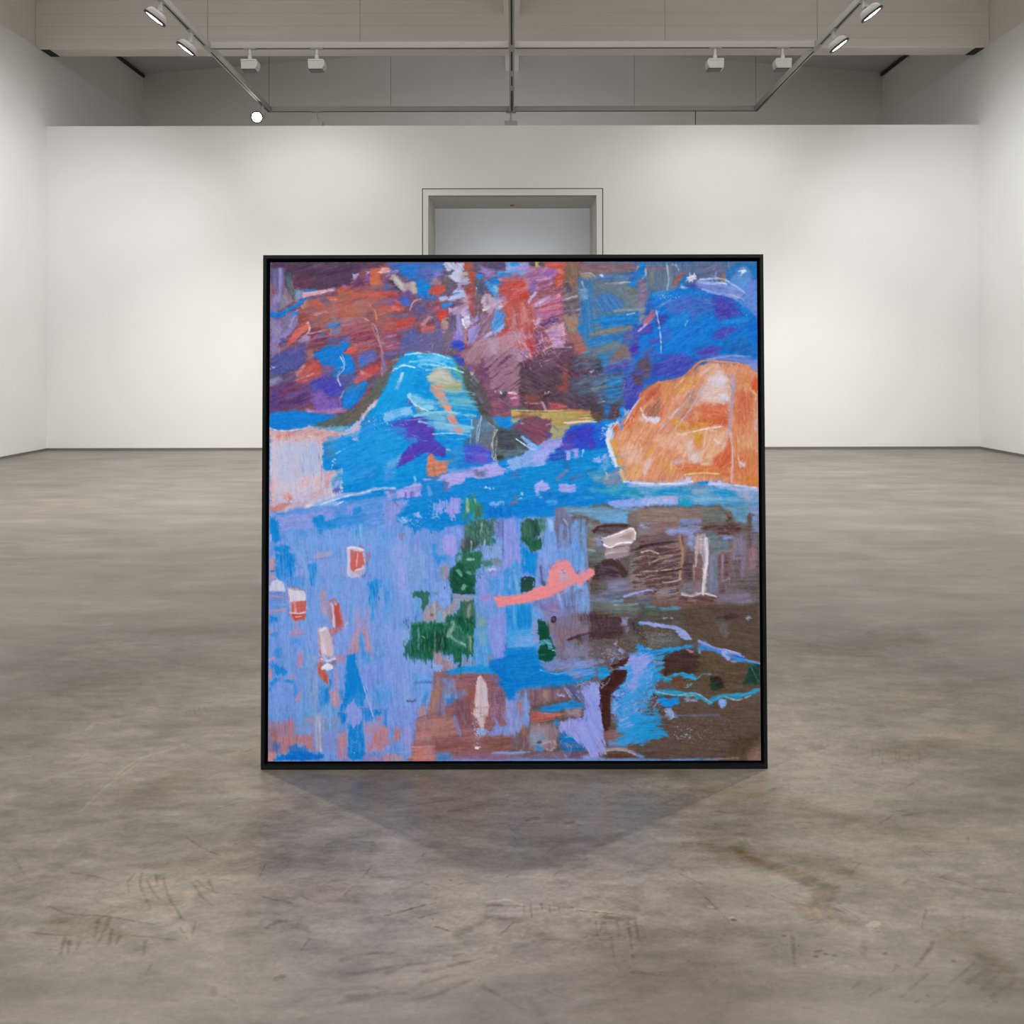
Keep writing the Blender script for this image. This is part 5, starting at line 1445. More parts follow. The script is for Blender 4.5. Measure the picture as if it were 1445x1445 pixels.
    # ---- row 4, tile 2
    tile(540, 890, K, 88)
    p('0 0 200 0 210 300 200 560 160 800 0 760', '7f9ee4', f=2.4, var=.04)
    p('190 0 260 0 250 160 200 200 185 100', '86b0e0', f=1.6, r=1.6)
    p('260 -60 900 -60 895 280 840 280 790 240 770 300 770 470 755 470 740 330 700 320 690 240 600 250 580 220 530 210 495 240 490 310 450 300 470 380 440 340 410 320 400 345 370 300 310 330 290 350 260 320 240 240 200 270 205 160 270 100', '1a6047', f=1, r=1.7, var=.06, ln=12)
    p('350 60 500 40 540 200 420 260 360 200', '124c35', f=2.2, var=.06)
    p('500 30 640 20 620 200 530 200', '174236', f=1.8, var=.06)
    p('620 60 720 0 850 60 840 180 760 200 640 140', '2b6857', f=2, var=.1, r=1.8, ang=60, ln=6)
    s('640 20 700 100 820 160', 20, '7ab0a8', f=1.5, dry=.25)
    s('700 -40 640 60', 50, '88a89c', f=2, dry=.25)
    s('770 130 830 170', 20, '7fb4ac', f=1.2, dry=.2)
    p('840 60 890 60 890 200 860 240', '7c9a78', f=1.5, var=.06)
    c.hair('280 -20 880 250', 40, '6aa898', 88, 80, 10, .45, 5)
    s('345 0 350 190', 14, '7aa8c0', f=1, dry=.2)
    s('510 20 510 200', 12, '6a8a70', f=.9)
    s('380 70 410 80', 10, 'a0b048', f=.7)
    p('190 120 210 100 210 180 195 160', '2a6858', f=1)
    p('900 0 1060 -40 1080 300 900 300', '4f9cdc', f=2, r=1.5, var=.06)
    p('920 0 1040 0 1030 160 940 180', '6ea4cc', f=2.4, var=.05)
    p('900 180 1060 180 1100 280 1060 380 940 380 900 300', '5a9ee0', f=1.8, r=1.6, var=.07)
    p('1030 -40 1200 -40 1225 120 1225 240 1170 290 1090 290 1090 240 1050 140', '8a9ae6', f=1.2, r=1.2, var=.03)
    p('1020 260 1090 250 1090 330 1030 330', '7a8cb8', f=1.5)
    p('1225 -40 1304 -40 1304 300 1225 260', '2f92de', f=1.6, var=.05)
    s('1210 150 1220 190', 20, '3a60a8', f=1.2)
    p('200 290 500 310 500 400 560 400 510 440 480 560 440 700 340 770 150 770 180 500', '86a4e6', f=2, r=1.5, var=.04)
    p('240 440 480 420 440 700 350 760 280 620', '6a9ee4', f=2.4, r=1.5, var=.06)
    p('0 560 60 540 80 700 0 760', '5a98e2', f=2.4)
    s('300 525 480 520', 14, '4a7cc8', f=1.2, dry=.1)
    s('305 540 315 580', 8, '4a6cb0', f=.7)
    s('235 712 320 704', 14, '4a5a8c', f=.9, dry=.1)
    s('400 740 430 630', 40, '4a90da', f=1.8)
    p('500 210 560 220 590 270 700 340 720 370 660 390 600 400 540 420 520 350 500 330', 'aa8a98', f=1.7, r=1.5, var=.06)
    p('620 240 700 320 600 300', '9aa0d0', f=1.2)
    s('500 370 560 380', 50, '8fb0e8', f=1.4, r=1.4)
    p('500 420 620 400 740 450 1130 440 1140 560 1210 600 1225 720 1230 950 1304 1080 1304 1310 240 1310 300 1000 340 900 440 780 480 640', '94656a', f=2, r=1.6, var=.06, ang=0)
    p('500 430 560 420 580 580 500 600', '8a7078', f=2, var=.06)
    p('480 600 560 570 570 680 520 800 430 820 470 700', 'a87c70', f=2, r=1.5, var=.06)
    p('580 480 700 480 720 600 600 620', '7f88b8', f=2, r=1.6, var=.07)
    p('580 600 760 620 840 600 760 700 700 720 560 780', '7488bc', f=2.2, r=1.6, var=.08)
    p('630 690 680 660 720 700 650 750 620 730', '3f80cc', f=1.6, r=1.5)
    p('520 720 600 700 620 860 540 840', '857c94', f=2.4, r=1.8, var=.09)
    p('610 420 720 390 760 370 1304 340 1304 480 1130 440 780 430 640 450', '1492da', f=1.5, r=1.4, var=.04, ang=-5)
    p('1060 300 1304 260 1304 680 1240 690 1220 600 1130 560 1130 440 1060 410', '0a76d0', f=1.5, r=1.3, var=.03, ang=0)
    p('770 290 900 300 890 350 780 340', '8a98b4', f=1.6, r=1.4)
    p('740 440 900 430 1120 450 1140 540 1060 590 860 600 770 520', '8c5e64', f=1.8, r=1.4, var=.06, ang=0)
    s('1080 480 1140 500', 50, '7a6c90', f=2)
    p('840 600 930 560 910 780 870 760', '9c5a50', f=2, var=.05)
    p('700 700 860 680 880 840 880 980 760 960 700 860', '805560', f=2.2, r=1.5, var=.06)
    s('750 770 830 950', 26, '7c6478', f=1.8, dry=.15)
    p('1030 590 1150 570 1210 620 1225 900 1110 920 1060 860', '8a6478', f=1.8, r=1.5, var=.09)
    dots('1060 620 1220 920', 70, 'b098b8', .7)
    p('1240 700 1304 690 1304 1080 1250 950 1225 760', '7896d4', f=1.8, r=1.5, var=.07)
    p('1090 870 1120 860 1150 960 1300 920 1304 1080 1160 1040 1040 1040 1120 940', '7f92d4', f=1.4, r=1.8, dry=.15, var=.06)
    p('690 870 720 860 760 980 780 1060 760 1080 720 1000', '6f92d6', f=1.2, r=1.1)
    p('960 458 990 480 1020 540 1030 640 1050 760 1040 860 1015 850 1000 960 985 1005 960 960 930 880 875 830 905 780 910 660 925 520', 'd2b8bc', f=1, r=.9, var=.05)
    p('940 560 1010 560 1020 840 960 900 920 780', 'cfc4d6', f=2, var=.05)
    s('955 470 930 600 915 740', 14, 'e0c8c8', f=1, dry=.15)
    p('930 980 1000 960 1030 1020 970 1130 990 1060 920 1040', '8fa6e2', f=1.3, r=1.6)
    dots('860 900 1020 1180', 40, 'c4cdee', .9)
    s('920 1165 945 1170', 18, 'eee8ee', f=.8, r=1)
    p('320 780 400 740 430 860 420 880 340 880', 'b08c98', f=1.8, r=1.4)
    s('340 880 420 850', 14, '8c5c64', f=1)
    p('0 960 50 960 60 1100 100 980 150 940 190 1000 180 1100 100 1130 20 1180 0 1200', 'c07e80', f=1.6, r=1.3, var=.05)
    p('60 980 100 980 75 1090 55 1060', '4a94de', f=1.3)
    p('30 800 150 760 340 780 320 960 330 1020 290 1020 270 1260 200 1260 200 1130 110 1140 0 1240 0 1160 100 1110 180 1090 170 980 100 960 60 900', '8298e0', f=1.8, r=1.5, var=.05)
    s('240 980 240 1220', 60, 'a099d4', f=2.4)
    s('140 1215 260 1225', 30, '6a9ce4', f=1.5)
    p('0 1240 200 1230 190 1310 0 1310', 'b88c9c', f=1.6, r=1.4)
    p('330 900 560 860 700 880 760 1020 600 1090 420 1100 300 1150 310 1000', 'ae7a76', f=2.4, r=1.6, var=.06, ang=-8)
    p('290 1150 520 1140 520 1310 250 1310 280 1220', 'c07c74', f=2.2, r=1.4, var=.05, ang=0)
    s('280 1160 520 1155', 10, 'd09a90', f=1, dry=.15)
    p('500 1060 900 1060 880 1180 500 1200', '8e5c5c', f=2.6, var=.06, ang=0)
    s('520 1080 660 1110', 16, '7a6c90', f=1.4, dry=.25)
    p('1000 1060 1304 1060 1304 1200 960 1200', '885a54', f=2.2, var=.06, ang=-3)
    p('510 1210 640 1200 720 1310 520 1310', '6a86b8', f=2, r=1.6, ang=0)
    s('560 1270 640 1280', 40, '3f80c4', f=2)
    p('700 1230 1304 1200 1304 1310 700 1310', '8a6480', f=2.2, r=1.5, var=.06, ang=0)
    s('1080 1225 1200 1215 1304 1225', 30, '8a9ed8', f=1.5, dry=.12)
    s('640 1290 1304 1290', 30, '7f88c4', f=1.8, dry=.15)
    # ---- row 4, tile 3
    tile(720, 890, K, 0)
    p('-40 0 270 -20 280 180 0 200 -40 200', '4aa2e4', f=2, r=1.6, var=.06)
    p('60 60 200 50 280 120 200 190 0 190', '6ea8e8', f=2.2, r=1.6, var=.06)
    p('200 -20 270 -20 290 160 230 130', '8e94c8', f=2)
    p('-60 200 240 170 300 340 430 400 620 390 800 380 820 470 700 520 500 560 180 580 60 620 -60 680', '0a80d2', f=1.7, r=1.5, var=.04, ang=-5)
    p('390 -40 760 -40 780 80 700 120 560 100 520 200 640 240 600 280 450 290 430 160 400 60', '7e6870', f=2.2, r=1.4, var=.04, ang=85)
    p('560 130 740 150 780 280 640 280 500 260', '7c8098', f=2.4, r=1.8, var=.08, ang=60)
    p('550 100 640 80 720 45 800 35 880 45 960 80 900 90 780 90 720 115 620 100', '46303a', f=1.2, r=1, var=.04)
    s('720 115 820 95 900 100 970 140', 10, '3a2830', f=.9)
    p('880 -40 1160 -40 1100 80 1000 90 920 60', '4a363a', f=2, r=1.5, var=.05)
    p('1080 60 1304 -20 1304 140 1220 240 1100 200', '5c5450', f=2.2, r=1.5, var=.06)
    p('740 120 920 100 1040 160 1100 240 1080 340 1000 380 860 360 780 260', '685a60', f=2.2, r=1.6, var=.06)
    dots('860 160 1120 330', 120, '9aa4c0', .7)
    dots('700 130 900 280', 50, '9a9cb4', .6)
    p('780 240 880 280 880 440 900 520 840 540 800 420', '5f6470', f=2, r=1.5, var=.08, ang=88)
    p('300 340 440 290 640 270 700 300 780 280 760 370 640 390 420 420 330 390', '7f86b4', f=2, r=1.7, var=.09)
    s('440 400 620 390', 30, '7a6c7c', f=1.8)
    s('290 400 460 440 620 390', 10, '6ac0ec', f=1, dry=.15)
    p('600 400 820 370 840 440 760 520 660 500', '2090d6', f=1.6, r=1.6, var=.06)
    p('860 360 960 370 1020 440 900 500 860 460', '1c90d4', f=1.4, r=1.3, var=.05)
    p('590 450 700 440 720 490 640 500', '7a7080', f=1.8, r=1.5)
    p('270 -40 380 -40 390 70 410 120 445 190 440 260 400 320 350 330 280 290 265 220 290 160 280 60', '0d4a36', f=.9, r=.9, var=.05, ang=88)
    p('280 140 310 110 370 120 390 180 350 225 310 210', '5ca8c4', f=1.1, r=1.2, ang=45)
    s('340 215 350 225', 14, 'd8d8a0', f=.7)
    s('395 215 430 222', 12, 'e8f0ee', f=.7)
    s('440 320 400 380', 60, '7f8cc0', f=2)
    p('80 610 160 585 560 570 600 600 560 680 400 720 300 740 180 760 140 640 80 680', '7f6470', f=2, r=1.5, var=.08, ang=88)
    p('320 600 380 610 380 700 320 690', 'a88480', f=1.8, r=1.3, ang=88)
    p('510 550 620 540 740 620 740 740 620 700 560 640', '6c6c94', f=2, r=1.8, var=.1, ang=50)
    s('530 580 590 660', 10, '9aa8dc', f=.8)
    s('560 590 600 640', 10, '9aa8dc', f=.8)
    s('470 650 520 655', 22, 'a8a8dc', f=1.2, r=1)
    p('250 780 420 740 620 700 720 740 720 780 580 790 470 820 300 800', '1a86d4', f=1.4, r=1.3, var=.05)
    p('540 790 700 770 690 860 560 850', 'a38c9c', f=1.7, r=1.3, var=.05)
    p('200 840 240 800 320 830 470 820 550 830 440 870 300 910 200 920', 'b8625e', f=1.4, r=1.5, var=.07)
    s('220 810 380 830', 16, '9a8cb8', f=1.2, dry=.15)
    p('420 900 480 890 490 970 430 940', '2a8cda', f=1.4)
    p('-60 700 60 700 100 720 180 700 180 960 100 980 60 1030 40 1110 10 1090 -20 1000 -60 900', '8a98d6', f=1.6, r=1.7, var=.06, ang=88)
    p('60 720 120 700 110 860 90 860', 'a87a80', f=1.5, ang=88)
    p('135 620 155 610 170 800 180 920 110 930', '7fa0dc', f=1.4, r=1.2, ang=88)
    p('0 1050 100 1030 150 990 200 960 200 1180 60 1200 0 1200', '7a6068', f=2, r=1.7, var=.07, ang=88)
    s('120 970 130 1040', 40, 'a06860', f=1.6)
    p('200 920 420 930 480 1000 450 1080 400 1180 220 1200 170 1100', '9a8490', f=2.2, r=1.6, var=.07, ang=88)
    p('190 1020 300 1000 360 1060 320 1160 200 1150', '8c98b0', f=2.2, r=1.6, var=.08)
    s('270 1110 300 1110', 26, '5a5460', f=1.3)
    s('320 1120 420 1100 440 1140 400 1190 360 1180', 22, 'b8a0b0', f=1.4, dry=.1)
    s('260 1165 300 1180', 40, '3a88d0', f=2)
    p('480 1010 620 1000 700 1080 720 1160 760 1190 660 1200 540 1230 510 1200 490 1100', '1278c6', f=1.5, r=1.3, var=.05)
    p('510 1110 700 1110 720 1160 540 1180', '4a70a4', f=2, ang=0)
    p('500 920 600 880 720 870 730 740 740 640 700 600 720 540 850 535 880 600 900 740 900 880 930 960 930 1040 870 1120 820 1180 770 1190 720 1150 640 1040 600 1000 480 1000', '8d98e6', f=1.1, r=1.7, var=.03, ang=70)
    p('740 870 770 900 730 915', '2a80cc', f=1, r=.8)
    p('490 920 640 890 640 990 490 990', 'a0a2e6', f=2)
    dots('740 540 880 700', 40, '5a68a8', .7)
    dots('640 500 860 580', 30, 'a8b0ec', .8)
    s('865 785 920 785', 10, '4a3038', f=.8)
    p('1180 240 1304 200 1340 280 1304 560 1240 700 1160 820 1040 900 990 900 1000 640 1040 560 1150 480 1150 400', '5a9cde', f=1.8, r=2, var=.06)
    p('1180 240 1240 270 1304 260 1320 440 1240 480 1170 460 1150 400 1160 340', '9098e4', f=1.2, r=1.8, dry=.12, var=.05)
    p('1250 150 1304 130 1330 200 1280 230', '2a88d2', f=1.4)
    p('1110 540 1200 490 1260 520 1240 590 1160 600', '9a9ce8', f=1.1, r=1.6)
    p('1000 600 1060 570 1110 600 1110 680 1060 700 1010 660', '9c9cea', f=1.1, r=1.4)
    s('1000 650 1060 700', 30, '3a4a8c', f=1.2, dry=.25)
    p('1240 590 1320 540 1304 640 1220 660', '2a92d8', f=1.6)
    p('1120 620 1260 620 1304 760 1200 820 1100 760', '4890d0', f=2, r=2, var=.12, ln=5)
    dots('1110 600 1280 800', 60, '3a4468', .7)
    p('1020 760 1140 760 1120 820 1000 830', '7aa4e6', f=1.5, r=1.7)
    p('1240 640 1304 620 1304 800 1260 760', '7c7088', f=1.8, r=1.6)
    p('1060 900 1304 840 1304 1060 1240 1080 1140 1150 1130 1050 1060 1000', '2f9cdc', f=1.8, r=1.7, var=.06)
    p('1080 860 1200 830 1180 960 1060 980', '7fb0ec', f=1.8, r=1.7)
    s('1230 900 1304 880', 60, '1a94dc', f=2)
    p('920 1000 1050 1000 1140 1030 1080 1080 980 1090 910 1080', '8e6870', f=1.8, r=1.6, var=.06)
    p('980 1090 1140 1080 1140 1160 960 1160', '6f8cc0', f=2, r=1.6, dry=.12)
    p('1230 1090 1304 1070 1304 1310 1100 1310 1240 1200', '5f5048', f=2, var=.05)
    p('900 1190 1304 1210 1304 1280 960 1280 930 1220', '5f4438', f=2, r=1.4, var=.05)
    s('890 1195 980 1175 1120 1180 1230 1215', 24, 'a398a0', f=1.2, dry=.08)
    s('850 1090 940 1135', 8, '3a3440', f=.8)
    p('990 835 1110 835 1110 860 990 880', '7c4a42', f=1.3)
    s('1040 850 1060 920', 30, '6a7088', f=1.8)
    p('1080 290 1170 280 1185 310 1130 350 1080 380 1000 375 990 355 1060 340', '46261c', f=1, r=1, ang=-30)
    s('1000 380 1060 360 1090 310', 10, 'a898a0', f=.7)
    p('1030 410 1080 400 1150 410 1155 460 1100 510 1040 560 1000 600 985 700 995 860 990 950 940 1010 930 960 905 920 905 780 885 600 910 560 980 490 1010 440', '42231e', f=1, r=1, var=.04, ang=80)
    p('905 840 990 830 985 950 940 1000 925 950', '5a3626', f=1.6, r=1)
    s('1000 450 960 510 900 555', 9, '9a9cbc', f=.7)
    s('860 860 850 880', 12, '4a4a80', f=.8)
    s('880 310 905 320', 26, '8a9cc4', f=1.2)
    p('1015 130 1060 115 1050 170 1030 165', 'a4b4e4', f=1, r=1)
    s('1090 200 1110 230', 30, '94a8dc', f=1.3, r=1.2)
    p('-40 1210 100 1195 200 1205 120 1230 -40 1245', '8fa4dc', f=1.3, dry=.08)
    p('-40 1235 500 1200 880 1230 1000 1310 -40 1310', '7f6880', f=2, r=1.5, var=.06)
    p('600 1220 760 1200 720 1260 600 1260', '6f4c68', f=2)
    p('720 1230 860 1230 920 1290 720 1290', '8898d8', f=1.5, r=1.8, dry=.2)
    s('-40 1282 600 1285 1304 1280', 26, '6a90cc', f=1.6, dry=.05)
    # ---- row 4, tile 4
    tile(900, 890, K, 5)
    p('0 -30 1230 -30 1230 340 1000 260 600 100 420 160 0 170', '584a3e', f=2.4, r=1.4, var=.04)
    p('60 20 360 20 440 120 400 170 100 200', '605c58', f=2.2, var=.05)
    dots('60 0 430 190', 140, '8c98ac', .6)
    s('0 20 40 0', 30, '463234', f=1.5)
    s('850 0 860 40', 80, '6c6460', f=3)
    p('0 580 200 600 400 600 540 640 700 700 1230 700 1230 1310 0 1310', '5c4b41', f=3, r=1.6, var=.04)
    p('240 210 480 180 600 200 760 240 900 300 1100 340 1230 340 1230 580 900 640 700 670 560 600 400 600 260 560 240 440', '584a3a', f=2, r=1.4, var=.05)
    p('240 240 300 215 460 190 560 200 600 260 590 400 560 440 440 440 250 440', '45302f', f=2, r=1.3, var=.04)
    s('270 360 270 430', 50, '4a2a2a', f=2)
    s('480 200 540 220', 20, 'a08888', f=1)
    p('340 -30 400 -10 480 40 520 100 470 110 430 90 380 40', '95a4e6', f=1.1, r=1, var=.04)
    p('-60 -90 60 -70 100 -75 300 -60 380 -20 400 20 360 10 280 -40 100 -50', '9aa8e6', f=1.1, r=1, var=.04) if 0 else None
    tile(900, 710, ang=20)
    p('40 1345 90 1320 220 1345 330 1350 420 1390 480 1420 540 1445 560 1480 480 1460 420 1420 320 1390 200 1385', '93a2e2', f=1.1, r=1.2, var=.04)
    s('380 1370 520 1450', 26, 'a8b0ea', f=1.2)
    tile(900, 890, K, 25)
    p('590 110 680 130 760 180 860 190 960 215 1010 250 1060 270 1010 265 900 240 880 290 840 250 780 220 700 190 640 150', '8f96dc', f=1, r=1, var=.05)
    p('600 150 680 160 800 200 880 220 940 260 1020 270 1100 310 1230 330 1230 345 1060 320 960 310 860 260 800 230 700 205 600 200', '3a88d4', f=1.1, r=1.2, var=.06)
    s('850 210 890 280', 50, '98a4ea', f=1.3)
    s('960 250 1060 300', 26, '3a70d8', f=1.3)
    s('1040 295 1230 340', 12, '9ab4e4', f=.9)
    s('870 200 1000 240', 14, 'b8b8ec', f=.9)
    s('930 315 965 320', 30, '8c84a8', f=1.3)
    s('600 200 605 230', 20, '6a98b8', f=1.2)
    tile(900, 890, K, -8)
    p('0 140 60 170 150 210 240 190 320 170 400 180 470 150 560 160 480 190 350 220 240 240 160 260 130 330 200 440 240 470 200 540 100 560 0 590 -40 400', '2492dc', f=1.3, r=1.8, var=.07)
    s('30 190 140 215', 30, '1272cc', f=1.6)
    dots('0 150 200 240', 24, 'a8dcf4', .8)
    s('150 320 240 330', 26, '7f98cc', f=1.8, dry=.2)
    p('0 280 110 265 125 300 80 340 90 400 140 520 80 560 0 560', '98a0ea', f=1.2, r=1.7, var=.05)
    dots('0 470 140 540', 36, '4a5490', .8)
    p('200 460 340 470 420 430 470 450 540 440 590 490 560 505 460 480 400 450 330 500 280 530 250 480', '2a9cd0', f=1, r=1.2, var=.05)
    s('590 480 630 440 720 440', 14, '6a8c98', f=1, dry=.05)
    p('360 470 440 480 460 580 380 590', '6a4434', f=2)
    dots('460 490 540 600', 40, '8ab4cc', .7)
    p('140 520 300 520 360 560 300 590 150 590', '6c5658', f=2, var=.05)
    p('720 470 790 455 830 500 850 570 800 590 730 600 715 540', '2a2e26', f=1.6, r=1.2)
    p('730 520 780 540 790 590 740 600', '1f4a34', f=1.4)
    p('780 460 830 500 850 580 810 560', '462a24', f=1.3)
    p('1100 350 1200 335 1230 420 1200 540 1120 550 1050 530 1100 440', '1f4038', f=1.5, r=1.2, var=.05, ang=50)
    s('1120 360 1190 520', 12, '2f6450', f=1)
    s('1160 360 1225 420', 12, '5a6c50', f=.9)
    p('150 600 320 590 420 600 460 630 560 620 620 680 700 700 740 660 800 640 900 630 1080 620 1200 570 1215 600 1100 655 960 690 840 670 760 700 710 740 650 710 560 660 420 660 300 640 200 660', '2c94bc', f=1.1, r=1.2, var=.06)
    s('170 615 330 625 480 660 600 640 700 720', 22, '7fa8c4', f=1.3, dry=.05)
    s('760 690 840 655 980 695 1120 650', 12, '9aa8b8', f=.9, dry=.1)
    p('170 690 240 660 300 680 400 660 410 730 340 750 280 780 240 740 190 720', '1488dc', f=1.3, r=1.6, var=.04)
    p('440 690 500 680 600 680 580 710 460 705', '94a6c8', f=1.4, r=1.5, dry=.1)
    p('790 690 860 680 875 740 830 775 790 740', '7ea4e0', f=1.3, r=1.4)
    s('100 670 120 620 130 600', 28, '8aa4dc', f=1.2)
    p('260 790 310 780 330 830 390 860 320 880 290 870', '93a8d4', f=1.2, r=1.2)
    s('340 820 380 850', 40, '6f88b4', f=2, dry=.2)
    p('-60 600 100 660 60 800 -60 800', '7a7488', f=2.2, r=2, var=.09)
    dots('-40 640 160 820', 90, '98a8d4', .7)
    s('0 890 160 870 400 850 800 840', 20, '6a6880', f=1.6, dry=.1)
    p('-60 860 100 850 240 860 120 900 -60 920', '3a94d4', f=1.6, r=1.4, var=.05)
    p('-60 920 60 930 180 930 180 980 60 1000 -60 1010', '0f96e0', f=1.2, r=1.3, var=.04, ang=0)
    p('-60 1020 120 1010 240 1000 310 1030 180 1050 120 1090 -60 1080', '1a94cc', f=1.3, r=1.3, var=.05, ang=0)
    s('-40 1110 100 1095', 40, '5c7090', f=2.2, dry=.15)
    dots('240 880 1000 1180', 240, '8c8c94', .55)
    dots('360 960 560 1120', 16, 'b8c0dc', .9)
    p('1100 1140 1230 1120 1240 1310 1080 1300', '84645a', f=3, var=.03)
    p('900 1100 1220 1000 1200 1130 1060 1220 900 1220', '4c3f32', f=4, var=.03)
    s('-40 1225 40 1250', 30, '6a84b4', f=1.6)
    s('-60 1278 300 1282 800 1275', 20, '5a88c4', f=1.5, dry=.05)
    s('700 1278 1000 1262', 14, '8a7468', f=1.2, dry=.1)
    c.soften()
    # broad dry passes
    tile(367, 353, 367 / 1092, -20)
    p('600 725 650 708 690 715 722 790 775 850 745 880 700 845 640 868 575 914 590 870 660 815 645 790 590 800 520 745', '563fae', a=.8, f=1.4, r=1.2, dry=.12)
    s('722 590 768 640 798 715 832 765', 30, 'd99488', a=.85, f=1.4, dry=.08)
    s('705 545 760 530 800 560', 26, 'c4bfb0', a=.7, f=1.6, dry=.12)
    for q in ('690 640 800 628 900 645', '640 700 760 690 890 712', '720 600 820 596 890 610', '700 745 800 738 890 752'):
        s(q, 12, '62b4dc', a=.8, f=1.2, dry=.2)
    p('500 690 620 660 640 700 520 730', '7cbcea', a=.8, f=1.3, r=1.4, dry=.25)
    p('540 520 620 450 760 440 800 480 640 500 570 560', '5cbcea', a=.7, f=1.3, r=1.5, dry=.42)
    p('270 790 520 720 620 760 560 900 380 1010 330 1000', '2a98e2', a=.6, f=2, r=2, dry=.45)
    p('40 780 250 780 260 1020 120 1060 40 1060', 'd6c2cc', a=.6, f=2, r=2, dry=.4, ang=86)
    p('40 820 250 800 250 960 60 1000', 'a9bce0', a=.6, f=2, r=2, dry=.48, ang=86)
    p('900 380 1092 330 1092 620 960 600', 'a9828f', a=.6, f=2, r=2, dry=.45, ang=-35)
    p('160 190 540 180 560 330 300 380 180 300', 'a5655c', a=.55, f=2, r=2, dry=.45)
    p('560 330 800 330 800 440 600 440', '66608a', a=.6, f=2, r=2, dry=.4)
    p('1000 90 1092 90 1092 260 1000 280', 'b4544e', a=.6, f=2, r=2, dry=.4)
    tile(720, 720, 367 / 1055, 0)
    p('330 60 1000 50 1010 390 350 390', '7d7690', a=.35, f=5, r=3, dry=.5)
    p('480 170 700 130 700 380 480 370', '8c746e', a=.7, f=2, r=2, dry=.5, ang=-8)
    p('480 160 700 140 700 360 480 350', '47302e', a=.7, f=2, r=2, dry=.56, ang=-10)
    p('270 740 350 700 380 760 372 900 390 990 330 1005 290 950 200 905 200 860 300 850 320 800', '97a0ea', a=.95, f=1.2, r=2.2, dry=.3, ang=60)
    p('440 610 560 570 600 620 560 700 520 760 540 860 450 900 420 800 440 700', '95a0ea', a=.9, f=1.3, r=2.6, dry=.42, ang=-30)
    p('420 640 640 560 620 690 560 800 540 960 430 960 420 800', '2f9ade', a=.85, f=1.4, r=2.4, dry=.5, ang=-20)
    p('470 830 600 800 640 920 520 960', '2196dc', a=.8, f=1.4, r=2, dry=.42)
    p('180 640 330 600 380 660 260 700', '8c98d8', a=.75, f=2, r=2, dry=.4, ang=-10)
    p('100 420 330 400 320 640 190 620', '8a7c9c', a=.5, f=3, r=2, dry=.45, ang=86)
    p('180 60 320 60 320 400 200 400', '78a0de', a=.6, f=2, r=2, dry=.5, ang=88)
    c.hair('200 860 380 1000', 40, 'aab0f0', 60, 30, 6, .6, 30)
    p('360 700 380 690 425 650 468 655 466 690 430 730 402 760 398 830 402 880 380 900 366 830 358 740', '41211e', f=.6, r=.6)
    tile(375, 720, 355 / 1092, 88)
    p('30 120 640 100 640 640 60 640', '93a6ea', a=.35, f=4, r=3, dry=.55)
    p('60 60 560 60 600 500 120 560', '6aa6e4', a=.35, f=4, r=3, dry=.6)
    p('300 640 720 640 640 1060 320 1060', '88a0ea', a=.3, f=4, r=3, dry=.58)
    p('30 900 330 880 330 1060 30 1060', 'b08094', a=.3, f=3, r=3, dry=.55)
    # ---- finishing touches over the dragged paint
    K = 355 / 1092
    tile(375, 365, K, -50)
    p('640 405 600 415 560 462 540 495 512 575 470 655 430 705 560 660 640 560 660 450', '149ade', f=1.2, r=1, a=.95)
    s('588 505 562 570', 16, '9ccbe6', f=1.2, dry=.12)
    s('545 492 590 470 640 478', 8, 'bfe2f2', f=.8, dry=.1)
    s('600 425 690 412 790 438', 7, '9cd8f0', f=.9, dry=.15)
    s('620 455 720 452 810 480', 9, '74c6ec', f=1, dry=.1)
    s('690 490 780 478 850 500', 8, '9cd4ea', f=.9, dry=.12)
    s('640 690 760 672 905 690', 10, '8cc4d8', f=1.2, dry=.12)
    s('660 715 790 730 890 742', 12, '7cc0e0', f=1.2, dry=.12)
    s('650 640 780 636 900 650', 9, '5fb4d4', f=1.2, dry=.15)
    s('720 770 800 765 880 776', 7, 'a4cce4', f=1, dry=.15)
    s('700 670 640 640 612 600', 6, 'b0d8ec', f=.8)
    s('600 710 700 700', 5, '7a78c8', f=.8)
    s('930 690 915 800', 4, '9cb4c8', f=.5)
    s('1000 750 980 800 985 880', 4, 'b8b4a4', f=.5)
    s('790 800 700 860 640 905', 5, '3a66c4', f=1)
    c.hair('560 430 880 800', 60, '8ed0ec', 8, 46, 3, .5, 12)
    c.hair('440 640 640 1000', 36, '6cc0ee', -30, 40, 3, .45, 20)
    dots('440 640 560 820', 40, 'b6def4', .6)
    c.hair('15 780 240 1040', 60, '9fb0d4', 88, 46, 4, .5, 6)
    c.hair('15 780 240 1040', 40, 'd9bcc0', 80, 40, 4, .5, 14)
    c.hair('150 850 240 1040', 26, '8a8494', 88, 40, 2.5, .5, 5)
    # reds and violets, upper left
    c.hair('120 140 560 560', 150, 'b48088', -18, 50, 3.2, .42, 14)
    c.hair('120 140 560 560', 130, '7a4a66', -18, 60, 4, .45, 10)
    c.hair('280 120 620 440', 70, 'c2604e', -14, 56, 6, .5, 10)
    c.hair('380 240 720 420', 70, '5c6296', -10, 50, 6, .45, 10)
    c.hair('20 440 330 660', 70, '5a4a90', -25, 60, 5, .45, 10)
    c.hair('20 120 140 420', 40, 'a094c6', 75, 40, 4, .45, 15)
    c.hair('620 60 860 420', 80, '8a7aa8', -40, 34, 4, .45, 30)
    c.hair('640 140 1000 420', 60, 'bdb0d0', -55, 34, 3, .5, 25)
    c.hair('860 420 1092 680', 80, '8a6884', 35, 30, 3, .45, 30)
    c.hair('860 300 1092 460', 80, 'c4a4bc', -35, 46, 3, .5, 18)
    p('880 520 905 500 960 600 990 690 940 640 905 580', '4c524c', f=1.2, r=.8, a=.7)
    s('318 430 336 480 305 520 318 556', 4, 'a9bad6', f=.5)
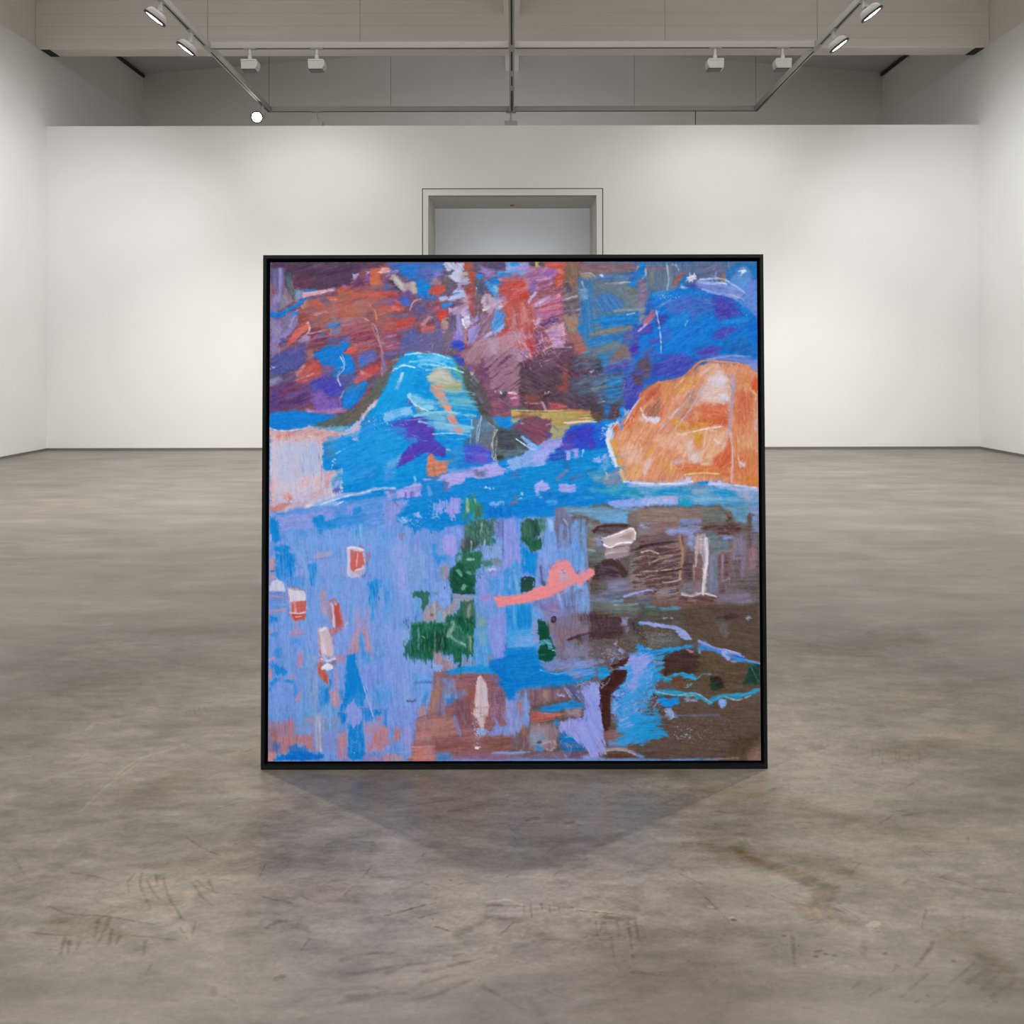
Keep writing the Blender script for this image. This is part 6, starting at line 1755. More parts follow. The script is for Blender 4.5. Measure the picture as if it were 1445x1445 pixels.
    s('420 262 470 300 490 380 505 420', 5, 'b88890', f=.6, dry=.05)
    s('445 205 470 235 474 270', 4, 'd88a70', f=.5)
    s('620 230 632 196 668 178', 4, 'a89cb8', f=.5)
    s('160 156 240 145 285 140', 10, 'cfb0b8', f=.9, dry=.05)
    s('15 744 60 756 150 748 190 735', 4, 'd8c4d0', f=.6)
    # upper right quarter
    tile(720, 365, K, -18)
    c.hair('0 20 230 380', 170, 'd49aa6', -22, 46, 3, .5, 14)
    c.hair('90 120 230 300', 80, 'a0608a', -20, 60, 4, .5, 8)
    c.hair('90 180 230 420', 70, 'dcc0d8', -22, 50, 3, .55, 10)
    c.hair('0 90 110 400', 60, 'b4504c', -30, 40, 4, .45, 40)
    c.hair('0 280 170 470', 60, 'd8b0c0', 60, 50, 3, .5, 14)
    c.hair('0 400 330 640', 120, '7a5c6c', -35, 36, 4, .4, 35)
    c.hair('240 420 480 640', 120, '3d5a78', -14, 56, 4, .5, 10)
    c.hair('300 420 520 640', 70, '2f86c4', -12, 50, 4, .5, 10)
    c.hair('300 320 540 620', 60, '84785e', -14, 70, 4, .5, 8)
    c.hair('300 100 560 440', 70, '6f7c78', -12, 60, 5, .4, 12)
    c.hair('300 180 520 440', 60, '2f86cc', -12, 60, 5, .45, 12)
    c.hair('540 140 1060 450', 110, '2a8ae0', -30, 60, 5, .4, 16)
    c.hair('560 160 1060 450', 80, '4f4cb0', -30, 60, 6, .4, 14)
    c.hair('800 80 1060 200', 40, '8fa8e0', 18, 70, 4, .45, 10)
    s('815 92 900 88 950 108 1010 150', 8, 'a9b8e6', f=.8, dry=.05)
    s('820 120 900 124 985 150', 6, '6a84cc', f=.8)
    p('940 105 990 48 1020 40 1040 70 1010 108 970 118', '5a8fd0', f=1, r=.6, a=.8)
    p('985 55 1010 44 1018 54 1000 70 986 92 996 62', 'd4e2f6', f=.6, r=.4)
    dots('600 140 740 185', 46, 'bfe0f4', .55)
    dots('760 75 800 105', 12, 'dcdcf0', 1.3)
    dots('910 230 1050 250', 16, '9cd0f4', .5)
    s('628 232 645 330 648 415', 3, 'a4bce4', f=.4)
    s('672 30 680 90 672 140', 4, '8fb0c4', f=.5)
    # crisp rim of the orange hill
    s('415 790 430 840 455 905', 14, 'd4dcf0', f=.8, r=.7)
    s('425 780 440 740 458 722', 10, 'ccd6ee', f=.8, r=.8, w2=4)
    s('444 790 470 735 545 640 600 575 640 545 740 520 812 456 850 447', 9, 'cf7c58', f=.8, r=.6)
    s('850 447 900 452 985 462 1060 505', 9, 'd58c66', f=.8, r=.6)
    s('560 610 520 665 492 720', 5, 'b6c0e4', f=.7, dry=.08)
    s('440 795 452 850 478 905', 12, 'cf9a58', f=1, dry=.05)
    s('490 975 560 982 700 985 785 975', 8, 'd6dcf0', f=.8, r=.8)
    s('860 985 960 990 1062 1002', 9, 'c8cdea', f=.9, r=.8)
    c.hair('480 560 940 960', 160, 'e8c4a4', -58, 90, 2.6, .5, 14)
    c.hair('480 560 1060 960', 110, 'c87850', -50, 60, 6, .35, 30)
    c.hair('700 620 1060 960', 60, 'e6b496', 80, 60, 4, .4, 20)
    c.hair('640 560 960 820', 40, 'b4a8c4', -56, 110, 2.4, .5, 8)
    s('700 760 760 680 800 620 830 560', 5, 'b8a8bc', f=.6, dry=.08)
    s('750 765 850 745 900 738', 4, 'f0dcc8', f=.5)
    s('955 500 968 560 950 660 945 740', 8, 'a898b4', f=.9, dry=.08)
    s('952 760 960 860 955 980', 5, 'd4b4bc', f=.7, dry=.06)
    s('752 945 820 938 905 942', 4, 'e4cc90', f=.6)
    s('560 655 575 690 600 705 640 700', 8, 'd8c8d4', f=1, dry=.05)
    s('600 640 650 610', 8, 'd88a6c', f=1)
    # foot of the hill, ochre and lilac water
    c.hair('0 820 480 1060', 90, '2a9ae0', -4, 60, 5, .45, 10)
    c.hair('0 860 420 1060', 50, '5aa8dc', -6, 50, 5, .45, 12)
    c.hair('420 990 1060 1060', 50, '6ab0d0', 2, 80, 5, .5, 5)
    s('20 790 80 830 110 835', 6, 'a8c8f0', f=.7)
    p('238 838 254 836 254 880 240 884', 'a6a6ea', f=.8, r=.6)
    p('266 836 288 834 292 866 276 872', '9c98e2', f=.8, r=.6)
    s('312 836 306 866', 5, 'a8c8f0', f=.7)
    dots('380 720 440 800', 36, 'b8d4f2', .7)
    s('0 665 120 668 300 664', 5, 'd0b878', f=.8, dry=.1)
    s('230 720 330 712 370 716', 8, 'e6ccb4', f=.8, w2=3)
    s('185 735 190 745 205 755', 3, '6a7060', f=.4)
    # lower left quarter
    tile(375, 720, K, 88)
    c.hair('10 60 720 1060', 330, '8a9ee6', 88, 90, 6, .38, 5)
    c.hair('10 60 720 1060', 220, '5296de', 88, 90, 5, .36, 5)
    c.hair('60 40 560 110', 60, '5a9ade', -4, 60, 5, .4, 8)
    c.hair('180 180 440 700', 50, 'b09cc8', 85, 60, 5, .38, 8)
    c.hair('420 650 640 980', 50, '3f92de', 84, 70, 4, .5, 8)
    p('345 165 360 163 415 176 425 205 424 280 398 300 352 296 350 230', 'cdbfd6', f=.8, r=.7, a=.75)
    p('362 184 418 186 422 245 405 262 370 275 360 240', 'c8625e', f=.8, r=.7)
    s('352 172 385 170 415 180', 9, 'dcd8e6', f=.7)
    s('356 180 352 280', 8, 'd0c0d4', f=.7)
    s('395 195 388 250', 7, 'da9a98', f=.8)
    s('385 268 410 262 422 258', 7, 'd4c4d2', f=.8)
    p('92 350 160 362 170 375 172 400 100 405 98 370', 'd9d3e0', f=.7, r=.6)
    p('104 403 172 400 168 450 108 452', 'c8645e', f=.8, r=.6)
    s('120 408 124 446', 9, 'd69690', f=1)
    s('104 452 135 456 168 450', 6, 'e4c6c6', f=.6)
    p('106 458 166 456 160 478 122 488', 'c05248', f=.8, r=.6)
    s('125 470 150 468', 5, 'd8a8a2', f=.6)
    p('14 352 24 318 44 308 62 318 78 345 78 358', 'cccbe2', f=.6, r=.4)
    s('272 402 300 398 330 500 298 530', 5, 'c86a62', f=.8, dry=.05)
    p('290 420 312 412 326 500 300 520', 'be5048', f=.9, r=.8)
    s('283 415 288 460 290 510', 8, 'd4c2cc', f=.8, dry=.05)
    p('222 525 262 512 280 560 288 632 240 638 228 590', 'd0bcc8', f=.9, r=.7)
    s('232 530 250 520', 12, 'e0dce6', f=1)
    s('240 560 250 620', 12, 'dcd0da', f=1.4)
    s('226 540 232 630', 4, 'c07a80', f=.6)
    s('235 650 262 660 294 650', 7, 'e4dce6', f=.6)
    p('236 690 246 676 262 670 284 682 290 692 262 698', 'e8e6f0', f=.5, r=.4)
    p('226 690 236 692 262 720 268 768 246 735', 'c05c4c', f=.8, r=.6)
    p('345 640 378 628 392 690 410 740 428 800 400 790 370 830 330 880 345 780', '0a82d6', f=.8, r=1.2, a=.85)
    s('420 770 462 900', 4, 'a9b8ee', f=.5)
    s('610 832 645 830', 4, '46587e', f=.5)
    s('640 750 715 752', 4, '4f80c0', f=.5, dry=.05)
    p('912 730 930 724 952 760 965 840 962 885 940 890 938 960 918 915 892 885 905 850', 'd2bcc4', f=.7, r=.6)
    s('925 740 915 830 905 880', 5, 'e2cccc', f=.7, dry=.05)
    s('945 790 950 860', 12, 'ccc6da', f=1.4)
    dots('895 915 950 1000', 40, 'c4cef0', .7)
    dots('960 790 1040 930', 60, 'a890b0', .55)
    s('905 1032 918 1035', 5, 'f2ecf0', f=.5)
    # drips under the green
    for x, y0, y1 in ((605, 600, 655), (640, 620, 672), (668, 610, 660), (690, 620, 676), (715, 610, 690), (790, 600, 650), (815, 600, 672), (842, 610, 735), (870, 590, 660), (892, 560, 680)):
        s('%d %d %d %d' % (x, y0, x + 1, y1), 9, '1d6049', f=.7, w2=2)
    c.hair('600 490 900 640', 90, '3f8a72', 88, 60, 3, .5, 5)
    c.hair('600 490 900 640', 60, '123f30', 88, 50, 4, .5, 5)
    c.hair('700 480 900 600', 30, '9cb4c4', 88, 40, 3, .45, 8)
    c.hair('850 40 1000 200', 70, '2c5044', 80, 30, 4, .5, 25)
    c.hair('860 60 1000 190', 40, '86a8b4', 85, 26, 3, .5, 20)
    c.hair('800 190 930 370', 40, '124634', 60, 24, 5, .5, 30)
    s('806 362 850 368 900 366', 4, '163c40', f=.6)
    p('640 362 700 362 706 372 690 400 682 442 676 400 650 378', '33695a', f=.8, r=.8)
    p('770 130 800 112 822 125 826 180 810 215 780 195 758 165', '9c9ee6', f=1, r=.7, a=.8)
    dots('560 20 700 90', 60, '9cb8f0', .8)
    c.hair('640 850 1040 1060', 80, 'a8706c', 0, 80, 5, .4, 8)
    c.hair('800 740 1040 900', 50, '7a5468', 85, 60, 4, .4, 8)
    c.hair('10 920 340 1060', 50, 'b47c88', 86, 40, 5, .4, 8)
    dots('355 940 425 1070', 14, 'a8d0f0', .6)
    # lower right quarter
    tile(720, 720, K, 0)
    c.hair('330 40 1060 420', 120, '7c6860', 0, 60, 4, .4, 10)
    c.hair('330 40 1060 420', 90, '6c7c88', 0, 50, 5, .4, 10)
    c.hair('540 140 740 380', 70, '4a302c', -10, 70, 4, .55, 10)
    c.hair('540 140 740 380', 60, 'b09890', -10, 60, 3, .5, 10)
    c.hair('700 110 1000 370', 60, '9a8078', 88, 60, 3, .5, 4)
    c.hair('340 420 1070 540', 90, '4c4038', 2, 80, 4, .4, 6)
    c.hair('180 40 330 430', 70, '78a2e0', 88, 60, 4, .45, 5)
    c.hair('180 40 330 430', 50, '6a6a92', 88, 60, 4, .4, 5)
    p('395 130 440 118 500 88 525 86 540 105 538 135 500 150 420 165 402 150', 'cbb6bc', f=.7, r=.4)
    s('408 128 460 110 520 88 538 108 536 135', 6, 'f2e8ec', f=.6)
    s('400 155 430 168 470 150 520 146', 7, 'f4eef2', f=.6)
    p('455 130 515 100 530 112 520 132', 'a8948e', f=1.6, r=.4)
    s('360 100 380 80 430 75 500 74', 12, '47302f', f=1, dry=.05)
    s('405 235 440 232 470 250 490 285', 30, '43302f', f=1.6, dry=.05)
    s('845 130 850 220 838 300 832 370', 13, 'd9cfd8', f=.8, dry=.04)
    s('812 120 806 180 800 250', 9, 'bca8a4', f=.9, dry=.08)
    s('740 372 790 378 830 366 890 380', 6, 'd4c4c4', f=.7, dry=.05)
    s('730 120 745 200 730 300', 10, 'a8846c', f=.9, dry=.08)
    s('565 190 600 182 640 195', 6, 'b8a098', f=.8, dry=.05)
    s('600 240 650 215 700 205', 7, 'a88e86', f=.8, dry=.05)
    s('560 275 640 268 720 262', 6, 'b09a94', f=.8, dry=.08)
    s('660 320 700 316 735 306', 6, 'bca49c', f=.8, dry=.05)
    s('560 165 640 150 720 142', 8, '3e2a2a', f=.9, dry=.08)
    s('640 280 700 270 735 262', 9, '46302c', f=.9, dry=.05)
    s('490 382 530 368 600 352 615 358', 8, '9aa4e0', f=.8, dry=.05)
    # coral stroke again, smooth edged
    p('-60 400 -20 398 0 386 60 372 120 342 160 330 170 285 205 235 240 222 260 240 280 280 296 292 330 268 358 262 362 276 340 300 322 312 300 338 285 322 262 330 210 360 140 388 60 405 0 414 -50 424', 'ec8e92', f=.7, r=.7, var=.03, ang=-20, b=.3, a=.9)
    p('205 272 228 258 245 280 250 305 230 320 205 312', 'c4a0b4', f=1.2, r=.8, a=.85)
    s('222 268 230 280', 8, '7c78a4', f=.8)
    c.hair('150 240 330 380', 26, 'f4a4a4', -25, 40, 4, .5, 12)
    p('42 322 48 306 70 298 100 298 104 312 100 340 85 352 44 362', '23493f', f=.7, r=.5)
    s('44 320 50 304 78 297', 4, '1a2a3c', f=.5)
    s('98 318 95 332', 5, 'b8ccd4', f=.6)
    s('175 472 190 468 192 484 180 492 175 480', 6, '42222e', f=.5)
    c.hair('40 50 140 180', 40, '1c3c34', 88, 30, 4, .5, 10)
    p('118 490 148 490 160 540 168 580 186 600 192 630 175 655 150 664 120 652 118 620 128 590 120 540', '0f4c38', f=.7, r=.6)
    s('135 580 160 575 170 600', 18, '62a8c4', f=1, r=.8)
    s('178 612 192 614', 4, 'e6f0ee', f=.5)
    s('240 570 310 545 380 538 420 560', 9, '42303a', f=.9, dry=.02)
    # mesh of specks over the thin brown paint
    dots('330 430 640 720', 260, '8f96a8', .5, .6)
    dots('520 500 720 600', 220, '98a0ac', .5, .6)
    dots('560 860 1040 1050', 420, '84868e', .5, .5)
    dots('680 930 780 1010', 26, 'c4cce4', .7)
    dots('560 760 680 900', 120, '98a8d8', .55)
    # lilac spray around the dark figure
    c.hair('290 740 400 820', 80, 'a4ace8', 45, 24, 4, .7, 40)
    c.hair('300 740 400 840', 30, '5a6098', 45, 22, 3, .6, 40)
    c.hair('430 640 640 900', 130, '98a6ea', -30, 26, 5, .6, 60)
    c.hair('430 700 600 900', 90, '3a9ade', -10, 30, 5, .55, 40)
    c.hair('440 760 560 900', 50, '33507a', 20, 22, 3, .5, 50)
    p('540 640 590 635 608 650 596 676 570 690 575 715 540 740 560 760 530 790 500 770 540 720 520 690', '98a0ea', f=.9, r=1.4, a=.85)
    p('445 700 500 698 502 722 470 760 432 790 425 850 432 900 428 935 408 965 404 925 398 850 388 790 400 770 430 742', '42231f', f=.6, r=.6)
    s('440 708 420 750 395 772', 3, '9a98b4', f=.4)
    p('474 650 508 645 512 660 490 682 440 688 436 680 460 672', '44261e', f=.7, r=.5)
    c.hair('0 780 330 1050', 80, '9a7880', 88, 50, 5, .4, 8)
    c.hair('0 580 330 780', 60, '1a8cdc', -4, 70, 5, .4, 6)
    s('390 1052 440 1040 500 1045 540 1060', 8, 'a89ca4', f=.8, dry=.04)
    # shore lines, lower right
    s('560 492 600 498 680 510 730 520 770 555', 10, '98a6e4', f=.8, w2=16)
    s('815 575 880 600 960 622 1010 640', 12, '9098de', f=.8, w2=5)
    s('830 590 900 615 980 648 1070 668', 8, '3a8cd8', f=.8, dry=.04)
    p('912 612 938 618 934 640 918 640', '9aa6ea', f=.7)
    s('560 600 610 618 660 610 720 604 780 592', 9, '2c96d6', f=.9, r=1.2)
    s('625 795 680 792 740 800 800 800 860 835 920 808 1000 805 1075 785', 10, '2e98c0', f=.8, r=.8)
    s('625 790 720 806 800 796 870 838', 4, '8cb0cc', f=.6)
    s('665 742 700 722 750 712 800 736', 9, '2a9ed2', f=.8, r=.9)
    p('865 728 900 722 922 765 880 784 868 760', '2a2c26', f=.9, r=.6)
    p('868 752 888 756 892 778 870 780', '1d4734', f=.8, r=.5)
    p('1030 690 1078 672 1080 740 1010 756', '1d3c36', f=1.2, r=.7, a=.8)
    s('1040 680 1075 745', 4, '2f6a54', f=.6)
    p('900 824 934 822 932 850 912 858', '86a8e2', f=.8, r=.8)
    s('690 870 700 900', 16, '98acdc', f=1, r=1)
    p('1040 1075 1075 1045 1080 1092 1040 1092', '8a6c62', f=3, r=1, a=.7)
    s('0 1083 500 1086 800 1082', 5, '6a90cc', f=.8, dry=.04)
    c.hair('0 0 1092 1092', 160, '9a9aa0', 0, 30, 2, .22, 60)
    # faint weave
    t = (vnoise(PX / .9, PY / 3, 971) + vnoise(PX / 3, PY / .9, 972) - 1) * .03
    c.C = np.clip(c.C + t[..., None], 0, 1).astype(np.float32)
    return c
def floor_marks(PX, PY):
    c = Canvas(PX, PY, '808080')
    p, s = c.p, c.s
    c.tile(0, 0, 1, 8)
    for i in range(46):       # trowel clouds
        rg = np.random.RandomState(400 + i)
        x, y = rg.uniform(-1000, 1000), rg.uniform(740, 1960)
        a, b = rg.uniform(40, 190), rg.uniform(15, 60)
        t = rg.uniform(-.5, .6)
        q = []
        for k in range(9):
            u, v = a * np.cos(k * .7) * rg.uniform(.6, 1.2), b * np.sin(k * .7) * rg.uniform(.6, 1.2)
            q += [x + u * np.cos(t) - v * np.sin(t), y + u * np.sin(t) + v * np.cos(t)]
        p(' '.join('%d' % k for k in q), ('727069', '8d8c88', '787671', '8a8781')[i % 4], a=.55, f=14, r=9, rs=30, var=.02, ln=40, ang=np.rad2deg(t), b=3)
    c.hair('-1050 720 1050 1990', 260, '615e58', 8, 34, 1.7, .42, 30)
    c.hair('-1050 720 1050 1990', 120, '98968f', 12, 50, 2.2, .35, 35)
    c.hair('-600 720 600 1200', 160, '5c5953', 14, 16, 1.4, .5, 40)
    c.dots('-1050 720 1050 1990', 260, '55524d', 1.0, .6)
    c.dots('-300 720 700 1000', 160, '504d48', .8, .6)
    c.dots('-300 720 700 1000', 120, 'a4a29c', .8, .5)
    s('-578 1140 -576 1204 -559 1278', 3.0, '9a9892', a=0.50, w2=None, f=0.8, r=0.7, dry=0.0, var=.02)
    s('-413 1073 -383 1049 -357 1033', 2.7, '5f5c56', a=0.60, w2=1.2, f=0.8, r=0.7, dry=0.0, var=.02)
    s('-461 1015 -417 1013', 10.8, '6b6862', a=0.50, w2=None, f=5.0, r=0.7, dry=0.0, var=.02)
    s('-437 999 -429 976 -402 938', 2.7, '5f5c56', a=0.50, w2=1.2, f=0.8, r=0.7, dry=0.0, var=.02)
    s('-425 985 -412 967 -396 950', 2.7, '5f5c56', a=0.50, w2=1.2, f=0.8, r=0.7, dry=0.0, var=.02)
    s('-420 996 -407 972', 2.7, '5f5c56', a=0.50, w2=1.2, f=0.8, r=0.7, dry=0.0, var=.02)
    s('-407 987 -382 946 -353 912', 2.7, '5f5c56', a=0.50, w2=1.2, f=0.8, r=0.7, dry=0.0, var=.02)
    s('-371 980 -351 955 -332 938', 2.7, '5f5c56', a=0.50, w2=1.2, f=0.8, r=0.7, dry=0.0, var=.02)
    s('-368 985 -341 963 -307 958', 2.7, '5f5c56', a=0.50, w2=1.2, f=0.8, r=0.7, dry=0.0, var=.02)
    s('-354 985 -340 963', 2.7, '5f5c56', a=0.50, w2=1.2, f=0.8, r=0.7, dry=0.0, var=.02)
    s('-445 999 -445 980 -436 963', 2.7, '5f5c56', a=0.50, w2=1.2, f=0.8, r=0.7, dry=0.0, var=.02)
    p('-487 926 -439 916 -415 903 -380 881 -379 867 -408 877 -426 874 -462 888 -509 894 -497 907', '6b6862', a=0.55, f=8.0, r=4.0, rs=14, dry=0.0, var=.02, ln=30, b=2.5)
    s('-437 918 -432 895 -429 870', 4.8, '5f5c56', a=0.50, w2=1.8, f=0.8, r=0.7, dry=0.0, var=.02)
    s('-469 888 -459 859', 4.8, '5f5c56', a=0.50, w2=1.8, f=0.8, r=0.7, dry=0.0, var=.02)
    s('-461 881 -453 863', 4.8, '5f5c56', a=0.50, w2=1.8, f=0.8, r=0.7, dry=0.0, var=.02)
    s('-451 881 -446 867', 4.8, '5f5c56', a=0.50, w2=1.8, f=0.8, r=0.7, dry=0.0, var=.02)
    s('-382 881 -375 859', 4.8, '5f5c56', a=0.50, w2=1.8, f=0.8, r=0.7, dry=0.0, var=.02)
    s('-425 899 -417 874', 4.8, '5f5c56', a=0.50, w2=1.8, f=0.8, r=0.7, dry=0.0, var=.02)
    s('-413 888 -409 874', 4.8, '5f5c56', a=0.50, w2=1.8, f=0.8, r=0.7, dry=0.0, var=.02)
    s('-447 914 -437 884', 4.8, '5f5c56', a=0.50, w2=1.8, f=0.8, r=0.7, dry=0.0, var=.02)
    s('-508 895 -478 891 -437 887', 2.7, '5f5c56', a=0.50, w2=1.2, f=0.8, r=0.7, dry=0.0, var=.02)
    s('-513 938 -481 924 -444 921 -384 907', 2.7, '5f5c56', a=0.50, w2=1.2, f=0.8, r=0.7, dry=0.0, var=.02)
    s('-399 890 -376 887 -349 882', 2.7, '5f5c56', a=0.50, w2=1.2, f=0.8, r=0.7, dry=0.0, var=.02)
    s('-520 999 -489 992 -459 981', 2.7, '5f5c56', a=0.50, w2=1.2, f=0.8, r=0.7, dry=0.0, var=.02)
    s('-373 922 -361 938 -366 959', 12.0, '9a9892', a=0.50, w2=None, f=5.0, r=0.7, dry=0.0, var=.02)
    s('-352 903 -339 888', 12.0, '9a9892', a=0.50, w2=None, f=4.0, r=0.7, dry=0.0, var=.02)
    s('-371 934 -357 914', 2.1, '5f5c56', a=0.50, w2=0.9, f=0.8, r=0.7, dry=0.0, var=.02)
    s('-355 903 -340 884', 2.1, '5f5c56', a=0.50, w2=0.9, f=0.8, r=0.7, dry=0.0, var=.02)
    s('-341 910 -337 888', 2.1, '5f5c56', a=0.50, w2=0.9, f=0.8, r=0.7, dry=0.0, var=.02)
    s('-288 957 -271 950 -245 942', 2.1, '5f5c56', a=0.50, w2=0.9, f=0.8, r=0.7, dry=0.0, var=.02)
    s('-238 955 -222 945 -208 940', 2.1, '5f5c56', a=0.50, w2=0.9, f=0.8, r=0.7, dry=0.0, var=.02)
    s('-603 1027 -582 1005 -560 985', 2.1, '5f5c56', a=0.50, w2=0.9, f=0.8, r=0.7, dry=0.0, var=.02)
    s('-297 1017 -296 985', 2.1, '5f5c56', a=0.50, w2=0.9, f=0.8, r=0.7, dry=0.0, var=.02)
    s('-361 846 -361 833', 2.1, '5f5c56', a=0.50, w2=0.9, f=0.8, r=0.7, dry=0.0, var=.02)
    s('-364 782 -370 773', 2.1, '5f5c56', a=0.50, w2=0.9, f=0.8, r=0.7, dry=0.0, var=.02)
    s('-213 884 -217 867', 2.1, '5f5c56', a=0.50, w2=0.9, f=0.8, r=0.7, dry=0.0, var=.02)
    s('-274 804 -262 797', 2.1, '5f5c56', a=0.50, w2=0.9, f=0.8, r=0.7, dry=0.0, var=.02)
    s('-262 902 -255 911 -245 912', 4.8, '5f5c56', a=0.50, w2=None, f=0.8, r=0.7, dry=0.0, var=.02)
    s('-227 830 -231 827', 7.2, '5f5c56', a=0.60, w2=None, f=0.8, r=0.7, dry=0.0, var=.02)
    s('-289 815 -285 807', 6.0, '5f5c56', a=0.60, w2=None, f=0.8, r=0.7, dry=0.0, var=.02)
    s('-252 910 -221 899', 12.0, '6b6862', a=0.35, w2=None, f=6.0, r=0.7, dry=0.0, var=.02)
    s('-207 797 -187 804 -164 807', 5.4, '6b6862', a=0.55, w2=2.4, f=3.0, r=0.7, dry=0.0, var=.02)
    s('-194 788 -162 796', 5.4, '6b6862', a=0.55, w2=2.4, f=3.0, r=0.7, dry=0.0, var=.02)
    s('-193 777 -160 785', 5.4, '6b6862', a=0.55, w2=2.4, f=3.0, r=0.7, dry=0.0, var=.02)
    s('-689 1263 -660 1282', 3.0, '6b6862', a=0.50, w2=1.2, f=0.8, r=0.7, dry=0.0, var=.02)
    s('-622 1165 -588 1181', 3.0, '6b6862', a=0.50, w2=1.2, f=0.8, r=0.7, dry=0.0, var=.02)
    s('-413 1309 -398 1325', 3.0, '6b6862', a=0.50, w2=1.2, f=0.8, r=0.7, dry=0.0, var=.02)
    s('-654 1194 -630 1210', 3.0, '6b6862', a=0.50, w2=1.2, f=0.8, r=0.7, dry=0.0, var=.02)
    s('-410 1184 -397 1185', 3.0, '6b6862', a=0.50, w2=1.2, f=0.8, r=0.7, dry=0.0, var=.02)
    s('-465 1104 -453 1106', 3.0, '6b6862', a=0.50, w2=1.2, f=0.8, r=0.7, dry=0.0, var=.02)
    s('-700 1210 -648 1245 -617 1267', 9.0, '9a9892', a=0.30, w2=None, f=5.0, r=0.7, dry=0.0, var=.02)
    s('-173 853 -147 862 -122 863', 6.0, '5f5c56', a=0.50, w2=2.4, f=2.5, r=0.7, dry=0.1, var=.02)
    s('-169 830 -125 842 -72 852', 6.0, '5f5c56', a=0.50, w2=2.4, f=2.5, r=0.7, dry=0.1, var=.02)
    s('-165 812 -145 815 -128 814', 6.0, '5f5c56', a=0.50, w2=2.4, f=2.5, r=0.7, dry=0.1, var=.02)
    s('-89 836 -62 845 -31 856', 6.0, '5f5c56', a=0.50, w2=2.4, f=2.5, r=0.7, dry=0.1, var=.02)
    s('-90 820 -65 830', 6.0, '5f5c56', a=0.50, w2=2.4, f=2.5, r=0.7, dry=0.1, var=.02)
    s('-162 796 -132 804 -104 808', 6.0, '5f5c56', a=0.50, w2=2.4, f=2.5, r=0.7, dry=0.1, var=.02)
    s('-103 799 -75 805 -42 825', 6.0, '5f5c56', a=0.50, w2=2.4, f=2.5, r=0.7, dry=0.1, var=.02)
    s('-124 835 -111 842', 6.0, '5f5c56', a=0.50, w2=2.4, f=2.5, r=0.7, dry=0.1, var=.02)
    s('-157 804 -120 809', 6.0, '5f5c56', a=0.50, w2=2.4, f=2.5, r=0.7, dry=0.1, var=.02)
    s('-68 812 -42 825', 10.2, '6b6862', a=0.50, w2=3.6, f=4.0, r=0.7, dry=0.0, var=.02)
    s('-58 891 -45 901 -34 910', 13.2, '6b6862', a=0.55, w2=6.0, f=4.0, r=0.7, dry=0.0, var=.02)
    s('-30 944 -9 948 12 938 56 933 132 921', 4.2, '9a9892', a=0.60, w2=2.4, f=0.8, r=0.7, dry=0.1, var=.02)
    s('-30 938 14 936', 2.7, '5f5c56', a=0.40, w2=None, f=0.8, r=0.7, dry=0.0, var=.02)
    s('68 930 131 920', 2.4, '5f5c56', a=0.50, w2=1.2, f=0.8, r=0.7, dry=0.2, var=.02)
    s('-32 919 -9 915 6 914', 7.8, '6b6862', a=0.50, w2=None, f=4.0, r=0.7, dry=0.0, var=.02)
    s('70 946 104 950 131 934', 12.0, '6b6862', a=0.40, w2=None, f=6.0, r=0.7, dry=0.0, var=.02)
    s('98 917 131 915', 5.4, '6b6862', a=0.60, w2=None, f=0.8, r=0.7, dry=0.0, var=.02)
    p('-34 903 6 914 87 914 135 910 126 881 64 867 21 874 -22 830 -42 863', '6b6862', a=0.28, f=14.0, r=6.0, rs=14, dry=0.0, var=.02, ln=30, b=2.5)
    s('95 910 90 894', 3.0, '6b6862', a=0.60, w2=1.5, f=0.8, r=0.7, dry=0.0, var=.02)
    s('87 910 87 888', 3.0, '6b6862', a=0.60, w2=1.5, f=0.8, r=0.7, dry=0.0, var=.02)
    s('101 884 100 845', 3.0, '6b6862', a=0.60, w2=1.5, f=0.8, r=0.7, dry=0.0, var=.02)
    s('122 911 119 851', 3.0, '6b6862', a=0.60, w2=1.5, f=0.8, r=0.7, dry=0.0, var=.02)
    s('111 914 109 881', 3.0, '6b6862', a=0.60, w2=1.5, f=0.8, r=0.7, dry=0.0, var=.02)
    s('130 910 129 881', 3.0, '6b6862', a=0.60, w2=1.5, f=0.8, r=0.7, dry=0.0, var=.02)
    s('18 938 19 918', 3.0, '6b6862', a=0.60, w2=1.5, f=0.8, r=0.7, dry=0.0, var=.02)
    s('11 938 11 926', 3.0, '6b6862', a=0.60, w2=1.5, f=0.8, r=0.7, dry=0.0, var=.02)
    s('30 940 31 930', 3.0, '6b6862', a=0.60, w2=1.5, f=0.8, r=0.7, dry=0.0, var=.02)
    s('39 938 39 924', 3.0, '6b6862', a=0.60, w2=1.5, f=0.8, r=0.7, dry=0.0, var=.02)
    s('49 936 50 924', 3.0, '6b6862', a=0.60, w2=1.5, f=0.8, r=0.7, dry=0.0, var=.02)
    s('117 835 130 833 147 830', 6.6, '5f5c56', a=0.55, w2=1.5, f=0.8, r=0.7, dry=0.0, var=.02)
    s('-30 815 -12 803 10 785', 4.8, '5f5c56', a=0.50, w2=1.8, f=0.8, r=0.7, dry=0.0, var=.02)
    s('15 800 23 785 29 768', 9.0, '6b6862', a=0.60, w2=6.0, f=3.0, r=0.7, dry=0.0, var=.02)
    s('25 816 37 806 59 797', 2.4, '6b6862', a=0.50, w2=None, f=0.8, r=0.7, dry=0.0, var=.02)
    s('95 806 102 791 113 774', 2.4, '6b6862', a=0.50, w2=None, f=0.8, r=0.7, dry=0.0, var=.02)
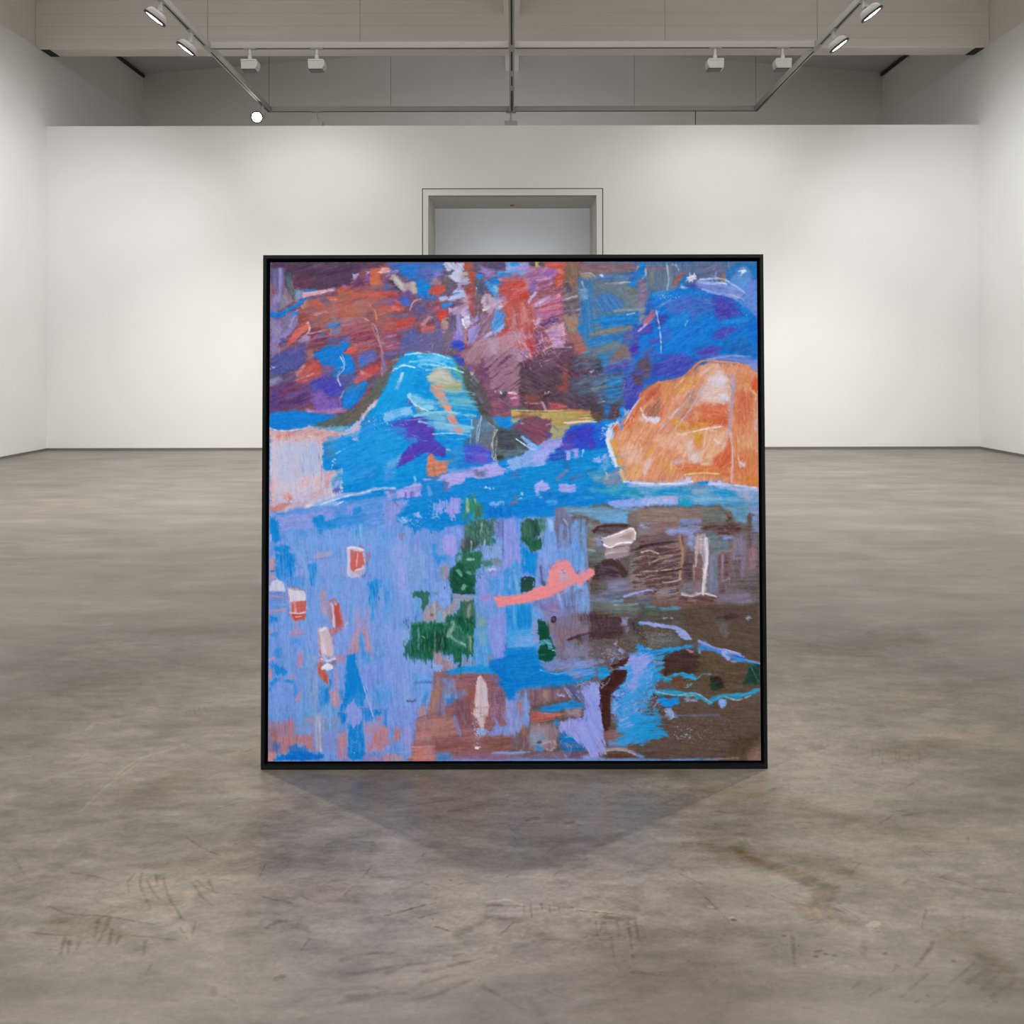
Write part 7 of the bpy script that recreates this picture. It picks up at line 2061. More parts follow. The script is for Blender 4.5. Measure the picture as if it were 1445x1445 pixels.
    s('-140 921 -120 930 -99 939', 2.4, '5f5c56', a=0.50, w2=0.9, f=0.8, r=0.7, dry=0.0, var=.02)
    s('-127 925 -105 936 -87 942', 2.4, '5f5c56', a=0.50, w2=0.9, f=0.8, r=0.7, dry=0.0, var=.02)
    s('-103 917 -83 926', 2.4, '5f5c56', a=0.50, w2=0.9, f=0.8, r=0.7, dry=0.0, var=.02)
    s('-88 950 -68 960', 2.4, '5f5c56', a=0.50, w2=0.9, f=0.8, r=0.7, dry=0.0, var=.02)
    s('-176 989 -169 1013', 2.4, '5f5c56', a=0.50, w2=0.9, f=0.8, r=0.7, dry=0.0, var=.02)
    s('-191 957 -184 972', 2.4, '5f5c56', a=0.50, w2=0.9, f=0.8, r=0.7, dry=0.0, var=.02)
    s('-111 1032 -109 1039', 2.4, '5f5c56', a=0.50, w2=0.9, f=0.8, r=0.7, dry=0.0, var=.02)
    s('-88 1134 -61 1142', 2.4, '5f5c56', a=0.50, w2=0.9, f=0.8, r=0.7, dry=0.0, var=.02)
    s('-79 1187 -58 1200', 2.4, '5f5c56', a=0.50, w2=0.9, f=0.8, r=0.7, dry=0.0, var=.02)
    s('-82 1165 -138 1149', 2.4, '5f5c56', a=0.50, w2=0.9, f=0.8, r=0.7, dry=0.0, var=.02)
    s('-31 989 -20 993', 2.4, '5f5c56', a=0.50, w2=0.9, f=0.8, r=0.7, dry=0.0, var=.02)
    s('-9 989 -4 994', 2.4, '5f5c56', a=0.50, w2=0.9, f=0.8, r=0.7, dry=0.0, var=.02)
    s('-63 976 -55 979', 2.4, '5f5c56', a=0.50, w2=0.9, f=0.8, r=0.7, dry=0.0, var=.02)
    s('-107 980 -87 968', 2.4, '5f5c56', a=0.50, w2=0.9, f=0.8, r=0.7, dry=0.0, var=.02)
    s('-84 903 -66 895', 2.4, '5f5c56', a=0.50, w2=0.9, f=0.8, r=0.7, dry=0.0, var=.02)
    s('-13 892 -1 909', 2.4, '5f5c56', a=0.50, w2=0.9, f=0.8, r=0.7, dry=0.0, var=.02)
    s('-60 858 -51 862', 2.4, '5f5c56', a=0.50, w2=0.9, f=0.8, r=0.7, dry=0.0, var=.02)
    s('-83 870 -74 873', 2.4, '5f5c56', a=0.50, w2=0.9, f=0.8, r=0.7, dry=0.0, var=.02)
    s('-84 934 -80 936', 2.4, '5f5c56', a=0.50, w2=0.9, f=0.8, r=0.7, dry=0.0, var=.02)
    s('17 1112 33 1117', 6.6, '5f5c56', a=0.45, w2=None, f=0.8, r=0.7, dry=0.0, var=.02)
    s('69 1104 77 1108', 6.6, '5f5c56', a=0.50, w2=None, f=0.8, r=0.7, dry=0.0, var=.02)
    s('-190 1063 -175 1061', 3.6, '5f5c56', a=0.45, w2=None, f=0.8, r=0.7, dry=0.0, var=.02)
    s('-4 1094 -3 1089', 2.4, '5f5c56', a=0.50, w2=None, f=0.8, r=0.7, dry=0.0, var=.02)
    s('92 1233 97 1231', 3.6, '5f5c56', a=0.50, w2=None, f=0.8, r=0.7, dry=0.0, var=.02)
    s('126 1210 143 1213', 2.7, '5f5c56', a=0.45, w2=1.2, f=0.8, r=0.7, dry=0.0, var=.02)
    s('125 1168 144 1171', 2.7, '5f5c56', a=0.45, w2=1.2, f=0.8, r=0.7, dry=0.0, var=.02)
    s('203 1153 221 1166', 2.7, '5f5c56', a=0.45, w2=1.2, f=0.8, r=0.7, dry=0.0, var=.02)
    s('162 1204 167 1196', 2.7, '5f5c56', a=0.45, w2=1.2, f=0.8, r=0.7, dry=0.0, var=.02)
    s('42 1042 54 1052', 2.7, '5f5c56', a=0.45, w2=1.2, f=0.8, r=0.7, dry=0.0, var=.02)
    p('264 1050 282 1059 296 1024 324 1005 350 990 371 972 354 935 366 900 343 907 320 906 307 919 306 939 330 943 334 960 318 987 288 1005 270 1024', '6b6862', a=0.62, f=4.0, r=3.0, rs=14, dry=0.0, var=.02, ln=30, b=2.5)
    s('271 1050 294 1017', 7.8, '6e6654', a=0.50, w2=None, f=3.0, r=0.7, dry=0.0, var=.02)
    s('317 926 329 923', 12.0, '86807a', a=0.50, w2=None, f=5.0, r=0.7, dry=0.0, var=.02)
    s('378 902 387 907', 7.8, 'b0aea8', a=0.70, w2=None, f=0.8, r=0.7, dry=0.0, var=.02)
    s('379 900 382 899', 2.4, '5f5c56', a=0.60, w2=None, f=0.8, r=0.7, dry=0.0, var=.02)
    p('475 874 489 860 497 827 494 802 468 796 449 802 438 824 464 850', '6b6862', a=0.65, f=7.0, r=4.0, rs=14, dry=0.1, var=.02, ln=30, b=2.5)
    p('432 896 464 900 490 874 470 860 438 878', '6b6862', a=0.40, f=8.0, r=4.0, rs=14, dry=0.0, var=.02, ln=30, b=2.5)
    s('419 818 458 847', 4.2, '5f5c56', a=0.50, w2=1.5, f=0.8, r=0.7, dry=0.0, var=.02)
    s('435 819 468 840', 4.2, '5f5c56', a=0.50, w2=1.5, f=0.8, r=0.7, dry=0.0, var=.02)
    s('445 811 472 830', 4.2, '5f5c56', a=0.50, w2=1.5, f=0.8, r=0.7, dry=0.0, var=.02)
    s('449 801 483 821', 4.2, '5f5c56', a=0.50, w2=1.5, f=0.8, r=0.7, dry=0.0, var=.02)
    s('423 867 395 840', 4.2, '5f5c56', a=0.50, w2=1.5, f=0.8, r=0.7, dry=0.0, var=.02)
    s('433 878 407 850', 4.2, '5f5c56', a=0.50, w2=1.5, f=0.8, r=0.7, dry=0.0, var=.02)
    s('404 832 364 801', 4.2, '5f5c56', a=0.50, w2=1.5, f=0.8, r=0.7, dry=0.0, var=.02)
    s('333 821 319 810', 4.2, '5f5c56', a=0.50, w2=1.5, f=0.8, r=0.7, dry=0.0, var=.02)
    s('351 813 335 803', 4.2, '5f5c56', a=0.50, w2=1.5, f=0.8, r=0.7, dry=0.0, var=.02)
    s('402 797 380 786', 4.2, '5f5c56', a=0.50, w2=1.5, f=0.8, r=0.7, dry=0.0, var=.02)
    s('380 843 371 835', 4.2, '5f5c56', a=0.50, w2=1.5, f=0.8, r=0.7, dry=0.0, var=.02)
    s('451 796 435 788', 4.2, '5f5c56', a=0.50, w2=1.5, f=0.8, r=0.7, dry=0.0, var=.02)
    s('197 824 191 818', 4.2, '5f5c56', a=0.50, w2=1.5, f=0.8, r=0.7, dry=0.0, var=.02)
    s('495 987 514 976 535 960', 2.4, '5f5c56', a=0.50, w2=0.9, f=0.8, r=0.7, dry=0.0, var=.02)
    s('525 967 570 956', 2.4, '5f5c56', a=0.50, w2=0.9, f=0.8, r=0.7, dry=0.0, var=.02)
    s('471 894 485 888', 2.4, '5f5c56', a=0.50, w2=0.9, f=0.8, r=0.7, dry=0.0, var=.02)
    s('483 915 493 919', 2.4, '5f5c56', a=0.50, w2=0.9, f=0.8, r=0.7, dry=0.0, var=.02)
    s('289 954 304 943 321 938', 2.4, '5f5c56', a=0.50, w2=0.9, f=0.8, r=0.7, dry=0.0, var=.02)
    s('359 935 372 914', 2.4, '5f5c56', a=0.50, w2=0.9, f=0.8, r=0.7, dry=0.0, var=.02)
    s('351 933 361 921', 2.4, '5f5c56', a=0.50, w2=0.9, f=0.8, r=0.7, dry=0.0, var=.02)
    s('415 1017 388 989', 2.4, '5f5c56', a=0.50, w2=0.9, f=0.8, r=0.7, dry=0.0, var=.02)
    s('501 1039 543 1037', 2.4, '5f5c56', a=0.50, w2=0.9, f=0.8, r=0.7, dry=0.0, var=.02)
    s('500 1130 537 1137', 2.4, '5f5c56', a=0.50, w2=0.9, f=0.8, r=0.7, dry=0.0, var=.02)
    s('512 1121 555 1133', 2.4, '5f5c56', a=0.50, w2=0.9, f=0.8, r=0.7, dry=0.0, var=.02)
    s('341 1121 344 1116', 2.4, '5f5c56', a=0.50, w2=0.9, f=0.8, r=0.7, dry=0.0, var=.02)
    s('474 1262 488 1260', 2.4, '5f5c56', a=0.50, w2=0.9, f=0.8, r=0.7, dry=0.0, var=.02)
    s('496 1050 505 1029', 2.4, '5f5c56', a=0.50, w2=0.9, f=0.8, r=0.7, dry=0.0, var=.02)
    s('449 927 431 900', 2.4, '5f5c56', a=0.50, w2=0.9, f=0.8, r=0.7, dry=0.0, var=.02)
    s('208 1060 249 1055', 2.4, '5f5c56', a=0.50, w2=0.9, f=0.8, r=0.7, dry=0.0, var=.02)
    s('270 1133 291 1127', 2.4, '5f5c56', a=0.50, w2=0.9, f=0.8, r=0.7, dry=0.0, var=.02)
    s('366 1106 390 1105', 2.4, '5f5c56', a=0.50, w2=0.9, f=0.8, r=0.7, dry=0.0, var=.02)
    s('368 1092 382 1091', 2.4, '5f5c56', a=0.50, w2=0.9, f=0.8, r=0.7, dry=0.0, var=.02)
    s('357 1189 392 1206', 2.4, '5f5c56', a=0.50, w2=0.9, f=0.8, r=0.7, dry=0.0, var=.02)
    s('571 1069 566 1061', 2.4, '5f5c56', a=0.50, w2=0.9, f=0.8, r=0.7, dry=0.0, var=.02)
    s('214 952 230 911', 2.4, '5f5c56', a=0.50, w2=0.9, f=0.8, r=0.7, dry=0.0, var=.02)
    s('195 994 223 969', 2.4, '5f5c56', a=0.50, w2=0.9, f=0.8, r=0.7, dry=0.0, var=.02)
    s('290 885 284 864 278 842', 4.8, '6b6862', a=0.65, w2=2.4, f=0.8, r=0.7, dry=0.0, var=.02)
    s('360 878 353 858', 6.6, '6b6862', a=0.50, w2=None, f=0.8, r=0.7, dry=0.0, var=.02)
    s('446 976 457 982 471 978', 4.2, '5f5c56', a=0.40, w2=None, f=0.8, r=0.7, dry=0.0, var=.02)
    s('274 1037 283 1050', 4.2, '6b6862', a=0.50, w2=None, f=0.8, r=0.7, dry=0.0, var=.02)
    s('558 1321 542 1285', 2.7, '6b6862', a=0.60, w2=1.2, f=0.8, r=0.7, dry=0.0, var=.02)
    s('563 1309 547 1274', 2.7, '6b6862', a=0.60, w2=1.2, f=0.8, r=0.7, dry=0.0, var=.02)
    s('563 1297 547 1263', 2.7, '6b6862', a=0.60, w2=1.2, f=0.8, r=0.7, dry=0.0, var=.02)
    s('590 1313 573 1278', 2.7, '6b6862', a=0.60, w2=1.2, f=0.8, r=0.7, dry=0.0, var=.02)
    s('594 1309 577 1274', 2.7, '6b6862', a=0.60, w2=1.2, f=0.8, r=0.7, dry=0.0, var=.02)
    s('603 1297 585 1263', 2.7, '6b6862', a=0.60, w2=1.2, f=0.8, r=0.7, dry=0.0, var=.02)
    s('621 1301 603 1266', 2.7, '6b6862', a=0.60, w2=1.2, f=0.8, r=0.7, dry=0.0, var=.02)
    s('536 1329 520 1293', 2.7, '6b6862', a=0.60, w2=1.2, f=0.8, r=0.7, dry=0.0, var=.02)
    s('306 864 308 864', 3.3, '4c4a46', a=0.60, w2=None, f=0.8, r=0.7, dry=0.0, var=.02)
    s('303 857 305 857', 3.3, '4c4a46', a=0.60, w2=None, f=0.8, r=0.7, dry=0.0, var=.02)
    s('310 865 312 865', 3.3, '4c4a46', a=0.60, w2=None, f=0.8, r=0.7, dry=0.0, var=.02)
    s('314 860 315 860', 3.3, '4c4a46', a=0.60, w2=None, f=0.8, r=0.7, dry=0.0, var=.02)
    s('322 858 324 858', 3.3, '4c4a46', a=0.60, w2=None, f=0.8, r=0.7, dry=0.0, var=.02)
    s('281 887 283 887', 3.3, '4c4a46', a=0.60, w2=None, f=0.8, r=0.7, dry=0.0, var=.02)
    s('235 913 237 913', 3.3, '4c4a46', a=0.60, w2=None, f=0.8, r=0.7, dry=0.0, var=.02)
    s('303 813 304 813', 3.3, '4c4a46', a=0.60, w2=None, f=0.8, r=0.7, dry=0.0, var=.02)
    s('390 804 391 804', 3.3, '4c4a46', a=0.60, w2=None, f=0.8, r=0.7, dry=0.0, var=.02)
    s('375 796 377 796', 3.3, '4c4a46', a=0.60, w2=None, f=0.8, r=0.7, dry=0.0, var=.02)
    s('438 850 440 850', 3.3, '4c4a46', a=0.60, w2=None, f=0.8, r=0.7, dry=0.0, var=.02)
    s('374 861 376 861', 3.3, '4c4a46', a=0.60, w2=None, f=0.8, r=0.7, dry=0.0, var=.02)
    s('315 848 317 848', 3.0, 'a8a6a0', a=0.60, w2=None, f=0.8, r=0.7, dry=0.0, var=.02)
    s('327 843 330 843', 3.0, 'a8a6a0', a=0.60, w2=None, f=0.8, r=0.7, dry=0.0, var=.02)
    s('342 842 344 842', 3.0, 'a8a6a0', a=0.60, w2=None, f=0.8, r=0.7, dry=0.0, var=.02)
    s('286 843 288 843', 3.0, 'a8a6a0', a=0.60, w2=None, f=0.8, r=0.7, dry=0.0, var=.02)
    s('215 935 218 935', 3.0, 'a8a6a0', a=0.60, w2=None, f=0.8, r=0.7, dry=0.0, var=.02)
    s('233 917 236 917', 3.0, 'a8a6a0', a=0.60, w2=None, f=0.8, r=0.7, dry=0.0, var=.02)
    s('551 1196 578 1216', 2.4, '5f5c56', a=0.45, w2=None, f=0.8, r=0.7, dry=0.0, var=.02)
    s('476 1104 499 1121', 2.4, '5f5c56', a=0.45, w2=None, f=0.8, r=0.7, dry=0.0, var=.02)
    s('-559 1464 -545 1440', 3.0, '6b6862', a=0.60, w2=1.2, f=0.8, r=0.7, dry=0.0, var=.02)
    s('-554 1473 -537 1440', 3.0, '6b6862', a=0.60, w2=1.2, f=0.8, r=0.7, dry=0.0, var=.02)
    s('-547 1477 -534 1452', 3.0, '6b6862', a=0.60, w2=1.2, f=0.8, r=0.7, dry=0.0, var=.02)
    s('-537 1477 -524 1452', 3.0, '6b6862', a=0.60, w2=1.2, f=0.8, r=0.7, dry=0.0, var=.02)
    s('-563 1456 -551 1444', 3.0, '6b6862', a=0.60, w2=1.2, f=0.8, r=0.7, dry=0.0, var=.02)
    s('-661 1481 -655 1498', 3.0, '6b6862', a=0.60, w2=1.2, f=0.8, r=0.7, dry=0.0, var=.02)
    s('-625 1485 -605 1468', 3.0, '6b6862', a=0.60, w2=1.2, f=0.8, r=0.7, dry=0.0, var=.02)
    s('-732 1401 -722 1379', 3.0, '6b6862', a=0.60, w2=1.2, f=0.8, r=0.7, dry=0.0, var=.02)
    s('-699 1350 -679 1340', 3.0, '6b6862', a=0.60, w2=1.2, f=0.8, r=0.7, dry=0.0, var=.02)
    s('-412 1309 -400 1329', 3.0, '6b6862', a=0.60, w2=1.2, f=0.8, r=0.7, dry=0.0, var=.02)
    s('-858 1456 -846 1446', 3.0, '6b6862', a=0.60, w2=1.2, f=0.8, r=0.7, dry=0.0, var=.02)
    s('-845 1468 -829 1452', 3.0, '6b6862', a=0.60, w2=1.2, f=0.8, r=0.7, dry=0.0, var=.02)
    s('-837 1473 -823 1456', 3.0, '6b6862', a=0.60, w2=1.2, f=0.8, r=0.7, dry=0.0, var=.02)
    s('-670 1693 -615 1671', 3.0, '6b6862', a=0.60, w2=1.2, f=0.8, r=0.7, dry=0.0, var=.02)
    s('-658 1589 -631 1585', 3.0, '6b6862', a=0.60, w2=1.2, f=0.8, r=0.7, dry=0.0, var=.02)
    s('-573 1650 -562 1634', 3.0, '6b6862', a=0.60, w2=1.2, f=0.8, r=0.7, dry=0.0, var=.02)
    s('-696 1386 -698 1416 -674 1409', 4.2, '9a9892', a=0.60, w2=None, f=0.8, r=0.7, dry=0.0, var=.02)
    s('-698 1416 -693 1394', 4.2, '9a9892', a=0.50, w2=None, f=0.8, r=0.7, dry=0.0, var=.02)
    s('-577 1235 -567 1284 -523 1323', 4.2, '9a9892', a=0.45, w2=None, f=0.8, r=0.7, dry=0.0, var=.02)
    # fine grain of the trowelled surface
    t = (fbm(c.PX / 26, c.PY / 11, 511, 4) - .5) * .10 + (fbm(c.PX / 5, c.PY / 3, 512, 3) - .5) * .07
    c.C = np.clip(c.C + t[..., None] * np.array([1, 1, 1.02], np.float32), 0, 1)
    return c
# ---------------------------------------------------------------- floor scuffs and lamp and fill set-up
FLOOR_A = (.140, .120, .099)
FLOOR_B = (.195, .170, .143)
ROLL = -.11
EXPO = 0.0




def lights():
    for x in (-3.77, -2.81, 2.91, 3.88):
        spot('washer_beam', (x, 12.36, 5.72), (x * 1.04, 14.5, 2.9), 62, 122, 1)
    for s in (-1, 1):
        spot('wall_fill', (s * 4.38, 8.5, 5.7), (s * 6.3, 14.5, 1.8), 150, 72, 1, col=(1, .985, .965))  # unseen spots without heads, added to even out the back wall
        spot('wall_fill', (s * 4.38, 7.5, 5.7), (s * 3.8, 14.5, -.6), 115, 42, 1, col=(1, .985, .965))  # second unseen pair, added for the back wall nearer the middle
        for y in (10.5, 11.5):
            spot('side_beam', (s * 4.50, y - .03, 5.66), (s * 7.95, y + 1.8, 2.4), 230, 112, 1, col=(.95, .975, 1))
        for y in (4.0, 7.2):
            spot('side_beam', (s * 4.50, y, 5.66), (s * 7.95, y, 1.0), 200, 85, 1)  # unseen spots without heads, added for bounce off the side walls
        spot('floor_fill', (s * 4.38, 9.5, 5.7), (s * 3.6, 11.4, 0), 1450, 104, 1)  # unseen spots without heads, added to brighten the far floor
        spot('floor_fill', (s * 4.38, 6.4, 5.7), (s * 4.2, 7.0, 0), 900, 84, 1)  # unseen pair added to lift the middle of the floor
        spot('front_key', (s * 4.38, 0.0, 5.75), (0, 3.4, .25), 1250, 32, .9, .04, (1, .99, .98))
        spot('back_key', (s * 2.58, 4.5, 5.75), (s * .45, 2.95, 0), 640, 44, 1, .03)
    area('overhead_fill', (0, 8.0, 7.0), (0, 8.0, 0), 330, 11, 8)  # added soft ambient fill out of view
    area('front_fill', (0, -5.8, 4.6), (0, 10, 5.4), 270, 10, 4.0, (.98, .99, 1))  # added frontal fill behind the camera, no opening is modelled there
    area('far_roof_fill', (0, 16.9, 5.0), (0, 16.9, 9), 27, 13, 1)  # fill hidden behind the back wall, added to lift the far roof
    area('doorway_fill', (0, 16.0, .4), (0, 18.4, 3.6), 24, 2.4, .3, (.72, .84, 1), 70)  # hidden area light added for the cool tone beyond the doorway


PAINT_GAIN = (1.03, 1.05, 1.09)
# ---------------------------------------------------------------- scene
import bpy, bmesh, math
from mathutils import Vector, Matrix

C = bpy.context.scene.collection
R = math.radians


# ---- materials
def mat(name, col, rough=.6, spec=.3, metal=0.0, bump=0, bscale=60, var=0.0, vscale=3.0):
    m = bpy.data.materials.new(name)
    m.use_nodes = True
    nt = m.node_tree
    b = nt.nodes['Principled BSDF']
    b.inputs['Base Color'].default_value = (*col, 1)
    b.inputs['Roughness'].default_value = rough
    b.inputs['Specular IOR Level'].default_value = spec
    b.inputs['Metallic'].default_value = metal
    tc = nt.nodes.new('ShaderNodeTexCoord')
    if var:
        n = nt.nodes.new('ShaderNodeTexNoise')
        n.inputs['Scale'].default_value = vscale
        n.inputs['Detail'].default_value = 5
        nt.links.new(tc.outputs['Object'], n.inputs['Vector'])
        r = nt.nodes.new('ShaderNodeValToRGB')
        r.color_ramp.elements[0].position = .3
        r.color_ramp.elements[1].position = .7
        r.color_ramp.elements[0].color = (*[c * (1 - var) for c in col], 1)
        r.color_ramp.elements[1].color = (*[min(c * (1 + var), 1) for c in col], 1)
        nt.links.new(n.outputs['Fac'], r.inputs['Fac'])
        nt.links.new(r.outputs['Color'], b.inputs['Base Color'])
    if bump:
        n2 = nt.nodes.new('ShaderNodeTexNoise')
        n2.inputs['Scale'].default_value = bscale
        n2.inputs['Detail'].default_value = 3
        nt.links.new(tc.outputs['Object'], n2.inputs['Vector'])
        bp = nt.nodes.new('ShaderNodeBump')
        bp.inputs['Strength'].default_value = bump
        bp.inputs['Distance'].default_value = .002
        nt.links.new(n2.outputs['Fac'], bp.inputs['Height'])
        nt.links.new(bp.outputs['Normal'], b.inputs['Normal'])
    return m


def emit(name, col, s):
    m = bpy.data.materials.new(name)
    m.use_nodes = True
    b = m.node_tree.nodes['Principled BSDF']
    b.inputs['Base Color'].default_value = (.8, .8, .8, 1)
    b.inputs['Emission Color'].default_value = (*col, 1)
    b.inputs['Emission Strength'].default_value = s
    return m


M_WALL = mat('white_wall_paint', (.80, .79, .775), .75, .2, bump=.06, bscale=90, var=.012, vscale=1.2)
M_UPPER = mat('upper_wall_paint', (.80, .765, .72), .8, .2, bump=.05, var=.02, vscale=1.5)
M_TRIMW = mat('white_trim_paint', (.74, .735, .71), .6, .25, var=.01)
M_ROOF = mat('roof_lining', (.60, .575, .54), .8, .2, var=.02)
M_BASE = mat('shadow_gap_grey', (.17, .165, .15), .6, .3, var=.05)
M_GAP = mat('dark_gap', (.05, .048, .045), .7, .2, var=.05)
M_TRACK = mat('track_white_enamel', (.40, .388, .368), .6, .2, var=.01)
M_WIRE = mat('grey_wire', (.12, .115, .11), .5, .3, var=.05)
M_SLOT = mat('track_slot_black', (.02, .018, .017), .6, .2, var=.1)
M_LAMP = mat('lamp_white_enamel', (.50, .49, .47), .4, .4, var=.01)
M_RIM = mat('lamp_rim_black', (.025, .025, .028), .4, .4, var=.1)
M_LENS = emit('lamp_lens_lit', (1, .985, .96), 14)
M_LENSB = emit('lamp_lens_bright', (1, .985, .96), 40)
M_FRAME = mat('black_satin_frame', (.005, .0058, .0066), .5, .2, var=.12, vscale=14)
M_BACK = mat('black_backing', (.004, .004, .004), .9, .1, var=.1)
M_CLOTH = mat('raw_canvas_edge', (.55, .45, .45), .8, .2, var=.1, vscale=20)

# beam: pale boards painted over, faint horizontal joints
M_BEAM = mat('beam_paint', (.63, .585, .54), .7, .25, bump=.05)
nt = M_BEAM.node_tree
tc = nt.nodes.new('ShaderNodeTexCoord')
mp = nt.nodes.new('ShaderNodeMapping')
mp.inputs['Scale'].default_value = (.35, 1, 9)
nz = nt.nodes.new('ShaderNodeTexNoise')
nz.inputs['Scale'].default_value = 1.6
nz.inputs['Detail'].default_value = 6
rp = nt.nodes.new('ShaderNodeValToRGB')
rp.color_ramp.elements[0].position = .32
rp.color_ramp.elements[1].position = .68
rp.color_ramp.elements[0].color = (.80, .755, .70, 1)
rp.color_ramp.elements[1].color = (.84, .80, .75, 1)
nt.links.new(tc.outputs['Object'], mp.inputs['Vector'])
nt.links.new(mp.outputs['Vector'], nz.inputs['Vector'])
nt.links.new(nz.outputs['Fac'], rp.inputs['Fac'])
wv = nt.nodes.new('ShaderNodeTexWave')
wv.wave_type = 'BANDS'
wv.bands_direction = 'Z'
wv.inputs['Scale'].default_value = 1.45
wv.inputs['Distortion'].default_value = .12
wv.inputs['Detail'].default_value = 0
rw = nt.nodes.new('ShaderNodeValToRGB')
rw.color_ramp.elements[0].position = .0
rw.color_ramp.elements[0].color = (.90, .89, .875, 1)
rw.color_ramp.elements[1].position = .018
rw.color_ramp.elements[1].color = (1, 1, 1, 1)
nt.links.new(tc.outputs['Object'], wv.inputs['Vector'])
nt.links.new(wv.outputs['Fac'], rw.inputs['Fac'])
mx = nt.nodes.new('ShaderNodeMix')
mx.data_type = 'RGBA'
mx.blend_type = 'MULTIPLY'
mx.inputs['Factor'].default_value = 1
nt.links.new(rp.outputs['Color'], mx.inputs['A'])
nt.links.new(rw.outputs['Color'], mx.inputs['B'])
nt.links.new(mx.outputs['Result'], nt.nodes['Principled BSDF'].inputs['Base Color'])


# ---- mesh helpers
def box(bm, x0, x1, y0, y1, z0, z1, bev=0.0, M=None):
    vs = bmesh.ops.create_cube(bm, size=1)['verts']
    for v in vs:
        v.co = Vector(((x0 + x1) / 2 + v.co.x * (x1 - x0), (y0 + y1) / 2 + v.co.y * (y1 - y0), (z0 + z1) / 2 + v.co.z * (z1 - z0)))
    if bev:
        es = list({e for v in vs for e in v.link_edges})
        r = bmesh.ops.bevel(bm, geom=es, offset=bev, segments=2, affect='EDGES', profile=.6)
        vs = list({v for f in r['faces'] for v in f.verts} | {v for v in vs if v.is_valid})
    if M is not None:
        bmesh.ops.transform(bm, matrix=M, verts=[v for v in vs if v.is_valid])
    return vs


def lathe(bm, prof, seg=40, M=None, cap=True):
    """profile of (radius, height) turned about z"""
    rings = []
    vs = []
    for r, h in prof:
        ring = [bm.verts.new((r * math.cos(2 * math.pi * i / seg), r * math.sin(2 * math.pi * i / seg), h)) for i in range(seg)]
        rings.append(ring)
        vs += ring
    for a, b in zip(rings, rings[1:]):
        for i in range(seg):
            bm.faces.new((a[i], a[(i + 1) % seg], b[(i + 1) % seg], b[i]))
    if cap:
        bm.faces.new(rings[0][::-1])
        bm.faces.new(rings[-1])
    if M is not None:
        bmesh.ops.transform(bm, matrix=M, verts=vs)
    return vs


def obj(name, bm, m, parent=None, smooth=False):
    bmesh.ops.recalc_face_normals(bm, faces=bm.faces)
    me = bpy.data.meshes.new(name)
    bm.to_mesh(me)
    bm.free()
    me.materials.append(m)
    if smooth:
        for p in me.polygons:
            p.use_smooth = True
        me.set_sharp_from_angle(angle=R(40))
    o = bpy.data.objects.new(name, me)
    C.objects.link(o)
    if parent:
        o.parent = parent
    return o


def thing(name, label, cat, loc, group=None):
    o = bpy.data.objects.new(name, None)
    o.empty_display_size = .1
    C.objects.link(o)
    o.location = loc
    o['label'] = label
    o['category'] = cat
    if group:
        o['group'] = group
    return o


def struct(name, boxes, m, label=None):
    bm = bmesh.new()
    for b in boxes:
        box(bm, *b)
    o = obj(name, bm, m)
    o['kind'] = 'structure'
    if label:
        o['label'] = label
    return o


# ---- room dimensions (metres; y runs away from the viewer)
HW, YB, YF, YN = 7.955, 14.5, 18.46, -6.0
ZB, ZS, ZE, ZR = 5.524, 6.77, 7.73, 8.39
DX0, DX1, DZ, YD = -1.438, 1.426, 4.3275, 15.73
WO = 8.03          # outer, upper wall plane

struct('wall_back', [(-HW, DX0, YB, YD, 0, ZB), (DX1, HW, YB, YD, 0, ZB), (DX0, DX1, YB, YD, DZ, ZB)], M_WALL)
struct('wall_left', [(-WO, -HW, YN, YF, 0, ZS)], M_WALL)
struct('wall_right', [(HW, WO, YN, YF, 0, ZS)], M_WALL)
struct('wall_upper_left', [(-WO - .3, -WO, YN, YF, 0, ZE)], M_UPPER)
struct('wall_upper_right', [(WO, WO + .3, YN, YF, 0, ZE)], M_UPPER)
struct('wall_front', [(-WO, WO, YN - .3, YN, 0, ZE)], M_WALL)
struct('wall_far', [(-WO, WO, YF, YF + .3, 0, ZE + .6)], M_UPPER)


def gable(name, y0, y1, m, t=.25):
    bm = bmesh.new()
    for s in (-1, 1):
        v = [bm.verts.new((s * (WO + .3), y, z)) for y, z in ((y0, ZE), (y1, ZE))]
        w = [bm.verts.new((0, y, z)) for y, z in ((y0, ZR), (y1, ZR))]
        v2 = [bm.verts.new((s * (WO + .3), y, ZE + t)) for y in (y0, y1)]
        w2 = [bm.verts.new((0, y, ZR + t)) for y in (y0, y1)]
        bm.faces.new((v[0], v[1], w[1], w[0]))
        bm.faces.new((v2[0], v2[1], w2[1], w2[0]))
        bm.faces.new((v[0], v2[0], w2[0], w[0]))
        bm.faces.new((v[1], v2[1], w2[1], w[1]))
        bm.faces.new((v[0], v[1], v2[1], v2[0]))
    o = obj(name, bm, m)
    o['kind'] = 'structure'
    return o


gable('ceiling', YN - .3, YF + .3, M_ROOF)
# crossbeam over the back wall
bm = bmesh.new()
box(bm, -WO, WO, 14.31, 14.67, ZS, 8.3, .012)
o = obj('trim_1', bm, M_BEAM)
o['kind'] = 'structure'
o['label'] = 'deep beige crossbeam spanning the hall above the back wall'
struct('trim_7', [(-WO, -7.80, 14.33, 14.66, ZS - .004, ZS + .004), (7.80, WO, 14.33, 14.66, ZS - .004, ZS + .004)], M_GAP, 'thin dark plates under the crossbeam ends at the side walls')  # flat dark plates set just proud of the beam's underside
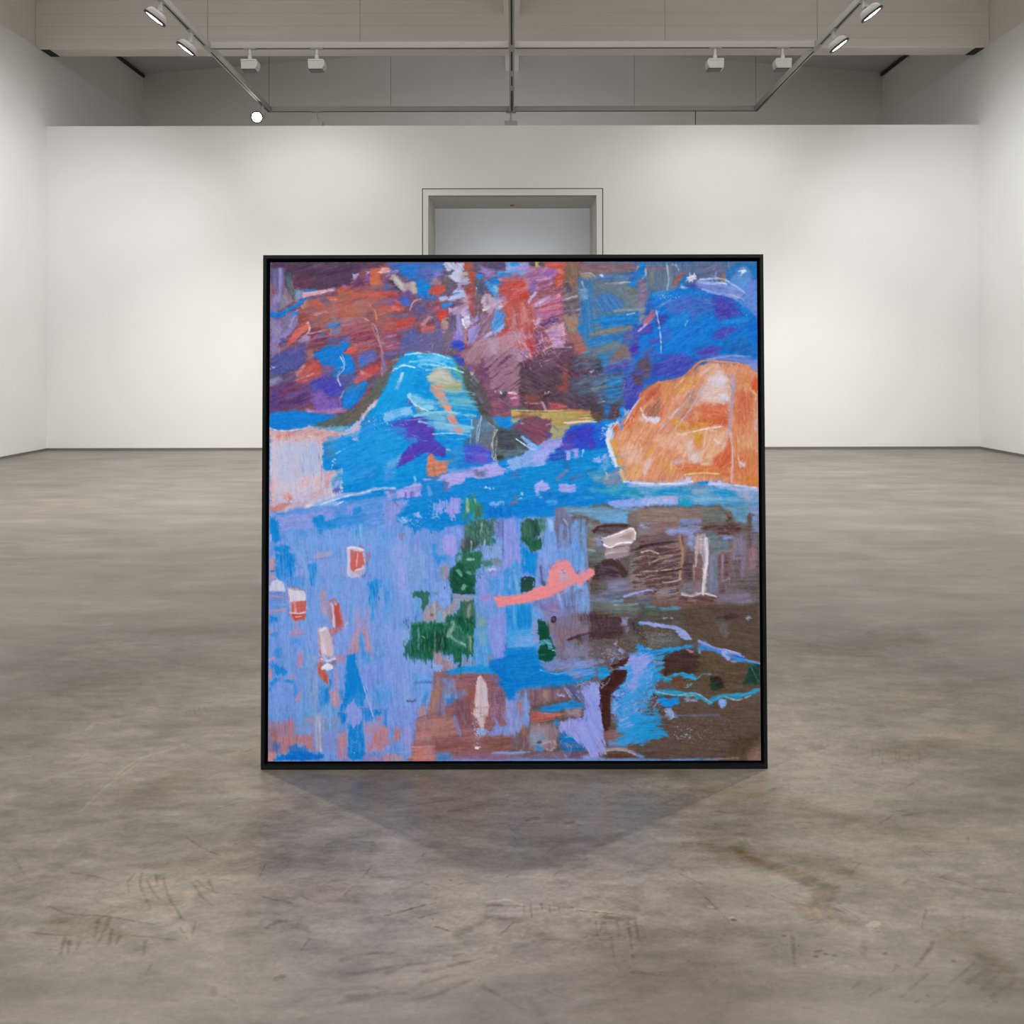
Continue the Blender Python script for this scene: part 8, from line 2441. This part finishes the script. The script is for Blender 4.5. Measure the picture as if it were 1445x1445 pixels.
# ridge purlin, in two lengths
bm = bmesh.new()
box(bm, -.145, .125, YN, 14.31, 7.31, 8.42, .01)
box(bm, -.155, .135, 14.67, YF, 7.80, 8.42, .01)
o = obj('trim_2', bm, M_BEAM)
o['kind'] = 'structure'
o['label'] = 'ridge purlin under the roof above the centre lighting track'
# doorway surround, flush panel with a thin dark joint around it
struct('trim_3', [(-1.531, DX0, YB - .012, YB + .05, 0, 4.436), (DX1, 1.525, YB - .012, YB + .05, 0, 4.436),
                  (DX0, DX1, YB - .012, YB + .05, DZ, 4.436)], M_TRIMW, 'pale surround of the doorway in the back wall')
struct('trim_4', [(-1.547, -1.531, YB - .004, YB + .05, 0, 4.452), (1.525, 1.541, YB - .004, YB + .05, 0, 4.452),
                  (-1.531, 1.525, YB - .004, YB + .05, 4.436, 4.452)], M_GAP, 'thin dark joint around the doorway surround')
# dark wall/roof joint strips behind the beam
for nm, s in (('trim_5', -1), ('trim_6', 1)):
    a, b = sorted((s * (WO - .005), s * (WO - .05)))
    struct(nm, [(a, b, 14.7, YF, ZE - .055, ZE + .0)], M_GAP)
# skirting
struct('baseboard_back', [(-HW, -1.547, YB - .008, YB, 0, .036), (1.541, HW, YB - .008, YB, 0, .036)], M_BASE)
struct('baseboard_left', [(-HW, -HW + .008, YN, YB - .008, 0, .036)], M_BASE)
struct('baseboard_right', [(HW - .008, HW, YN, YB - .008, 0, .036)], M_BASE)

# ---- lighting tracks
ZT, XT, YC1, YC2 = 6.0, 4.38, 12.22, 15.3
TW, TH = .075, .085


def track(name, label, axis, fixed, a, b, gaps, wires=()):
    """a slotted track hung on wires; gaps: joints where the slot is closed"""
    t = thing(name, label, 'lighting track', (fixed, a, ZT) if axis == 'y' else (a, fixed, ZT), 'suspended lighting tracks')
    L = b - a
    sw = .011

    def seg(bm, p, q, u0, u1, z0, z1, bev=0):
        if axis == 'y':
            box(bm, u0, u1, p, q, z0, z1, bev)
        else:
            box(bm, p, q, u0, u1, z0, z1, bev)
    bm = bmesh.new()
    h = TW / 2
    seg(bm, 0, L, -h, h, .03, TH, .003)
    seg(bm, 0, L, -h, -sw, 0, .03)
    seg(bm, 0, L, sw, h, 0, .03)
    for g in gaps:
        seg(bm, max(g - a - .13, 0), min(g - a + .13, L), -h - .004, h + .004, -.004, TH + .003, .003)
    obj('rail', bm, M_TRACK, t)
    bm = bmesh.new()
    seg(bm, .01, L - .01, -sw, sw, -.0012, .031)
    obj('slot', bm, M_SLOT, t)
    for w in wires:
        bm = bmesh.new()
        r = .0028
        X = w if axis == 'x' else fixed
        Y = fixed if axis == 'x' else w
        zc = ZE + (ZR - ZE) * (1 - abs(X) / (WO + .3)) - ZT
        if axis == 'x':
            box(bm, w - a - r, w - a + r, -r, r, TH, zc)
        else:
            box(bm, -r, r, w - a - r, w - a + r, TH, zc)
        obj('suspension_wire', bm, M_WIRE, t)
    return t


track('lighting_track', 'long white left-hand lighting track with a dark slot, running over the bright starry lamp', 'y', -XT, -5.0, YC2 + .05, [YC1], [2.0, YC1, YC2])
track('lighting_track.001', 'long white right-hand lighting track with a dark slot, ending without any lamp', 'y', XT, -5.0, YC2 + .05, [YC1], [2.0, YC1, YC2])
track('lighting_track.002', 'white centre lighting track seen end-on above the doorway, with a dark slot', 'y', -.012, -5.0, YC2 + .02, [YC1, 14.0, 13.3], [2.0])
for i, (a, b) in enumerate(((-XT + .045, -.055), (.031, XT - .045))):
    track('lighting_track.%03d' % (3 + i), ('left half' if i == 0 else 'right half') + ' of the white cross track carrying two box lamps in front of the crossbeam', 'x', YC1, a, b, [],
          [-2.19] if i == 0 else [2.19])
    track('lighting_track.%03d' % (5 + i), ('left half' if i == 0 else 'right half') + ' of the dim cross track behind the top of the back wall', 'x', YC2, a, b, [],
          [-2.19] if i == 0 else [2.19])


# ---- lamps
def look(n):
    """matrix turning local -z to direction n"""
    n = Vector(n).normalized()
    return n.to_track_quat('-Z', 'Y').to_matrix().to_4x4()


def spotlight(name, label, at, face, n, lens, group='round track spotlights', k=1.0):
    """round head: face = centre of the lens, n = where it shines"""
    ax, ay = at
    t = thing(name, label, 'spotlight', (ax, ay, ZT), group)
    F = Vector(face) - Vector((ax, ay, ZT))
    n = Vector(n).normalized()
    Mx = Matrix.Translation(F) @ look(n) @ Matrix.Scale(k, 4)
    bm = bmesh.new()
    lathe(bm, [(.04, .100), (.085, .098), (.108, .086), (.124, .062), (.132, .035), (.132, .012)], 44, Mx)
    obj('lamp_body', bm, M_LAMP, t, True)
    bm = bmesh.new()
    lathe(bm, [(.132, .014), (.146, .014), (.146, -.010), (.140, -.013), (.112, -.006), (.112, .01)], 44, Mx, cap=False)
    obj('bezel', bm, M_RIM, t, True)
    bm = bmesh.new()
    lathe(bm, [(.112, -.001), (.08, -.008), (.03, -.011)], 44, Mx)
    obj('lens', bm, lens, t, True)
    # stem from the track to the body
    top = F - n * .085
    bm = bmesh.new()
    box(bm, -.016, .016, -.02, .02, top.z + .03, -.006, .003)
    box(bm, min(-.02, top.x), max(.02, top.x), -.018 + min(0, top.y), .018 + max(0, top.y), top.z + .02, top.z + .06, .004)
    obj('stem', bm, M_LAMP, t)
    bm = bmesh.new()
    box(bm, -.03, .03, -.09, .09, -.014, -.0015, .003)
    obj('adapter', bm, M_TRACK, t)
    return t


nl = (-.57, -.05, -.82)
nr = (.57, -.05, -.82)
spotlight('track_spotlight', 'lit round white spotlight on left track, cut by the top edge', (-4.38, 10.58), (-4.44, 10.55, 5.764), nl, M_LENS)
spotlight('track_spotlight.001', 'lit round white spotlight on left track, lower of the tilted pair beside the cross track', (-4.38, 11.58), (-4.435, 11.55, 5.747), nl, M_LENS)
spotlight('track_spotlight.002', 'lit round white spotlight on right track, near the top edge', (4.38, 10.58), (4.464, 10.55, 5.798), nr, M_LENS)
spotlight('track_spotlight.003', 'lit round white spotlight on right track, lower of the tilted pair beside the cross track', (4.38, 11.58), (4.44, 11.55, 5.78), nr, M_LENS)
spotlight('track_spotlight.004', 'glaring round spotlight facing the viewer at the far end of the left track', (-4.38, 14.92), (-4.437, 14.75, 5.745), (.27, -.90, -.26), M_LENSB, k=.72)


def washer(name, label, x, y, side, dim=False):
    """box-shaped head that shines down and away onto the back wall"""
    t = thing(name, label, 'spotlight', (x, y, ZT), 'box-shaped wall washers on the cross tracks')
    bm = bmesh.new()
    prof = [(-.118, -.165), (-.112, -.308), (.085, -.308), (.118, -.255), (.118, -.20), (.1, -.165)]
    if side < 0:
        prof = [(-a, b) for a, b in prof][::-1]
    v0 = [bm.verts.new((a, -.06, b)) for a, b in prof]
    v1 = [bm.verts.new((a, .10, b)) for a, b in prof]
    n = len(prof)
    bm.faces.new(v0)
    bm.faces.new(v1[::-1])
    for i in range(n):
        bm.faces.new((v0[i], v0[(i + 1) % n], v1[(i + 1) % n], v1[i]))
    bmesh.ops.bevel(bm, geom=bm.edges[:], offset=.004, segments=2, affect='EDGES')
    box(bm, -.10, .09, -.064, -.058, -.19, -.184)
    obj('housing', bm, M_LAMP, t)
    bm = bmesh.new()
    box(bm, -.108, .086, -.055, .095, -.318, -.307, .002)
    obj('bezel', bm, M_RIM, t)
    bm = bmesh.new()
    box(bm, -.09, .08, .096, .104, -.29, -.2)
    obj('lens', bm, M_LENS, t)
    bm = bmesh.new()
    box(bm, -.016, .016, -.016, .016, -.11, 0, .003)
    box(bm, -.024, .024, -.024, .024, -.168, -.105, .003)
    obj('stem', bm, M_LAMP, t)
    bm = bmesh.new()
    box(bm, -.09, .09, -.03, .03, -.012, .002, .003)
    obj('adapter', bm, M_TRACK, t)
    return t


washer('wall_washer', 'white box lamp hanging under the cross track, leftmost of the four in a row', -3.77, YC1, 1)
washer('wall_washer.001', 'white box lamp hanging under the cross track, second from the left', -2.81, YC1, 1)
washer('wall_washer.002', 'white box lamp hanging under the cross track, third from the left', 2.91, YC1, -1)
washer('wall_washer.003', 'white box lamp hanging under the cross track, rightmost of the four, against the right track', 3.88, YC1, -1)
washer('wall_washer.004', 'dim box lamp half hidden behind the back wall, right of the glaring spotlight', -3.53, YC2, 1)
washer('wall_washer.005', 'dim box lamp half hidden behind the back wall, below the centre track', -.03, YC2 + .06, 1)
# thin drop rod on the far right cross track
t = thing('drop_rod', 'thin rod dropping from the dim right cross track behind the back wall', 'rod', (3.29, YC2, ZT))
bm = bmesh.new()
box(bm, -.006, .006, -.006, .006, -.45, .002)
obj('rod', bm, M_SLOT, t)
# little fitting in the lintel soffit
t = thing('soffit_sensor', 'small square sensor under the lintel of the doorway', 'sensor', (-.01, 15.42, DZ))
bm = bmesh.new()
box(bm, -.042, .042, -.09, .10, -.03, .0, .004)
obj('housing', bm, M_TRIMW, t)
bm = bmesh.new()
box(bm, -.036, .036, -.094, -.089, -.026, -.008)
obj('sensor_window', bm, M_BASE, t)

# ---- the framed painting
FW, FH, FD = 1.864, 1.8965, .055
LEAN = R(1.3)
art = thing('framed_painting', 'large square abstract landscape painting in a thin black frame, standing on the concrete floor', 'painting',
            (.0013, 3.124, FD * math.sin(LEAN) + .0005))
art.rotation_euler = (-LEAN, 0, 0)
lip, lob = .0135, .0175
bm = bmesh.new()
h = FW / 2


def bar(bm, pts, y0, y1):
    v0 = [bm.verts.new((x, y0, z)) for x, z in pts]
    v1 = [bm.verts.new((x, y1, z)) for x, z in pts]
    n = len(pts)
    bm.faces.new(v0)
    bm.faces.new(v1[::-1])
    for i in range(n):
        bm.faces.new((v0[i], v0[(i + 1) % n], v1[(i + 1) % n], v1[i]))


# four mitred lengths, one mesh per side
for pts in ([(-h, 0), (h, 0), (h - lip, lob), (-h + lip, lob)], [(h, 0), (h, FH), (h - lip, FH - lip), (h - lip, lob)],
            [(h, FH), (-h, FH), (-h + lip, FH - lip), (h - lip, FH - lip)], [(-h, FH), (-h, 0), (-h + lip, lob), (-h + lip, FH - lip)]):
    bm2 = bmesh.new()
    bar(bm2, pts, 0, FD)
    bmesh.ops.bevel(bm2, geom=[e for e in bm2.edges if abs(e.verts[0].co.y) < 1e-6 and abs(e.verts[1].co.y) < 1e-6 and e.calc_length() > .1],
                    offset=.0018, segments=2, affect='EDGES')
    obj('frame_side', bm2, M_FRAME, art)
bm.free()
bm = bmesh.new()
box(bm, -h + .008, h - .008, .042, .050, .008, FH - .008)
obj('backing_board', bm, M_BACK, art)

# canvas: fine grid, colours per vertex, paint relief as real height
cx0, cx1, cz0, cz1 = -h + .0262, h - .0242, .0285, FH - .0268
NX, NY = 800, 812
s, tt = np.meshgrid(np.linspace(0, 1, NX), np.linspace(0, 1, NY))
q = np.array([[379.5, 371.1], [1065.2, 369.2], [376.5, 1074.6], [1073.2, 1072.7]])   # sheet corners in drawing units
PX = (q[0, 0] * (1 - s) + q[1, 0] * s) * (1 - tt) + (q[2, 0] * (1 - s) + q[3, 0] * s) * tt
PY = (q[0, 1] * (1 - s) + q[1, 1] * s) * (1 - tt) + (q[2, 1] * (1 - s) + q[3, 1] * s) * tt
cv = paint_canvas(PX, PY)
gx = cx0 + (cx1 - cx0) * s
gz = cz1 + (cz0 - cz1) * tt
gy = .004 - .00045 * cv.Z


def grid_mesh(name, X, Y, Z):
    n, m = X.shape
    me = bpy.data.meshes.new(name)
    co = np.stack([X, Y, Z], -1).reshape(-1, 3).astype(np.float32)
    idx = np.arange(n * m).reshape(n, m)
    f = np.stack([idx[:-1, :-1], idx[1:, :-1], idx[1:, 1:], idx[:-1, 1:]], -1).reshape(-1, 4)
    me.vertices.add(len(co))
    me.vertices.foreach_set('co', co.ravel())
    me.loops.add(f.size)
    me.loops.foreach_set('vertex_index', f.ravel().astype(np.int32))
    me.polygons.add(len(f))
    me.polygons.foreach_set('loop_start', np.arange(0, f.size, 4, dtype=np.int32))
    me.polygons.foreach_set('use_smooth', np.ones(len(f), bool))
    me.update()
    return me


def lin(c):
    return np.where(c <= .04045, c / 12.92, ((c + .055) / 1.055) ** 2.4)


me = grid_mesh('canvas', gx, gy, gz)
at = me.color_attributes.new('paint', 'FLOAT_COLOR', 'POINT')
rgba = np.ones((NX * NY, 4), np.float32)
rgba[:, :3] = np.clip(lin(cv.C.reshape(-1, 3)) * np.array(PAINT_GAIN, np.float32), 0, .95)
at.data.foreach_set('color', rgba.ravel())
M_PAINT = bpy.data.materials.new('acrylic_paint')
M_PAINT.use_nodes = True
nt = M_PAINT.node_tree
ca = nt.nodes.new('ShaderNodeVertexColor')
ca.layer_name = 'paint'
b = nt.nodes['Principled BSDF']
b.inputs['Roughness'].default_value = .45
b.inputs['Specular IOR Level'].default_value = .10
nt.links.new(ca.outputs['Color'], b.inputs['Base Color'])
me.materials.append(M_PAINT)
o = bpy.data.objects.new('canvas', me)
C.objects.link(o)
o.parent = art
o['label'] = 'painted canvas with blue water and an orange hill'
bm = bmesh.new()
box(bm, cx0 + .0005, cx1 - .0005, .0055, .036, cz0 + .0005, cz1 - .0005, .002)
obj('stretcher', bm, M_CLOTH, art)

# ---- floor : near zone is a fine grid carrying the scuffs, the rest is plain quads
FX0, FX1, FY0, FY1 = -2.7, 2.7, 1.75, 5.2
fx = np.linspace(FX0, FX1, 1300)
fy = 1 / np.linspace(1 / FY0, 1 / FY1, 600)      # finer rows where the floor is nearest
GX, GY = np.meshgrid(fx, fy)
fc = floor_marks(GX * 400, GY * 400)
me = bpy.data.meshes.new('floor')
n, m_ = GX.shape
co = np.stack([GX, GY, 0 * GX], -1).reshape(-1, 3)
E = np.array([[-WO, YN, 0], [WO, YN, 0], [WO, YF, 0], [-WO, YF, 0]])
ext = np.array([[FX0, YN, 0], [FX1, YN, 0], [FX0, YF, 0], [FX1, YF, 0]])
co = np.vstack([co, E, ext])
k = n * m_
idx = np.arange(k).reshape(n, m_)
f = np.stack([idx[:-1, :-1], idx[:-1, 1:], idx[1:, 1:], idx[1:, :-1]], -1).reshape(-1, 4)
c00, c01, c10, c11 = idx[0, 0], idx[0, -1], idx[-1, 0], idx[-1, -1]
f = np.vstack([f, [[k, k + 4, k + 6, k + 3], [k + 5, k + 1, k + 2, k + 7], [k + 4, k + 5, c01, c00], [c10, c11, k + 7, k + 6]]])
me.vertices.add(len(co))
me.vertices.foreach_set('co', co.astype(np.float32).ravel())
me.loops.add(f.size)
me.loops.foreach_set('vertex_index', f.ravel().astype(np.int32))
me.polygons.add(len(f))
me.polygons.foreach_set('loop_start', np.arange(0, f.size, 4, dtype=np.int32))
me.update()
at = me.color_attributes.new('marks', 'FLOAT_COLOR', 'POINT')
ma = np.full((len(co), 4), .5, np.float32)
edge = np.minimum(np.minimum(GX - FX0, FX1 - GX), np.minimum(GY - FY0, FY1 - GY))
wgt = np.clip(edge / .5, 0, 1)[..., None]
ma[:k, :3] = (.5 + np.clip((fc.C - .502) * 3.1, -.36, .26) * wgt).reshape(-1, 3)
at.data.foreach_set('color', ma.ravel())

M_FLOOR = bpy.data.materials.new('polished_concrete')
M_FLOOR.use_nodes = True
nt = M_FLOOR.node_tree
b = nt.nodes['Principled BSDF']
N = nt.nodes.new
Lk = nt.links.new
tc = N('ShaderNodeTexCoord')


def noise(scale, detail=5, rough=.55, sc=(1, 1, 1), rot=0, dist=0):
    mp = N('ShaderNodeMapping')
    mp.inputs['Scale'].default_value = sc
    mp.inputs['Rotation'].default_value = (0, 0, R(rot))
    Lk(tc.outputs['Object'], mp.inputs['Vector'])
    n = N('ShaderNodeTexNoise')
    n.inputs['Scale'].default_value = scale
    n.inputs['Detail'].default_value = detail
    n.inputs['Roughness'].default_value = rough
    n.inputs['Distortion'].default_value = dist
    Lk(mp.outputs['Vector'], n.inputs['Vector'])
    return n.outputs['Fac']


def ramp(src, p0, c0, p1, c1):
    r = N('ShaderNodeValToRGB')
    r.color_ramp.elements[0].position = p0
    r.color_ramp.elements[0].color = (*c0, 1)
    r.color_ramp.elements[1].position = p1
    r.color_ramp.elements[1].color = (*c1, 1)
    Lk(src, r.inputs['Fac'])
    return r.outputs['Color']


def mul(a, c, mode='MULTIPLY', fac=1.0):
    mx = N('ShaderNodeMix')
    mx.data_type = 'RGBA'
    mx.blend_type = mode
    mx.inputs['Factor'].default_value = fac
    Lk(a, mx.inputs['A'])
    Lk(c, mx.inputs['B'])
    return mx.outputs['Result']


col = ramp(noise(.55, 6, .6, rot=25), .34, FLOOR_A, .66, FLOOR_B)
col = mul(col, ramp(noise(1.1, 6, .62, (.8, 1.6, 1), 14, 1.2), .36, (.80, .79, .775), .66, (1.15, 1.15, 1.15)))
col = mul(col, ramp(noise(2.2, 7, .65, (.35, 2.2, 1), -6, .8), .34, (.86, .855, .84), .66, (1.09, 1.09, 1.09)))
col = mul(col, ramp(noise(3.2, 6, .7, (.5, 1.7, 1), 28, 1.5), .38, (.87, .865, .85), .62, (1.09, 1.09, 1.09)))
col = mul(col, ramp(noise(90, 3, .6), .35, (.95, .95, .95), .65, (1.05, 1.05, 1.05)))
col = mul(col, ramp(noise(9, 4, .8, (.3, 3.2, 1), 10, 2.2), .60, (1, 1, 1), .74, (.80, .79, .77)))
va = N('ShaderNodeVertexColor')
va.layer_name = 'marks'
dbl = N('ShaderNodeMix')
dbl.data_type = 'RGBA'
dbl.blend_type = 'ADD'
dbl.inputs['Factor'].default_value = 1
Lk(va.outputs['Color'], dbl.inputs['A'])
Lk(va.outputs['Color'], dbl.inputs['B'])
col = mul(col, dbl.outputs['Result'])
Lk(col, b.inputs['Base Color'])
rr = N('ShaderNodeMapRange')
rr.inputs['To Min'].default_value = .24
rr.inputs['To Max'].default_value = .44
Lk(noise(1.6, 5, .6, (.7, 1.6, 1), 20), rr.inputs['Value'])
Lk(rr.outputs['Result'], b.inputs['Roughness'])
b.inputs['Specular IOR Level'].default_value = .55
bp = N('ShaderNodeBump')
bp.inputs['Strength'].default_value = .12
bp.inputs['Distance'].default_value = .004
Lk(noise(14, 5, .6), bp.inputs['Height'])
Lk(bp.outputs['Normal'], b.inputs['Normal'])
me.materials.append(M_FLOOR)
o = bpy.data.objects.new('floor', me)
C.objects.link(o)
o['kind'] = 'structure'


# ---- light
def spot(name, loc, aim, watt, ang, blend=.6, size=.06, col=(1, .975, .94)):
    l = bpy.data.lights.new(name, 'SPOT')
    l.energy = watt
    l.color = col
    l.spot_size = R(ang)
    l.spot_blend = blend
    l.shadow_soft_size = size
    o = bpy.data.objects.new(name, l)
    C.objects.link(o)
    o.location = loc
    o.rotation_euler = (Vector(aim) - Vector(loc)).to_track_quat('-Z', 'Y').to_euler()
    return o


def area(name, loc, aim, watt, sx, sy, col=(1, .98, .95), spread=180):
    l = bpy.data.lights.new(name, 'AREA')
    l.shape = 'RECTANGLE'
    l.size, l.size_y = sx, sy
    l.energy = watt
    l.color = col
    l.spread = R(spread)
    o = bpy.data.objects.new(name, l)
    C.objects.link(o)
    o.location = loc
    o.rotation_euler = (Vector(aim) - Vector(loc)).to_track_quat('-Z', 'Y').to_euler()
    return o


lights()

w = bpy.data.worlds.new('World')
bpy.context.scene.world = w
w.use_nodes = True
w.node_tree.nodes['Background'].inputs['Color'].default_value = (.5, .5, .52, 1)
w.node_tree.nodes['Background'].inputs['Strength'].default_value = .3

# ---- camera
cam = bpy.data.cameras.new('camera')
cam.sensor_width = 36
cam.sensor_fit = 'HORIZONTAL'
cam.lens = 36 * 1200 / 1445
cam.shift_x = (722.5 - 724) / 1445
cam.shift_y = -(722.5 - 510) / 1445
co_ = bpy.data.objects.new('camera', cam)
C.objects.link(co_)
co_.location = (0, 0, 1.5)
co_.rotation_euler = (Matrix.Rotation(R(90), 4, 'X') @ Matrix.Rotation(R(ROLL), 4, 'Z')).to_euler()
sc = bpy.context.scene
sc.cycles.max_bounces = 7
sc.cycles.diffuse_bounces = 4
sc.cycles.glossy_bounces = 2
sc.cycles.transmission_bounces = 0
sc.cycles.caustics_reflective = False
sc.camera = co_
sc.view_settings.view_transform = 'Standard'
sc.view_settings.look = 'None'
sc.view_settings.exposure = EXPO
sc.view_settings.gamma = 1
sc.view_settings.use_curve_mapping = False
